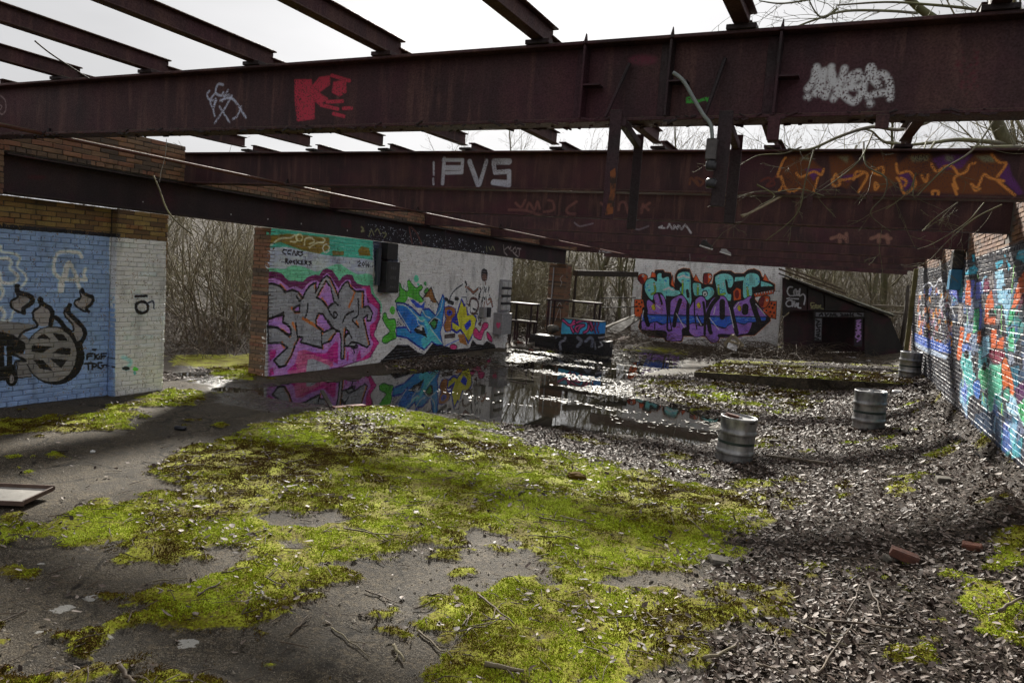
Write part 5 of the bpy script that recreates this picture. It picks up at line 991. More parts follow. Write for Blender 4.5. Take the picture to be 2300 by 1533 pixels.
k0 = len(V); ne = len(edge); V2 = np.concatenate([V, low, V[edge]-np.array([0, 0, .004])]); sk = np.array([[k0+ne+i, k0+i, k0+(i+1) % ne, k0+ne+(i+1) % ne] for i in range(ne)])
me = np_mesh('raised_slab', V2, np.concatenate([FQ2, sk]), True)
ms = sstep(.40, .52, fbm(A*1.5, B_*1.5, 4, 3)+.12*sstep(1.4, 0, B_-SY0)+.03).ravel(); a = me.attributes.new('moss', 'FLOAT', 'POINT'); a.data.foreach_set('value', np.concatenate([ms, np.zeros(2*ne)]).astype(np.float32))
a = me.attributes.new('litter', 'FLOAT', 'POINT'); a.data.foreach_set('value', np.concatenate([1-ms, np.zeros(2*ne)]).astype(np.float32))
SLAB = tag(link('raised_slab', me, GROUND.data.materials[0]), kind='structure')
def slabz(x, y): return .17+(x-SX0)*.068
def topz(X, Y):
    X = np.asarray(X, float); Y = np.asarray(Y, float); z = look(fz, X, Y)
    on = (X > SX0) & (X < SX1) & (Y > SY0+.05) & (Y < SY1)
    return np.where(on, np.maximum(z, slabz(X, Y)), z)

# ---- moss tufts (one uncountable carpet)
def visible(X, Y, m_=60):
    px, py, cz = project(np.stack([X, Y, np.zeros(len(X))], 1)); return (px > -m_*4) & (px < 2300+m_*4) & (py < 1533+m_*5) & (cz > 0)
def scatter(n, x0, x1, y0, y1, pw, seed):
    r_ = np.random.RandomState(seed); X = r_.uniform(x0, x1, n); Y = y0+(y1-y0)*r_.uniform(0, 1, n)**pw
    k = visible(X, Y); return X[k], Y[k], r_
X, Y, r_ = scatter(1300000, -8.5, 1.6, 1.5, 16, 2.2, 5)
mm, ll = look(mo, X, Y), look(li, X, Y); on = (X > SX0) & (X < SX1) & (Y > SY0+.06) & (Y < SY1-.1)
mm = np.where(on, sstep(.40, .52, fbm(X*1.5, Y*1.5, 4, 3)+.12*sstep(1.4, 0, Y-SY0)+.03), mm)
k = r_.uniform(0, 1, len(X)) < mm**1.3*(.15+.85*sstep(.35, .6, fbm(X*9, Y*9, 3, 9))); X, Y = X[k], Y[k]
if len(X) > 260000: X, Y = X[:260000], Y[:260000]
Z = topz(X, Y)+.001
n = len(X); far = 1+np.clip((Y-3)/6, 0, 1.6); Vs = []; tint = np.clip((fbm(X*1.5, Y*1.5, 5, 40)-.5)*1.5+.45+(fbm(X*12, Y*12, 3, 42)-.5)*.5-.22*(1-look(mo, X, Y))+r_.uniform(-.18, .18, n), 0, 1)
for b_ in range(3):
    an = r_.uniform(0, 6.28, n); ln_ = r_.uniform(.0025, .0075, n)*far; wd = r_.uniform(.002, .0042, n)*far; lean = r_.uniform(.5, 2.0, n)
    ca, sa = np.cos(an), np.sin(an); ox, oy = r_.normal(0, .006, n)*far, r_.normal(0, .006, n)*far
    Vs += [np.stack([X+ox-sa*wd, Y+oy+ca*wd, Z-.002], 1), np.stack([X+ox+sa*wd, Y+oy-ca*wd, Z-.002], 1), np.stack([X+ox+ca*ln_*lean, Y+oy+sa*ln_*lean, Z+ln_], 1)]
V = np.stack(Vs, 1).reshape(-1, 3); me = np_mesh('moss_carpet', V, np.arange(len(V)).reshape(-1, 3))
a = me.attributes.new('tint', 'FLOAT', 'POINT'); a.data.foreach_set('value', np.repeat(tint, 9).astype(np.float32))
M_ = Mat('moss'); M_.set(M_.ramp(M_.attr('tint'), [(.26, (.075, .045, .010)), (.40, (.18, .145, .012)), (.53, (.26, .31, .016)), (.68, (.38, .47, .03)), (.90, (.58, .66, .09))]), .9, 0, .06)
M_.b.inputs['Subsurface Weight'].default_value = 0
MOSSM = M_.m
tag(link('moss_carpet', me, MOSSM), 'bright green moss carpet spreading over the concrete floor', 'moss', kind='stuff')
# ---- leaf litter
def leaves(name, X, Y, Z, r_, size, tilt, mat, label):
    n = len(X); an = r_.uniform(0, 6.28, n); L_ = size*(.45+1.1*r_.uniform(0, 1, n)**2+.25*r_.uniform(0, 1, n)); W_ = L_*r_.uniform(.3, .68, n); tl = r_.normal(0, tilt, n); rl = r_.normal(0, tilt, n); fold = r_.uniform(-.1, .45, n)
    loc = [(0, 0), (-1, 0), (-.45, -.85), (.3, -.8), (1, 0), (.35, .8), (-.4, .9)]; curl = r_.uniform(-.15, .5, n)
    V = []
    for a_, b_ in loc:
        q1 = 1+r_.uniform(-.22, .22, n); x = a_*q1*L_/2; y = b_*q1*W_/2; z = abs(b_)*fold*W_*.5+a_*a_*curl*L_*.3
        z1 = z+x*np.sin(tl)+y*np.sin(rl); V.append(np.stack([X+x*np.cos(an)-y*np.sin(an), Y+x*np.sin(an)+y*np.cos(an), Z+z1+L_*.12*np.abs(np.sin(tl))+.003], 1))
    V = np.stack(V, 1).reshape(-1, 3); b0 = np.arange(n)[:, None]*7
    Fc = np.concatenate([b0+np.array([[0, 1+k_, 1+(k_+1) % 6]]) for k_ in range(6)], 0)
    me = np_mesh(name, V, Fc); a = me.attributes.new('tint', 'FLOAT', 'POINT'); a.data.foreach_set('value', np.repeat(r_.uniform(0, 1, n), 7).astype(np.float32))
    return tag(link(name, me, mat), label, 'leaves', kind='stuff')
M_ = Mat('dead_leaf'); M_.set(M_.mix(M_.rng(M_.noise(90, 2), .35, .7, 0, .5), M_.ramp(M_.attr('tint'), [(0, (.018, .010, .007)), (.35, (.070, .045, .032)), (.6, (.145, .105, .082)), (.85, (.25, .20, .17)), (1, (.42, .36, .31))]), (.03, .02, .014)), .58, 0, .22)
LEAF = M_.m
X, Y, r_ = scatter(660000, -8.6, 1.7, 1.6, 23, 1.7, 8)
mm, ll = look(mo, X, Y), look(li, X, Y); on = (X > SX0) & (X < SX1) & (Y > SY0+.06) & (Y < SY1-.1)
dens = np.where(on, .10, ll*.9+mm*(.02+.12*sstep(.54, .68, fbm(X*2.2, Y*2.2, 3, 37)))+.006); zz = topz(X, Y); dens = np.where(zz < WZ+.004, 0, dens)
k = r_.uniform(0, 1, len(X)) < dens; X, Y, zz = X[k][:120000], Y[k][:120000], zz[k][:120000]
leaves('leaf_litter', X, Y, zz+r_.uniform(0, .018, len(X)), r_, .031+np.clip(Y-6, 0, 8)*.0022, .38, LEAF, 'brown dead leaf litter covering the floor at the right')
# wet leaves and scum lying on the puddle
X, Y, r_ = scatter(60000, -7.4, -1.0, 7.6, 22, 1.2, 18)
zz = look(fz, X, Y); k = (zz < WZ+.004) & (r_.uniform(0, 1, len(X)) < .9*sstep(.50, .64, fbm(X*.9, Y*2.2, 4, 15))*sstep(8.5, 10.5, Y)+.5*sstep(-.035, WZ, zz)*sstep(.45, .6, fbm(X*3, Y*3, 2, 19)))
X, Y = X[k][:6000], Y[k][:6000]
M_ = Mat('wet_leaf'); M_.set(M_.ramp(M_.attr('tint'), [(0, (.05, .04, .03)), (.5, (.14, .12, .09)), (1, (.26, .24, .20))]), .5, 0, .3)
leaves('floating_leaves', X, Y, np.full(len(X), WZ-.001), r_, .055, .03, M_.m, 'pale wet leaves floating on the puddle in drifts')

# ---- grit and crumbs on the bare concrete
X, Y, r_ = scatter(110000, -7.4, .6, 1.5, 9, 1.8, 91); k = (look(mo, X, Y) < .5) & (look(li, X, Y) < .5) & (r_.uniform(0, 1, len(X)) < .12+.5*sstep(.5, .62, fbm(X*3, Y*3, 3, 17))); X, Y = X[k][:24000], Y[k][:24000]; n = len(X); Z = topz(X, Y)
s_ = r_.uniform(.002, .0065, n)*(1+(r_.uniform(0, 1, n) < .03)*1.5); T4 = np.array([(1, 0, -.4), (-.5, .87, -.4), (-.5, -.87, -.4), (.1, .1, .8)]); an = r_.uniform(0, 6.28, n); V = []
for a_, b_, c_ in T4: V.append(np.stack([X+s_*(a_*np.cos(an)-b_*np.sin(an)), Y+s_*(a_*np.sin(an)+b_*np.cos(an)), Z+s_*(c_+.3)], 1))
V = np.stack(V, 1).reshape(-1, 3); b0 = np.arange(n)[:, None]*4; me = np_mesh('grit', V, np.concatenate([b0+np.array([q]) for q in ((0, 1, 3), (1, 2, 3), (2, 0, 3))], 0))
tag(link('grit', me, simple('grit_stone', (.04, .032, .022), (.22, .19, .15), 90, .8, bump=0)), 'loose grit and crumbs scattered on the bare concrete', 'grit', kind='stuff')

# ============================================================ TREES
M_ = Mat('bark'); M_.set(M_.mix(M_.rng(M_.noise(3, 3), .4, .65, 0, .8), M_.ramp(M_.noise(30, 4, sc=(1, 1, .3)), [(.3, (.045, .038, .026)), (.6, (.12, .105, .07)), (.8, (.22, .20, .145))]), (.13, .135, .05)), .8); BARK = M_.m
M_ = Mat('twig_bark'); oi = M_.n('ShaderNodeObjectInfo').outputs['Random']; M_.set(M_.mix(M_.rng(oi, 0, 1, .0, .75), M_.ramp(M_.noise(2.5, 4), [(.35, (.06, .045, .026)), (.5, (.17, .145, .08)), (.62, (.30, .27, .15)), (.75, (.40, .37, .22))]), M_.ramp(oi, [(0, (.10, .095, .045)), (.5, (.07, .045, .026)), (1, (.16, .13, .08))])), .8); TWIG = M_.m
M_ = Mat('bramble_stem'); M_.set(M_.ramp(M_.noise(9, 3), [(.3, (.03, .018, .012)), (.55, (.085, .058, .034)), (.75, (.19, .15, .095))]), .75); BRAM = M_.m
def grow(r_, p, d, length, rad, level, maxl, seg, wob, upw, nch, trunk=None):
    """returns list of segments; the level 0 path goes to trunk"""
    n = max(3, int(length/seg)); pts = [p]; d = d/np.linalg.norm(d)
    for i in range(n):
        d = d+r_.normal(0, wob, 3)+np.array([0, 0, upw]); d /= np.linalg.norm(d); pts.append(pts[-1]+d*length/n)
    rr = np.linspace(rad, rad*.28, n+1)
    if level == 0 and trunk is not None: trunk.append((pts, rr))
    else:
        for i in range(n): SEG.append((pts[i], pts[i+1], rr[i], rr[i+1]))
    if level >= maxl: return
    c_ = nch[level]; t0 = .22 if level == 0 else .12
    for k in range(c_):
        t = t0+(1-t0)*((k+r_.uniform(.2, .8))/c_); q = t*n; i = min(int(q), n-1); b = pts[i]+(pts[i+1]-pts[i])*(q-i)
        dd = pts[i+1]-pts[i]; dd = dd/np.linalg.norm(dd); s = r_.normal(0, 1, 3); s -= dd*(s@dd); s /= np.linalg.norm(s)
        a = r_.uniform(.45, 1.0); nd = dd*math.cos(a)+s*math.sin(a)
        grow(r_, b, nd, length*r_.uniform(.28, .5)*(1.15-.55*t), rr[i]*r_.uniform(.4, .62), level+1, maxl, seg*.7, wob*1.15, upw*.8, nch)
def tree_proto(name, seed, h, r0, nch, maxl, wob=.07, upw=.03, stems=1, spread=.2, label='', cat='tree', group=''):
    global SEG
    SEG = []; r_ = np.random.RandomState(seed); tr = []
    for s in range(stems):
        d = np.array([r_.normal(0, spread), r_.normal(0, spread), 1.0]); p = np.array([r_.normal(0, .05*stems**.5), r_.normal(0, .05*stems**.5), -.15])
        grow(r_, p if stems > 1 else np.array([0, 0, -.15]), d, h*r_.uniform(.7, 1.0), r0*r_.uniform(.7, 1), 0, maxl, .45, wob, upw, nch, tr)
    root = empty(name, (0, 0, 0), 0, label, cat, group)
    mb = MB()
    for pts, rr in tr: mb.tube(pts, list(rr), 6 if stems == 1 else 4, False)
    mb.build('trunk' if stems == 1 else 'stems', BARK if stems == 1 else TWIG, root, True)
    s = SEG; link('crown', segs_mesh('crown', [a[0] for a in s], [a[1] for a in s], [max(a[2], .004) for a in s], [max(a[3], .003) for a in s], 3), TWIG, root)
    return root
LB = 'bare spindly woodland tree standing behind the ruined hall'; GB = 'bare trees of the wood behind the hall'
LS = 'bare many stemmed shrub growing outside the ruined hall'; GS = 'bare shrubs outside the hall'
P_T = [tree_proto('bare_tree', 100+i, h, r0, (15, 7, 4), 3, .05, .03, 1, .08, LB, 'tree', GB) for i, (h, r0) in enumerate(((9.5, .09), (11, .12), (8, .07), (10, .10)))]
P_S = [tree_proto('bare_shrub', 200+i, h, .020, (7, 4), 2, .11, .01, st, sp+.08, LS, 'shrub', GS) for i, (h, st, sp) in enumerate(((3.6, 16, .28), (3.0, 20, .38), (4.2, 14, .22)))]
COP = tree_proto('coppiced_willow', 300, 3.3, .020, (6, 3), 2, .085, .012, 48, .42, 'dense many stemmed coppiced shrub seen through the left opening', 'shrub')
COP.location = (*(q := atX(500, 748, -10.8))[:2], 0.0); COP.location.z = gz(q[0], q[1])
used = {}
def put(protos, x, y, sc, rz, side='behind the far end of the hall'):
    p = rng.choice(protos)
    if used.get(p.name): o = copy_tree(p)
    else: o = p; used[p.name] = 1
    kd = 'tree' if protos is P_T or protos[0] in P_T else 'shrub'; o['label'] = ('bare spindly woodland tree ' if kd == 'tree' else 'bare many stemmed shrub ')+side; o['group'] = f'bare {kd}s '+side
    o.location = (x, y, gz(x, y)); o.rotation_euler = (0, 0, rz); o.scale = (sc, sc, sc*rng.uniform(.9, 1.1))
for p in P_T[1:]+P_T[:1]: put([p], rng.uniform(-12, 0), rng.uniform(27, 34), 1, 1)
for p in P_S: put([p], rng.uniform(-11, -9.5), rng.uniform(16, 22), .9, 1, 'beyond the left hand wall')
for i in range(64):        # wood beyond the far end
    y = rng.uniform(26.5, 46); x = rng.uniform(-26, 9)*(y/40)**.5; ang = math.degrees(math.atan2(x, y))
    lim = .55 if ang < -38 else (.75 if ang < -24 else 1.0)
    put(P_T, x, y, rng.uniform(.7, 1.0)*lim, rng.uniform(0, 6.28))
for i in range(44): y = rng.uniform(24.5, 40); put(P_S, rng.uniform(-20, 6)*(y/36)**.5, y, rng.uniform(.7, 1.2), rng.uniform(0, 6.28))
for i in range(34):        # left side, low growth only
    x = rng.uniform(-30, -12); y = rng.uniform(4, 30); put(P_T, x, y, rng.uniform(.34, .46), rng.uniform(0, 6.28), 'beyond the left hand wall')
for i in range(30): x = rng.uniform(-24, -10.2); y = rng.uniform(6.5, 28); put(P_S, x, y, rng.uniform(.7, 1.05), rng.uniform(0, 6.28), 'beyond the left hand wall')
for i in range(20):        # right, over the wall
    y = rng.uniform(9, 32); put(P_T, rng.uniform(2.6, 9), y, rng.uniform(.75, 1.1), rng.uniform(0, 6.28), 'rising outside the right hand wall')
for i in range(14): put(P_T, rng.uniform(-14, -5.5), rng.uniform(23.8, 28), rng.uniform(.6, .85), rng.uniform(0, 6.28))
for i in range(10): put(P_S, rng.uniform(-11.5, -8.2), rng.uniform(19.5, 25), rng.uniform(.6, .9), rng.uniform(0, 6.28))
# bramble thicket, uncountable
SEG = []; r_ = np.random.RandomState(77)
def arcs(n, xf, yf, h0, h1, rad=.005):
    for i in range(n):
        x, y = xf(), yf(); z = gz(x, y)
        a = r_.uniform(0, 6.28); L_ = r_.uniform(.5, 1.6); hh = r_.uniform(h0, h1); p = np.array([x, y, z-.03]); k = 6
        pts = [p+np.array([math.cos(a)*L_*t, math.sin(a)*L_*t, hh*4*t*(1-t*.85)*.8])+r_.normal(0, .03, 3) for t in np.linspace(0, 1, k)]
        for j in range(k-1): SEG.append((pts[j], pts[j+1], rad*(1-.12*j), rad*(1-.12*(j+1))))
U = r_.uniform
arcs(1500, lambda: U(-16, -9.2), lambda: U(6, 13), .15, .8); arcs(1300, lambda: U(-14, -8.3), lambda: U(15.8, 26), .15, .9); arcs(1800, lambda: U(-14, 3), lambda: U(23.2, 30), .2, 1.1); arcs(1500, lambda: U(-24, 4), lambda: U(29, 40), .4, 1.8, .008)
tag(link('bramble_thicket', segs_mesh('bramble_thicket', [a[0] for a in SEG], [a[1] for a in SEG], [a[2] for a in SEG], [a[3] for a in SEG], 3), BRAM), 'tangled brown bramble thicket under the bare trees outside', 'brambles', kind='stuff')
SEG = []
arcs(420, lambda: U(-3.6, -1.0), lambda: U(18.2, 20.6), .08, .5, .006); arcs(160, lambda: U(-2.2, .7), lambda: U(17.8, 19.4), .05, .25, .005); arcs(420, lambda: U(-8.0, -5.2), lambda: U(17.2, 22.0), .05, .55, .007); arcs(160, lambda: U(-4.2, -1.0), lambda: U(17.8, 19.6), .04, .35, .006); arcs(120, lambda: U(-6.9, -5.4), lambda: U(10.6, 12.5), .02, .12, .004)
tag(link('dry_brushwood', segs_mesh('dry_brushwood', [a[0] for a in SEG], [a[1] for a in SEG], [a[2] for a in SEG], [a[3] for a in SEG], 3), BRAM), 'dry brown brushwood heaped by the far shed and wall foot', 'brushwood', kind='stuff')
# ---- the tree leaning in over the right wall
SEG = []; r_ = np.random.RandomState(5)
root = empty('overhanging_tree', (2.35, 9.6, .4), 0, 'bare lichen covered tree leaning in over the right wall', 'tree')
def path(l): return [np.array(q) for q in catmull([atY(x, y, Y) for x, y, Y in l], 5)]
tr = [np.array([2.35, 9.6, .3]), np.array([2.2, 9.55, 1.4])] + path([(2275, 345, 9.4), (2258, 318, 9.3), (2238, 275, 9.2), (2215, 190, 9.0), (2160, 90, 8.6), (2060, 15, 8.2), (2010, -40, 8.0)])
mb = MB(); mb.tube([p-np.array(root.location) for p in tr], list(np.linspace(.085, .03, len(tr))), 8); mb.build('trunk', BARK, root, True)
LIMBS = [([(2262, 325, 9.3), (2215, 318, 8.9), (2150, 314, 8.4), (2100, 320, 8.0), (2040, 326, 7.6)], .028), ([(2300, 330, 8.6), (2240, 330, 8.0), (2180, 330, 7.5)], .022), ([(2190, 140, 8.8), (2120, 250, 7.6), (2030, 290, 6.8), (1960, 285, 6.3), (1890, 305, 5.9), (1820, 335, 5.6), (1770, 335, 5.4)], .018),
         ([(2030, 325, 7.4), (1985, 318, 7.0), (1960, 296, 6.7), (1940, 290, 6.4)], .016), ([(2060, 30, 8.2), (2000, 25, 7.4), (1900, 25, 6.6), (1830, 45, 6.0), (1790, 60, 5.8)], .014), ([(2300, 40, 7.0), (2180, 20, 6.6), (2080, 10, 6.3), (1990, 5, 6.1), (1880, 12, 5.9)], .014), ([(2020, -10, 8.0), (1930, -25, 7.2), (1840, -5, 6.6), (1760, 8, 6.2), (1705, 2, 6.0)], .012), ([(1880, 20, 6.4), (1850, 40, 6.2), (1830, 25, 6.1), (1815, -5, 6.0)], .012),
         ([(2300, 150, 6.6), (2200, 320, 6.2), (2120, 380, 6.0), (2060, 440, 5.9)], .010), ([(2100, 318, 7.8), (2060, 380, 6.6), (2050, 440, 6.1)], .008),
         ([(1960, 300, 6.2), (1930, 360, 5.9), (1870, 410, 5.8), (1820, 440, 5.7)], .007), ([(1940, 320, 6.1), (1945, 370, 5.9), (1990, 400, 5.8), (1985, 440, 5.8), (1955, 480, 5.8), (2000, 520, 5.9)], .007), ([(1800, 330, 5.6), (1760, 345, 5.5), (1700, 350, 5.4), (1650, 380, 5.4)], .006), ([(1830, 330, 5.7), (1810, 400, 5.6), (1790, 480, 5.6), (1720, 540, 5.6)], .006),
         ([(2080, 320, 7.5), (2060, 380, 6.5), (2040, 430, 6.2), (1990, 470, 6.1)], .006), ([(2250, 460, 8.3), (2190, 490, 8.1), (2130, 540, 7.9), (2080, 590, 7.8), (2030, 600, 7.8)], .008), ([(2210, 455, 8.3), (2170, 500, 8.0), (2100, 545, 7.8), (2060, 560, 7.7)], .007), ([(2150, 455, 8.3), (2100, 490, 8.0), (2070, 520, 7.9), (2090, 500, 7.9)], .006), ([(1700, 415, 5.5), (1740, 440, 5.5), (1705, 462, 5.4)], .006), ([(1850, 440, 5.7), (1795, 425, 5.6), (1740, 432, 5.5)], .005)]
for l, r0 in LIMBS:
    P = path(l); n = len(P); rr = np.linspace(r0, r0*.4, n)
    for i in range(n-1): SEG.append((P[i], P[i+1], rr[i], rr[i+1]))
    for k in range(int(1+n*.16)*(3 if l[-1][1] < 70 else 1)):
        i = r_.randint(1, n-1); dd = P[i+1]-P[i] if i < n-1 else P[i]-P[i-1]; dd = dd/np.linalg.norm(dd)
        s = r_.normal(0, 1, 3); s[1] *= .6; s /= np.linalg.norm(s); d = dd*.8+s*.7+np.array([0, 0, -.12])
        grow(r_, P[i], d, r_.uniform(.18, .6), max(rr[i]*.3, .002), 1, 3, .08, .13, -.01, (0, 2, 2))
b = np.array(root.location); link('branches', segs_mesh('branches', [a[0]-b for a in SEG], [a[1]-b for a in SEG], [max(a[2], .0016) for a in SEG], [max(a[3], .0011) for a in SEG], 4), BARK, root)

# ============================================================ LOOSE THINGS
G = lambda p: np.array(p)
def groundpt(x, y):
    """photograph pixel -> point on the real ground surface"""
    d = ray(x, y); o = np.array([0, 0, EYE]); t0 = (0-EYE)/d[2] if d[2] < 0 else 60
    ts = np.linspace(t0*.3, t0*1.05, 500); P = o+ts[:, None]*d; zz = topz(P[:, 0], P[:, 1]); k = np.argmax(P[:, 2] <= zz); return P[k] if k else P[-1]
# ---- kegs
def keg_mat():
    M_ = Mat('dull_keg_steel'); n_ = M_.noise(7, 5); n2 = M_.noise(60, 3); v = M_.noise(12, 4, sc=(1, 1, .3))
    M_.set(M_.ramp(M_.math('ADD', M_.math('MULTIPLY', n_, .5), M_.math('MULTIPLY', v, .5)), [(.36, (.10, .10, .10)), (.48, (.24, .24, .24)), (.6, (.38, .38, .38)), (.75, (.55, .55, .55))]), M_.rng(n2, .3, .7, .30, .55), .55, .5); M_.bump(n2, .15, .002); return M_.m
KM = keg_mat(); KD = simple('keg_dark', (.01, .01, .01), (.03, .03, .03), 30, .7); KB = simple('keg_band', (.012, .022, .018), (.03, .05, .042), 10, .6)
def make_keg(loc, label, rz, top=True):
    k = empty('beer_keg', loc, rz, label, 'keg', 'steel beer kegs'); k.rotation_euler = (.02, -.025, rz)
    pr = [(0, .035), (.15, .035), (.16, .01), (.172, 0), (.18, .005), (.183, .03), (.178, .075), (.182, .085), (.19, .095), (.193, .108), (.19, .121), (.182, .131), (.179, .145), (.179, .275), (.182, .288), (.19, .298), (.193, .311), (.19, .324), (.182, .334), (.179, .35), (.18, .425), (.184, .452), (.18, .462), (.172, .464), (.166, .455), (.164, .445), (.15, .44), (.06, .447), (0, .447)]
    mb = MB(); mb.lathe(pr, n=40); dr_ = random.Random(int(rz*10)); dn = [(dr_.uniform(0, 6.28), dr_.uniform(.1, .4), dr_.uniform(.008, .016)) for _ in range(6)]; mb.v = [(lambda s_: (x*s_, y*s_, z))(1-sum(dp*math.exp(-((math.atan2(y, x)-a0+math.pi) % (2*math.pi)-math.pi)**2/.08-(z-z0)**2/.004) for a0, z0, dp in dn)/.18) for x, y, z in mb.v]; sh_ = mb.build('shell', KM, k, True)
    mb = MB(); mb.lathe([(.03, .44), (.03, .458), (.022, .463), (0, .463)], n=16); mb.build('valve', KM, k, True)
    mb = MB(); mb.lathe([(.1802, .195), (.1806, .196), (.1806, .222), (.1802, .223)], n=40); mb.build('painted_band', KB, sh_, True)
    for s in (0, math.pi):       # hand holes in the chime
        mb = MB(); pts = []
        for a in np.linspace(-.22, .22, 9): pts.append((s+a, .432+.009*math.sqrt(max(0, 1-(a/.22)**2))))
        for a in np.linspace(.22, -.22, 9): pts.append((s+a, .432-.009*math.sqrt(max(0, 1-(a/.22)**2))))
        mb.add([(.1835*math.cos(a), .1835*math.sin(a), z) for a, z in pts], [tuple(range(len(pts)))]); mb.build('hand_hole', KD, sh_)
    return k
p = groundpt(1657, 1040); k1 = make_keg((p[0]-.06, p[1]+.12, p[2]-.012), 'nearest steel beer keg with a broken brick lying on top', 2.5)
p = groundpt(1958, 966); k2 = make_keg((p[0]-.04, p[1]+.1, gz(p[0], p[1])), 'steel beer keg with purple mark standing in leaf litter', 5.6)
PURP = simple('purple_paint', (.18, .02, .12), (.30, .05, .2), 20, .5)
mb = MB(); mb.add([(.1812*math.cos(a), .1812*math.sin(a), z) for a in (2.72, 2.78, 2.84) for z in (.16, .31)], [(0, 2, 3, 1), (2, 4, 5, 3)]); o = mb.build('purple_mark', PURP, k2); o.rotation_euler = (0, 0, -1.9)
q = atZ(2047, 850, .40); k3 = make_keg((q[0]-.03, q[1]+.12, slabz(q[0], q[1])), 'farthest steel beer keg, on the mossy raised slab by the right wall', .3)
BRK = simple('loose_brick', (.05, .02, .014), (.14, .05, .03), 25, .85, bump=.6); STN = simple('grey_stone', (.06, .055, .045), (.17, .15, .12), 14, .85, bump=.6); WOOD = simple('grey_wood', (.06, .045, .03), (.16, .125, .085), 14, .8, sc=(1, 6, 1)); DWOOD = simple('dark_wood', (.018, .013, .01), (.06, .045, .032), 14, .8)
def lump(name, d, seed, loc, rot, mat, label, cat, ch=.008):
    r_ = random.Random(seed); v, f = cbox(d, ch); v = [tuple(a*(1+r_.uniform(-.16, .12)) for a in p_) for p_ in v]
    mb = MB(); mb.add(v, f); o = mb.build(name, mat); o.location = loc; o.rotation_euler = rot; return tag(o, label, cat)
lump('loose_brick', (.15, .09, .045), 1, (k1.location[0]-.05, k1.location[1]-.01, k1.location[2]+.455), (.12, .2, .5), BRK, 'broken red brick lying on top of the nearest keg', 'brick')
def onground(x, y, dz=0): p_ = groundpt(x, y); return (p_[0], p_[1], p_[2]+dz)
lump('loose_brick', (.16, .08, .055), 2, onground(2030, 1258, .03), (.1, .25, .1), BRK, 'dark red brick on edge in the leaves at the right', 'brick')
lump('loose_brick', (.09, .06, .04), 12, onground(2000, 1262, .02), (.3, .1, .8), STN, 'grey brick fragment beside the dark red brick', 'brick')
lump('loose_brick', (.11, .07, .04), 3, onground(2182, 1232, .015), (.15, -.1, -.2), simple('orange_brick', (.07, .026, .016), (.19, .065, .034), 25, .9, bump=.7), 'orange brick half sunk in leaves near the right wall', 'brick')
lump('flat_stone', (.16, .12, .035), 4, onground(1622, 1262, .01), (.05, .08, .4), STN, 'flat grey stone at the edge of the moss', 'stone', .012)
lump('loose_brick', (.10, .06, .05), 5, onground(1738, 996, .02), (0, 0, .2), DWOOD, 'small black brick behind the nearest keg', 'brick')
lump('loose_brick', (.12, .08, .05), 6, onground(2120, 1082, .015), (.1, 0, .3), STN, 'mossy brick in the litter near the right wall', 'brick')
lump('flat_stone', (.09, .07, .03), 7, onground(985, 985, .01), (.05, 0, .4), STN, 'small grey stone on the moss near the puddle', 'stone', .01)
def plank(a, b, w_, t, mat, label, name='wooden_plank', cat='plank', lift=.015, lift2=None):
    A_ = G(onground(*a, lift)); B_ = G(onground(*b, lift if lift2 is None else lift2)); d = B_-A_; L_ = np.linalg.norm(d)
    mb = MB(); mb.box((0, 0, 0), (L_, w_, t), .004); o = mb.build(name, mat); o.location = tuple((A_+B_)/2); o.rotation_euler = (0, -math.asin(d[2]/L_), math.atan2(d[1], d[0])); return tag(o, label, cat)
plank((1722, 1026), (1858, 1044), .05, .03, WOOD, 'grey timber batten lying in leaves beside the nearest keg')
plank((750, 918), (818, 912), .10, .02, simple('red_plank_paint', (.14, .045, .03), (.26, .10, .07), 14, .7), 'reddish plank at the puddle edge')
plank((722, 900), (745, 917), .05, .025, DWOOD, 'dark bent offcut tilting up at the puddle edge', lift=.13, lift2=.01)
plank((128, 1016), (152, 1016), .02, .015, DWOOD, 'short dark stick of wood on the bare concrete', name='wooden_offcut', cat='offcut')
plank((1800, 790), (1858, 800), .05, .03, WOOD, 'pale stick of timber lying before the far shed')
c_ = onground(405, 966, .022); mb = MB(); mb.tube([(-.055, 0, 0), (-.05, 0, 0), (.05, 0, 0), (.055, 0, 0)], [.016, .021, .021, .016], 14); o = tag(mb.build('drink_can', simple('dark_can', (.02, .02, .025), (.06, .06, .07), 20, .4, .6), None, True), 'dark crushed can lying on the concrete', 'can'); o.location = c_; o.rotation_euler = (0, 0, .3)
# tray at the left edge
A_ = G(onground(112, 1132)); t = empty('shallow_tray', (A_[0]-.30, A_[1]-.14, A_[2]), .42, 'shallow wooden tray lying on the concrete at the left edge', 'tray')
WPALE = simple('pale_board', (.20, .19, .17), (.34, .32, .29), 12, .7); WRED = simple('brown_edge', (.06, .035, .025), (.12, .075, .055), 12, .7)
mb = MB(); mb.box((0, 0, .035), (.52, .30, .012), .002); mb.build('base_board', WPALE, t)
for c2, d in (((0, -.15, .04), (.54, .010, .03)), ((0, .15, .05), (.54, .010, .03)), ((.263, 0, .045), (.010, .29, .03)), ((-.263, 0, .045), (.010, .29, .03))): mb = MB(); mb.box(c2, d, .002); mb.build('rim', WRED, t)
t.rotation_euler = (.02, -.04, .42)
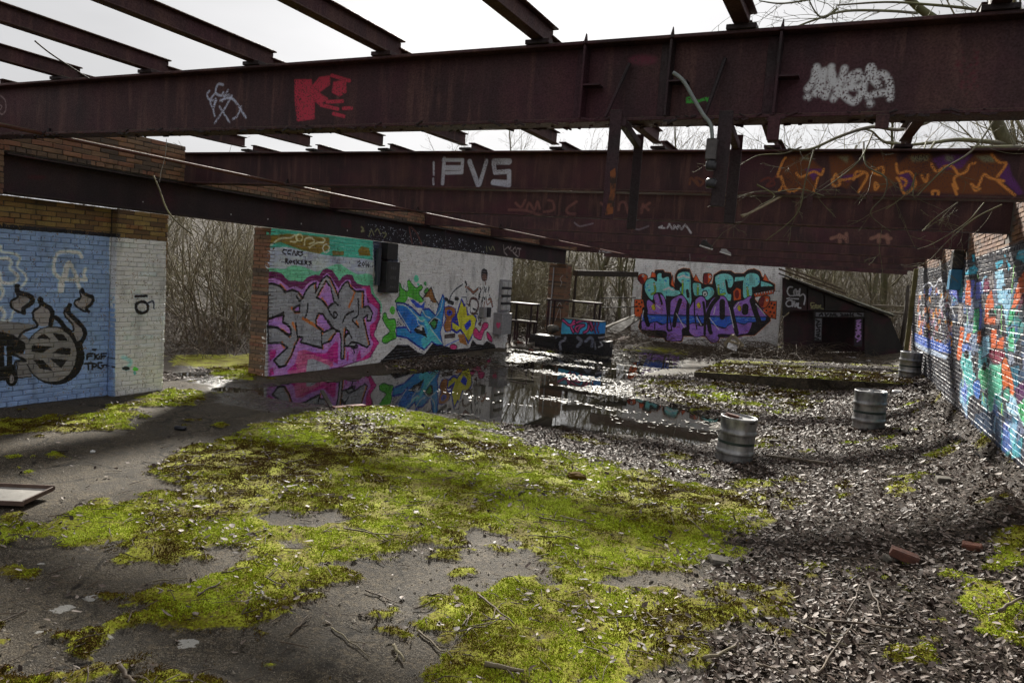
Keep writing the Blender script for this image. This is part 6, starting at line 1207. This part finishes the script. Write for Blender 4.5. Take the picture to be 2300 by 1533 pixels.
# bag and other litter
M_ = Mat('white_plastic'); M_.set((.6, .6, .6), .35); WP = M_.m
def blob(name, r0, sq, seed, loc, mat, label, cat, n=3, rough=.35):
    b_ = bmesh.new(); bmesh.ops.create_icosphere(b_, subdivisions=n, radius=r0); r_ = np.random.RandomState(seed)
    for v in b_.verts:
        q_ = np.array(v.co)/r0; f_ = 1+rough*(fbm(np.array([q_[0]*2.3+seed]), np.array([q_[1]*2.3+q_[2]*1.7]), 3, seed)[0]-.5)*2; v.co = Vector((q_[0]*r0*f_*sq[0], q_[1]*r0*f_*sq[1], q_[2]*r0*f_*sq[2]))
    me = bpy.data.meshes.new(name); b_.to_mesh(me); b_.free(); o = link(name, me, mat); o.location = loc
    for p_ in me.polygons: p_.use_smooth = True
    return tag(o, label, cat)
blob('plastic_bag', .075, (1, .8, .5), 3, onground(2015, 884, .025), WP, 'crumpled white plastic bag behind the second keg', 'bag')
blob('paper_scrap', .05, (1.2, .8, .35), 4, onground(1950, 812, .02), WP, 'small white scrap of litter before the far shed', 'litter')
blob('paper_scrap', .06, (1.6, .7, .3), 9, onground(1915, 804, .02), WP, 'flat pale scrap of litter left of the white one', 'litter')
blob('paper_scrap', .018, (1, 1, .7), 5, onground(208, 1016, .008), WP, 'tiny white ball of litter on the bare concrete', 'litter')
blob('moss_cushion', .07, (1.2, 1, .5), 6, onground(1297, 1072, .01), MOSSM, 'round moss cushion standing up from the leaf litter', 'moss', 4)
# ---- boxes on the central wall
def wallbox(px0, py0, px1, py1, depth, X0=XL):
    a = atX(px0, py0, X0+depth); b = atX(px1, py1, X0+depth); return (X0+depth/2+.001, (a[1]+b[1])/2, (a[2]+b[2])/2), (depth, abs(b[1]-a[1]), abs(a[2]-b[2]))
CABM = simple('black_cabinet_paint', (.012, .012, .014), (.035, .034, .036), 12, .45); GREYP = simple('grey_box_paint', (.20, .20, .21), (.36, .36, .37), 16, .5)
cc, dd = wallbox(872, 545, 893, 584, .14); t = empty('electric_cabinet', cc, 0, 'black double electric cabinet high on the white graffiti wall', 'cabinet')
mb = MB(); mb.box((0, 0, 0), dd, .006); mb.build('upper_box', CABM, t)
cc2, dd2 = wallbox(870, 587, 895, 658, .17); mb = MB(); mb.box(rel(cc2, t), dd2, .006); lowb = mb.build('lower_box', CABM, t)
mb = MB(); mb.box((dd2[0]/2+.003+cc2[0]-cc[0], cc2[1]-cc[1], cc2[2]-cc[2]), (.006, dd2[1]*.8, dd2[2]*.86), .002); mb.build('door', simple('cabinet_door', (.02, .02, .022), (.05, .05, .052), 20, .5), lowb)
for i in range(3):
    mb = MB()
    for j in range(3): mb.box((dd2[0]/2+.0075+cc2[0]-cc[0], cc2[1]-cc[1]-.07+j*.06, cc2[2]-cc[2]+.16-i*.16), (.003, .035, .05 if i < 2 else .03))
    mb.build('label_plate', simple('grey_print', (.06, .06, .065), (.12, .12, .13), 30, .6), lowb)
mb = MB(); mb.box((-.02, dd[1]*-.9, -.28), (.05, .09, .62), .004); mb.build('cable_duct', simple('duct_paint', (.03, .035, .05), (.06, .07, .09), 10, .5), t)
cc, dd = wallbox(1089, 690, 1101, 713, .12); t = empty('socket_box', cc, 0, 'small grey socket box low on the white wall', 'box')
mb = MB(); mb.box((0, -.1, 0), (dd[0], dd[1]*.5, dd[2]), .004); mb.build('case', GREYP, t); mb = MB(); mb.box((0, .12, 0), (dd[0]*.8, dd[1]*.5, dd[2]*.94), .004); mb.build('recess', CABM, t)
cc, dd = wallbox(1131, 628, 1146, 700, .10); t = empty('fuse_rack', cc, 0, 'tall rack of white fuse holders at the wall end', 'fuse rack')
mb = MB(); mb.box((-.02, 0, 0), (.06, dd[1], dd[2]), .004); mb.build('back_plate', GREYP, t)
for i in range(4):
    for j in range(2): mb = MB(); mb.box((.03, (j-.5)*dd[1]*.45, dd[2]*(.36-.24*i)), (.07, dd[1]*.36, dd[2]*.15), .006); mb.build('fuse_holder', simple('fuse_white', (.38, .38, .38), (.6, .6, .6), 20, .4) if (i == 0 and j == 0) else bpy.data.materials['fuse_white'], t)
for i in range(3): mb = MB(); mb.box((.03, 0, dd[2]*(.24-.24*i)), (.06, dd[1]*.9, dd[2]*.06), .004); mb.build('fuse_bar', CABM, t)
cc, dd = wallbox(1129, 706, 1147, 750, .22); t = empty('meter_box', cc, 0, 'grey meter box with pink heart below the fuse rack', 'box')
mb = MB(); mb.box((0, 0, 0), dd, .006); mb.build('case', GREYP, t); mb = MB(); mb.box((.0, 0, dd[2]/2+.01), (dd[0]*1.04, dd[1]*1.06, .02), .003); mb.build('lid', GREYP, t)
hp = [(0, -.09), (.05, -.02), (.055, .03), (.03, .06), (.0, .035), (-.03, .06), (-.055, .03), (-.05, -.02)]
mb = MB(); mb.add([(x+.02, -dd[1]/2-.002, z-.01) for x, z in hp], [tuple(range(8))]); mb.build('painted_heart', simple('pink_paint', (.6, .05, .16), (.75, .1, .25), 20, .5), t)
# blue bracket on the right wall
a = atRW(2150, 588); b = atRW(2166, 634); mb = MB(); t = empty('wall_bracket', tuple((a+b)/2), 0, 'tall narrow box painted blue on the right wall', 'box')
mb.box((-.06, 0, -.12), (.14, .34, .28), .004); mb.build('blue_case', simple('blue_paint', (.02, .14, .26), (.04, .22, .38), 10, .5), t); mb = MB(); mb.box((-.06, 0, .16), (.13, .3, .26), .004); mb.build('dark_case', CABM, t)

# ---- far end: pier, frame, blocks, tables
YP = 18.62
pier = [dict(e=0, P=lambda u: (u, YP), n=(0, -1), mat=MRAW, bricks=lay(-7.9, -7.40, -.05, 2.10)), dict(e=HP, P=lambda u: (-7.40, u), n=(1, 0), mat=MRAW, bricks=lay(YP+.003, YP+.45, -.05, 2.10))]
pr_ = brick_wall('brick_pier', 'narrow brown brick pier carrying the far end of the lintel', pier, MRAW, (-7.65, YP+.2, 0), 0, 'pier'); core(pr_, [((-7.65, YP+.225, 1.02), (.48, .43, 2.16))], MRAWm)
mb = MB(); mb.box((0, 0, 0), (.03, .02, 2.0)); o = mb.build('conduit_strip', GREYP, pr_); o.location = (-.10, -.23, 1.0)
GRAF = simple('pale_scrawl', (.3, .28, .27), (.45, .42, .4), 20, .6)
for i, l in enumerate(([(.05, .55), (.16, .9), (.2, .6)], [(.08, .95), (.14, 1.05), (.2, .98)], [(.12, 1.5), (.16, 1.6), (.1, 1.7), (.18, 1.8)])):
    mb = MB(); mb.tube(catmull([(x, -.207-.002*i, z) for x, z in l], 4), .010, 4); mb.build('painted_scrawl', GRAF, pr_)
def beam(name, A_, B_, w_, h, mat, label, cat, group=None):
    A_, B_ = G(A_), G(B_); d = B_-A_; L_ = np.linalg.norm(d); mb = MB(); mb.box((0, 0, 0), (L_, w_, h), .004); o = mb.build(name, mat); o.location = tuple((A_+B_)/2); o.rotation_euler = (0, -math.asin(d[2]/L_), math.atan2(d[1], d[0])); return tag(o, label, cat, group)
beam('dark_beam', atY(1292, 613, 19.2), atY(1429, 616, 22.3), .16, .16, DWOOD, 'dark timber beam from the far pier to the pale wall', 'beam')
pA = atY(1294, 620, 19.25); mb = MB(); mb.box((0, 0, pA[2]/2), (.06, .06, pA[2]), .004); o = tag(mb.build('timber_post', DWOOD), 'dark upright post under the timber beam', 'post'); o.location = (pA[0], pA[1], 0)
RAIL = MSTD
def table(px0, px1, py, Y, label, dep=.5, legs=True):
    a = atY(px0, py, Y); b = atY(px1, py, Y); t_ = empty('steel_bench', ((a[0]+b[0])/2, Y, 0), 0, label, 'bench'); zz = (a[2]+b[2])/2; w_ = abs(b[0]-a[0])
    mb = MB(); mb.box((0, 0, zz-.02), (w_, dep, .045), .004); mb.build('top', RAIL, t_)
    for sx_ in (-1, 1):
        for sy_ in (-1, 1): mb = MB(); mb.box((sx_*(w_/2-.05), sy_*(dep/2-.05), zz/2-.03), (.04, .04, zz-.03), .003); mb.build('leg', RAIL, t_)
table(1236, 1348, 675, 17.9, 'rusty steel bench frame standing before the brick pier'); table(1150, 1206, 680, 17.2, 'rusty steel bench frame beside the end of the long wall'); table(1152, 1198, 720, 16.7, 'low rusty steel frame near the meter box')
for i, yy_ in enumerate((669, 690)): beam('guard_rail', atY(1350, yy_, 20.2), atY(1428, yy_-1, 22.2), .03, .03, RAIL, 'upper thin rail between bench and pale wall' if i == 0 else 'lower thin rail between bench and pale wall', 'rail')
# painted brick block with blue box
YK = atZ(1270, 788)[1]
CK = Canvas(-6.6, -4.2, -.1, 1.2, 160, lambda x, y: (lambda p: (p[0], p[2]))(atY(x, y, YK))); c = CK; c.z = (1130, 680, 7.1875); c.k = .8
c.poly([(300, 440), (1700, 440), (1700, 900), (300, 900)], (22, 22, 26))
for q, wd, cl_ in (([(600, 500), (680, 580), (770, 600), (860, 540)], .09, (104, 108, 120)), ([(790, 600), (810, 680)], .1, (90, 94, 106)), ([(1000, 560), (990, 600), (920, 640), (930, 740)], .08, (110, 114, 126)), ([(1200, 560), (1260, 620), (1200, 700)], .10, (96, 100, 112)), ([(1330, 620), (1400, 560), (1440, 600), (1430, 700)], .09, (104, 110, 128)), ([(1540, 560), (1590, 570), (1560, 620), (1600, 680), (1540, 710)], .05, (150, 150, 156)), ([(1480, 640), (1490, 740)], .05, (120, 124, 134))): c.stroke(q, cl_, wd, soft=2)
c.poly([(930, 255), (1580, 255), (1580, 500), (930, 500)], (58, 150, 206)); c.poly([(1440, 255), (1580, 255), (1580, 500), (1440, 500)], (40, 120, 196), soft=2)
for q in ([(960, 280), (1010, 320), (1060, 360), (1110, 340), (1140, 290), (1160, 330), (1090, 370), (1130, 470)], [(1180, 320), (1260, 290), (1340, 290), (1380, 340), (1360, 440), (1300, 480)], [(1180, 460), (1160, 410), (1200, 370), (1300, 360), (1230, 400), (1200, 470)], [(1390, 330), (1420, 300), (1420, 440)], [(1400, 300), (1450, 420)]): c.stroke(q, BK, .10, soft=1); c.stroke(q, (170, 66, 120), .055, soft=1)
for x in (1470, 1520): c.stroke([(x, 300), (x+15, 340), (x-8, 400), (x+15, 480)], BK, .05); c.stroke([(x, 300), (x+15, 340), (x-8, 400), (x+15, 480)], (150, 50, 110), .022)
IM_K = CK.image('paint_block')
MK = paint_mat('painted_block', IM_K, 0, -6.6, -4.2, -.1, 1.2, raw=((.02, .02, .022), (.03, .03, .032), (.025, .025, .025), (.015, .015, .015)))
a = atY(1190, 750, YK); b = atY(1357, 790, YK); z1 = float(a[2])
kb = [dict(e=0, P=lambda u: (u, YK), n=(0, -1), mat=MK, bricks=lay(a[0], b[0], 0, z1)), dict(e=HP, P=lambda u: (b[0], u), n=(1, 0), mat=MK, bricks=lay(YK+.003, YK+.62, 0, z1))]
kr = brick_wall('brick_plinth', 'low black painted brick plinth with grey scrolls beyond the puddle', kb, MK, ((a[0]+b[0])/2, YK+.3, 0), 0, 'plinth'); core(kr, [(((a[0]+b[0])/2, YK+.32, z1/2-.02), (b[0]-a[0]-.02, .6, z1+.02))], CABM)
a2 = atY(1262, 716, YK); b2 = atY(1346, 752, YK); t = empty('blue_box', ((a2[0]+b2[0])/2, YK+.22, z1), 0, 'bright blue box with pink lettering standing on the black plinth', 'box')
mb = MB(); mb.box((0, 0, (a2[2]-z1)/2+.01), (b2[0]-a2[0], .4, a2[2]-z1), .006); mb.build('case', MK, t); mb = MB(); mb.box((0, 0, a2[2]-z1+.02), (b2[0]-a2[0]+.02, .42, .025), .004); mb.build('lid', STN, t)
blob('rough_stone', .14, (1.1, .9, .7), 31, tuple(atY(1243, 738, YK+.3)), STN, 'rough mossy stone on the left end of the black plinth', 'stone', 3)
rr_ = random.Random(4)
for i in range(16):
    x, y = rr_.uniform(1160, 1425), rr_.uniform(764, 792); lump('rubble_piece', (rr_.uniform(.08, .26), rr_.uniform(.06, .2), rr_.uniform(.05, .14)), 40+i, onground(x, y, .03), (rr_.uniform(-.4, .4), rr_.uniform(-.4, .4), rr_.uniform(0, 3)), rr_.choice([STN, DWOOD, BRK, STN]), 'dark lump of rubble lying around the black plinth', 'rubble', .015)['group'] = 'rubble around the black plinth'
# boards leaning by the pale wall and broken crate
for i, (aa, bb_, wd_, mt, lb) in enumerate((((1372, 748, 20.6), (1425, 712, 21.6), .5, DWOOD, 'dark sheet leaning against the left end of the pale wall'), ((1358, 735, 20.3), (1424, 708, 21.5), .12, WOOD, 'pale board leaning above the dark sheet'), ((1385, 766, 19.8), (1410, 756, 20.2), .25, BRK, 'reddish tile lying by the pale wall'))):
    beam('leaning_board', atY(*aa), atY(*bb_), wd_, .03, mt, lb, 'board')
PALE = simple('pale_timber', (.20, .17, .11), (.36, .31, .21), 12, .8)
YC = 18.6; ce_ = atY(1645, 775, YC); t = empty('broken_crate', tuple(ce_), 0, 'broken pale wooden crate lying before the purple lettering', 'crate')
for i, (A2, B2, wd_) in enumerate((((1628, 772), (1646, 752), .07), ((1646, 752), (1668, 776), .07), ((1628, 772), (1640, 786), .06), ((1668, 776), (1652, 786), .06), ((1636, 766), (1662, 772), .05))):
    A3, B3 = atY(*A2, YC), atY(*B2, YC+.1*(i % 2)); d = B3-A3; L_ = np.linalg.norm(d); mb = MB(); mb.box((0, 0, 0), (L_, .12, wd_), .004); o = mb.build('slat', PALE, t); o.location = tuple((A3+B3)/2-ce_); o.rotation_euler = (0, -math.asin(d[2]/L_), math.atan2(d[1], d[0]))
mb = MB(); mb.box((0, 0, 0), (.24, .2, .012), .002); o = mb.build('panel', WP, t); o.location = (.02, -.1, -.03); o.rotation_euler = (.8, .3, .2)

# ---- shed with sloping roof
YS = 20.6
fnS = lambda x, y: (lambda p: (p[0], p[2]))(atY(x, y, YS))
CS = Canvas(-2.3, 1.1, 0, 2.4, 130, fnS); c = CS; c.z = (1720, 600, 5.475); c.k = .7
LG = (190, 194, 202)
for q in ([(330, 245), (285, 245), (265, 300), (290, 345), (330, 350), (400, 340)], [(345, 290), (350, 340), (345, 300), (370, 270), (375, 345)], [(395, 290), (380, 320), (400, 345), (420, 265), (415, 350), (460, 330), (485, 370), (470, 455)], [(330, 415), (285, 405), (250, 440), (270, 480), (320, 475)], [(325, 430), (330, 480), (350, 420), (360, 485)], [(380, 440), (370, 480), (400, 440), (395, 490), (430, 500)], [(260, 385), (290, 380)], [(310, 385), (400, 388)]): c.stroke(q, LG, .05)
for q in ([(595, 440), (555, 440), (560, 480), (590, 470), (560, 500)], [(605, 500), (610, 460), (630, 470), (612, 482), (632, 505)], [(648, 470), (640, 495), (655, 500), (662, 475), (648, 470)], [(675, 465), (672, 500), (715, 510)], [(560, 500), (600, 505)]): c.stroke(q, (150, 150, 110), .04)
c.poly([(615, 555), (1205, 560), (1200, 605), (615, 605)], (110, 112, 118)); c.poly([(610, 630), (690, 630), (680, 890), (600, 890)], (120, 122, 128)); c.poly([(1100, 640), (1190, 640), (1185, 960), (1085, 960)], (52, 46, 58))
for q in ([(660, 590), (690, 565), (700, 590)], [(730, 565), (740, 600), (770, 570)], [(790, 600), (800, 570), (820, 595), (840, 570)], [(860, 575), (845, 590), (875, 595)], [(920, 570), (950, 580), (925, 600), (960, 600)], [(975, 575), (970, 600), (990, 590), (975, 575)], [(1005, 575), (1000, 600), (1020, 590), (1005, 575)], [(1040, 565), (1040, 600)], [(1075, 570), (1060, 590), (1080, 600)], [(1130, 570), (1180, 590)],
          [(620, 650), (660, 665), (630, 690)], [(670, 700), (625, 710), (640, 740), (670, 735)], [(625, 770), (660, 760), (665, 790), (630, 800)], [(625, 830), (660, 815), (640, 850), (670, 850)], [(610, 870), (650, 880)]): c.stroke(q, BK, .05, smooth=False)
for q in ([(1115, 660), (1165, 650), (1120, 690), (1170, 690)], [(1140, 700), (1115, 720), (1145, 740), (1165, 715), (1140, 700)], [(1110, 755), (1165, 745), (1130, 775), (1165, 790), (1110, 795)], [(1115, 815), (1165, 800)], [(1140, 815), (1105, 850), (1140, 875), (1170, 840), (1140, 815)], [(1165, 880), (1125, 910)]): c.stroke(q, (180, 140, 210), .05)
IM_S = CS.image('paint_shed'); MSH = steel_mat('shed_sheet', IM_S, 0, (-2.3, 1.1, 0, 2.4), base=((.012, .012, .012), (.022, .021, .02), (.04, .036, .032)), streak=False)
def S_(x, y, Y=YS): p_ = atY(x, y, Y); return (p_[0], p_[2])
z0_ = .25
t = empty('lean_to_shed', (-.8, YS, .3), 0, 'dark lean-to shed with sloping roof and tagged panels', 'shed'); b = t.location
def pan(name, poly, y0, y1, mat): mb = MB(); mb.prism([(x-b[0], z-b[2]) for x, z in poly], y0-b[1], y1-b[1], 1); return mb.build(name, mat, t)
pan('upper_panel', [S_(1757, 622), S_(1812, 645), S_(1812, 697), S_(1775, 697), S_(1757, 712)], YS, YS+.04, MSH)
pan('upper_panel', [S_(1815, 647), S_(1850, 659), S_(1850, 697), S_(1815, 697)], YS, YS+.04, MSH)
pan('upper_panel', [S_(1853, 660), S_(1885, 673), S_(1940, 694), S_(1940, 699), S_(1853, 697)], YS, YS+.04, MSH)
pan('side_panel', [S_(1942, 695), S_(2000, 714), S_(2034, 800), S_(1942, 800)], YS, YS+.04, MSH)
pan('side_panel', [S_(1757, 714), S_(1775, 700), S_(1828, 700), S_(1828, 800), S_(1757, 800)], YS+.3, YS+.34, MSTD)
pan('lettered_beam', [S_(1828, 699), S_(1942, 701), S_(1942, 713), S_(1828, 712)], YS-.05, YS+.1, MSH); pan('lettered_post', [S_(1829, 713), S_(1847, 713), S_(1845, 766), S_(1828, 766)], YS-.03, YS+.08, MSH); pan('lettered_post', [S_(1920, 714), S_(1938, 714), S_(1936, 778), S_(1918, 778)], YS-.03, YS+.08, MSH)
pan('back_panel', [S_(1757, 620), S_(2000, 712), S_(2034, 800), S_(1757, 800)], YS+2.0, YS+2.04, MSTD)
def roofp(name, p0, p1, lift, y0, y1, mat, th=.04):
    a_, b_ = S_(*p0), S_(*p1); return pan(name, [(a_[0], a_[1]+lift), (b_[0], b_[1]+lift), (b_[0], b_[1]+lift+th), (a_[0], a_[1]+lift+th)], y0, y1, mat)
roofp('roof_deck', (1750, 616), (2006, 712), .0, YS-.15, YS+2.1, simple('roof_felt', (.025, .024, .022), (.07, .065, .055), 10, .85)); roofp('roof_sheet', (1884, 667), (2008, 712), .05, YS-.22, YS+1.2, simple('pale_roof_sheet', (.20, .22, .17), (.34, .36, .29), 6, .6), .02); roofp('roof_batten', (1750, 610), (1900, 666), .045, YS-.18, YS-.08, WOOD, .05); roofp('roof_batten', (1760, 605), (1890, 655), .045, YS+.4, YS+.5, WOOD, .05)
a = atY(2040, 640, 21.5); mb = MB(); mb.tube([(0, 0, -.2), (0.02, 0, 1.1), (0, 0, a[2]-.2)], [.05, .045, .04], 8); o = tag(mb.build('fence_post', DWOOD, None, True), 'dark upright post beside the far end of the right wall', 'post'); o.location = (a[0], 21.5, .2)
for i, yy_ in enumerate((690, 705)): beam('fence_rail', atY(1960, yy_-4, 22.5), atY(2040, yy_, 21.5), .05, .06, WOOD, 'upper rail of the fence behind the shed roof' if i == 0 else 'lower rail of the fence behind the shed roof', 'rail')
a = atY(2047, 610, 17.6); mb = MB(); mb.box((0, 0, 1.35), (.10, .08, 2.3), .01); o = tag(mb.build('timber_post', simple('mossy_wood', (.09, .085, .03), (.20, .18, .08), 10, .9)), 'mossy yellowish timber post at the end of the right wall', 'post'); o.location = (rwX(18.1)-.03, 18.2, 0)

# ---- things hanging in the hall
def wire(name, l, r_, mat, label, cat, n=5): mb = MB(); P = catmull([atY(*q) for q in l], 5); o0 = P[0]; mb.tube([p_-o0 for p_ in P], r_, n); o = mb.build(name, mat, None, True); o.location = tuple(o0); return tag(o, label, cat)
WIRE = simple('pale_wire', (.2, .19, .18), (.32, .3, .28), 20, .6)
wire('hanging_wire', [(374, 312, 3.9), (371, 350, 3.9), (362, 385, 3.9), (358, 410, 3.9)], .0025, WIRE, 'thin pale wire dangling beside the lintel at the left', 'wire')
wire('hanging_stick', [(345, 394, 3.88), (358, 425, 3.9), (375, 470, 3.95), (400, 500, 4.0), (432, 526, 4.05)], [.006, .008, .009] + [.007]*30 if False else .006, TWIG, 'bent pale stick dangling from a wire at the left', 'stick')
wire('hanging_rope', [(78, 92, 3.3), (110, 118, 3.4), (150, 145, 3.5), (202, 178, 3.66)], .006, DWOOD, 'dark twisted rope slung from the second purlin at the left', 'rope')
wire('hanging_wire', [(1549, 560, 19.6), (1550, 600, 19.6), (1549, 690, 19.6)], .006, WIRE, 'thin wire hanging before the pale wall', 'wire')
plankw = empty('hanging_batten', tuple(atY(1720, 468, 6.0)), 0, 'pale splintered batten poking out under the second girder', 'batten'); b0 = np.array(plankw.location)
for i, (A2, B2) in enumerate((((1668, 486, 5.9), (1756, 440, 6.4)), ((1664, 483, 5.9), (1700, 472, 6.1)))):
    A3, B3 = atY(*A2), atY(*B2); mb = MB(); mb.tube([A3-b0, (A3+B3)/2-b0+np.array([0, 0, -.004]), B3-b0], .010 if i == 0 else .006, 5); mb.build('strip', PALE, plankw)
def shoe(px, py, Y, mat, label, rz, roll):
    t_ = empty('hanging_shoe', tuple(atY(px, py, Y)), 0, label, 'shoe', 'old trainers hanging from the girders'); s = 1.0
    prof = [(-.11, 0), (.12, 0), (.13, .02), (.11, .045), (.05, .06), (.0, .085), (-.02, .105), (-.09, .11), (-.115, .07)]
    mb = MB(); mb.prism([(x, z+.02) for x, z in prof], -.035, .035, 1); mb.build('upper', mat, t_); mb = MB(); mb.prism([(-.12, 0), (.13, 0), (.14, .022), (-.118, .024)], -.042, .042, 1); mb.build('sole', WP, t_)
    mb = MB(); mb.tube([(-.03, 0, .12), (-.06, 0, .3), (-.02, 0, .62)], .004, 4); mb.build('lace', WIRE, t_); t_.rotation_euler = (roll, .25, rz); return t_
shoe(1585, 556, 14.2, KD, 'black and white trainer hanging from the fifth girder', .2, .2); shoe(1628, 570, 16.9, GREYP, 'grey trainer hanging lower beside the black one', .3, .1)
# cleats seen under the girders at the right
for i, (x, y, Y) in enumerate(((1818, 455, GY[1]), (1952, 455, GY[1]))):
    p_ = atY(x, y, Y); mb = MB(); mb.box(tuple(p_-np.array(GIR[1].location)), (.045, .012, .12), .002); mb.build('cleat', MST, GIR[1])

# ---- twigs on the floor: the larger ones one by one
r_ = np.random.RandomState(3); n_t = 0
for (x0, y0, x1, y1, rad) in ((880, 1455, 910, 1490, .009), (1075, 1340, 1155, 1405, .006), (1040, 1410, 1060, 1380, .005), (1090, 1500, 1180, 1520, .012), (440, 1345, 500, 1310, .005), (270, 1500, 300, 1545, .011), (590, 1345, 620, 1355, .007), (770, 1190, 905, 1205, .005), (1210, 1165, 1280, 1175, .006), (1260, 1160, 1330, 1180, .005), (1200, 1205, 1300, 1210, .004), (650, 1430, 690, 1390, .006), (740, 1410, 830, 1480, .004), (1840, 1400, 2050, 1420, .007), (1830, 1530, 1920, 1400, .006), (1780, 1400, 1900, 1460, .006), (1950, 1320, 1980, 1400, .006), (2240, 1385, 2300, 1350, .010), (1580, 1490, 1660, 1455, .009), (1895, 1395, 1940, 1310, .005), (1740, 1430, 1745, 1480, .005), (340, 1310, 420, 1300, .004), (500, 1290, 560, 1275, .004), (820, 1330, 900, 1360, .004), (1545, 1165, 1640, 1245, .004), (960, 1340, 1010, 1335, .004), (600, 1300, 640, 1320, .004), (940, 1420, 1020, 1480, .005), (1990, 1395, 2060, 1370, .005), (1700, 1500, 1760, 1520, .006)):
    A3, B3 = G(onground(x0, y0, rad*1.2)), G(onground(x1, y1, rad*1.2)); k = 6; P = []
    for i in range(k+1): q_ = A3+(B3-A3)*i/k; q_ = q_+np.array([r_.normal(0, .004), r_.normal(0, .004), 0]); q_[2] = float(topz(q_[:1], q_[1:2])[0])+rad*1.3+r_.uniform(0, .008)+(.01 if y0 > 1300 and x0 > 1500 else 0); P.append(q_)
    mb = MB(); mb.tube([p_-P[0] for p_ in P], list(np.linspace(rad, rad*.55, k+1)), 6)
    q_ = P[3]; dv = (B3-A3)*.35; side = np.array([-dv[1], dv[0], .02])*r_.choice([-.7, .7]); mb.tube([q_-P[0], q_-P[0]+dv*.5+side*.5, q_-P[0]+dv*.8+side], [rad*.5, rad*.4, rad*.25], 5)
    o = mb.build('fallen_twig', BRAM if n_t % 3 else TWIG, None, True); o.location = tuple(P[0]); sf = 'green moss' if look(mo, P[3][:1], P[3][1:2])[0] > .5 else ('brown dead leaves' if look(li, P[3][:1], P[3][1:2])[0] > .4 else 'bare concrete'); tag(o, 'fallen bare twig lying on '+sf, 'twig', 'fallen twigs on '+sf); n_t += 1
X, Y, r_ = scatter(5200, -6, 1.5, 1.7, 11, 1.6, 61); dn = look(mo, X, Y)*.5+look(li, X, Y)*.9+.10; k = r_.uniform(0, 1, len(X)) < dn; X, Y = X[k], Y[k]; Z = topz(X, Y)+.010
an = r_.uniform(0, 6.28, len(X)); L_ = r_.uniform(.03, .16, len(X)); dx, dy = np.cos(an)*L_/2, np.sin(an)*L_/2; zj = r_.normal(0, .006, len(X)); mid = np.stack([X+r_.normal(0, .006, len(X)), Y+r_.normal(0, .006, len(X)), Z+.004], 1)
P0 = np.stack([X-dx, Y-dy, topz(X-dx, Y-dy)+.009], 1); P1 = np.stack([X+dx, Y+dy, topz(X+dx, Y+dy)+.009+np.abs(zj)], 1); rr = r_.uniform(.0014, .0038, len(X))
tag(link('twig_litter', segs_mesh('twig_litter', np.concatenate([P0, mid]), np.concatenate([mid, P1]), np.concatenate([rr, rr*.9]), np.concatenate([rr*.9, rr*.6]), 4), BRAM), 'small dry twigs strewn over moss and leaves', 'twigs', kind='stuff')
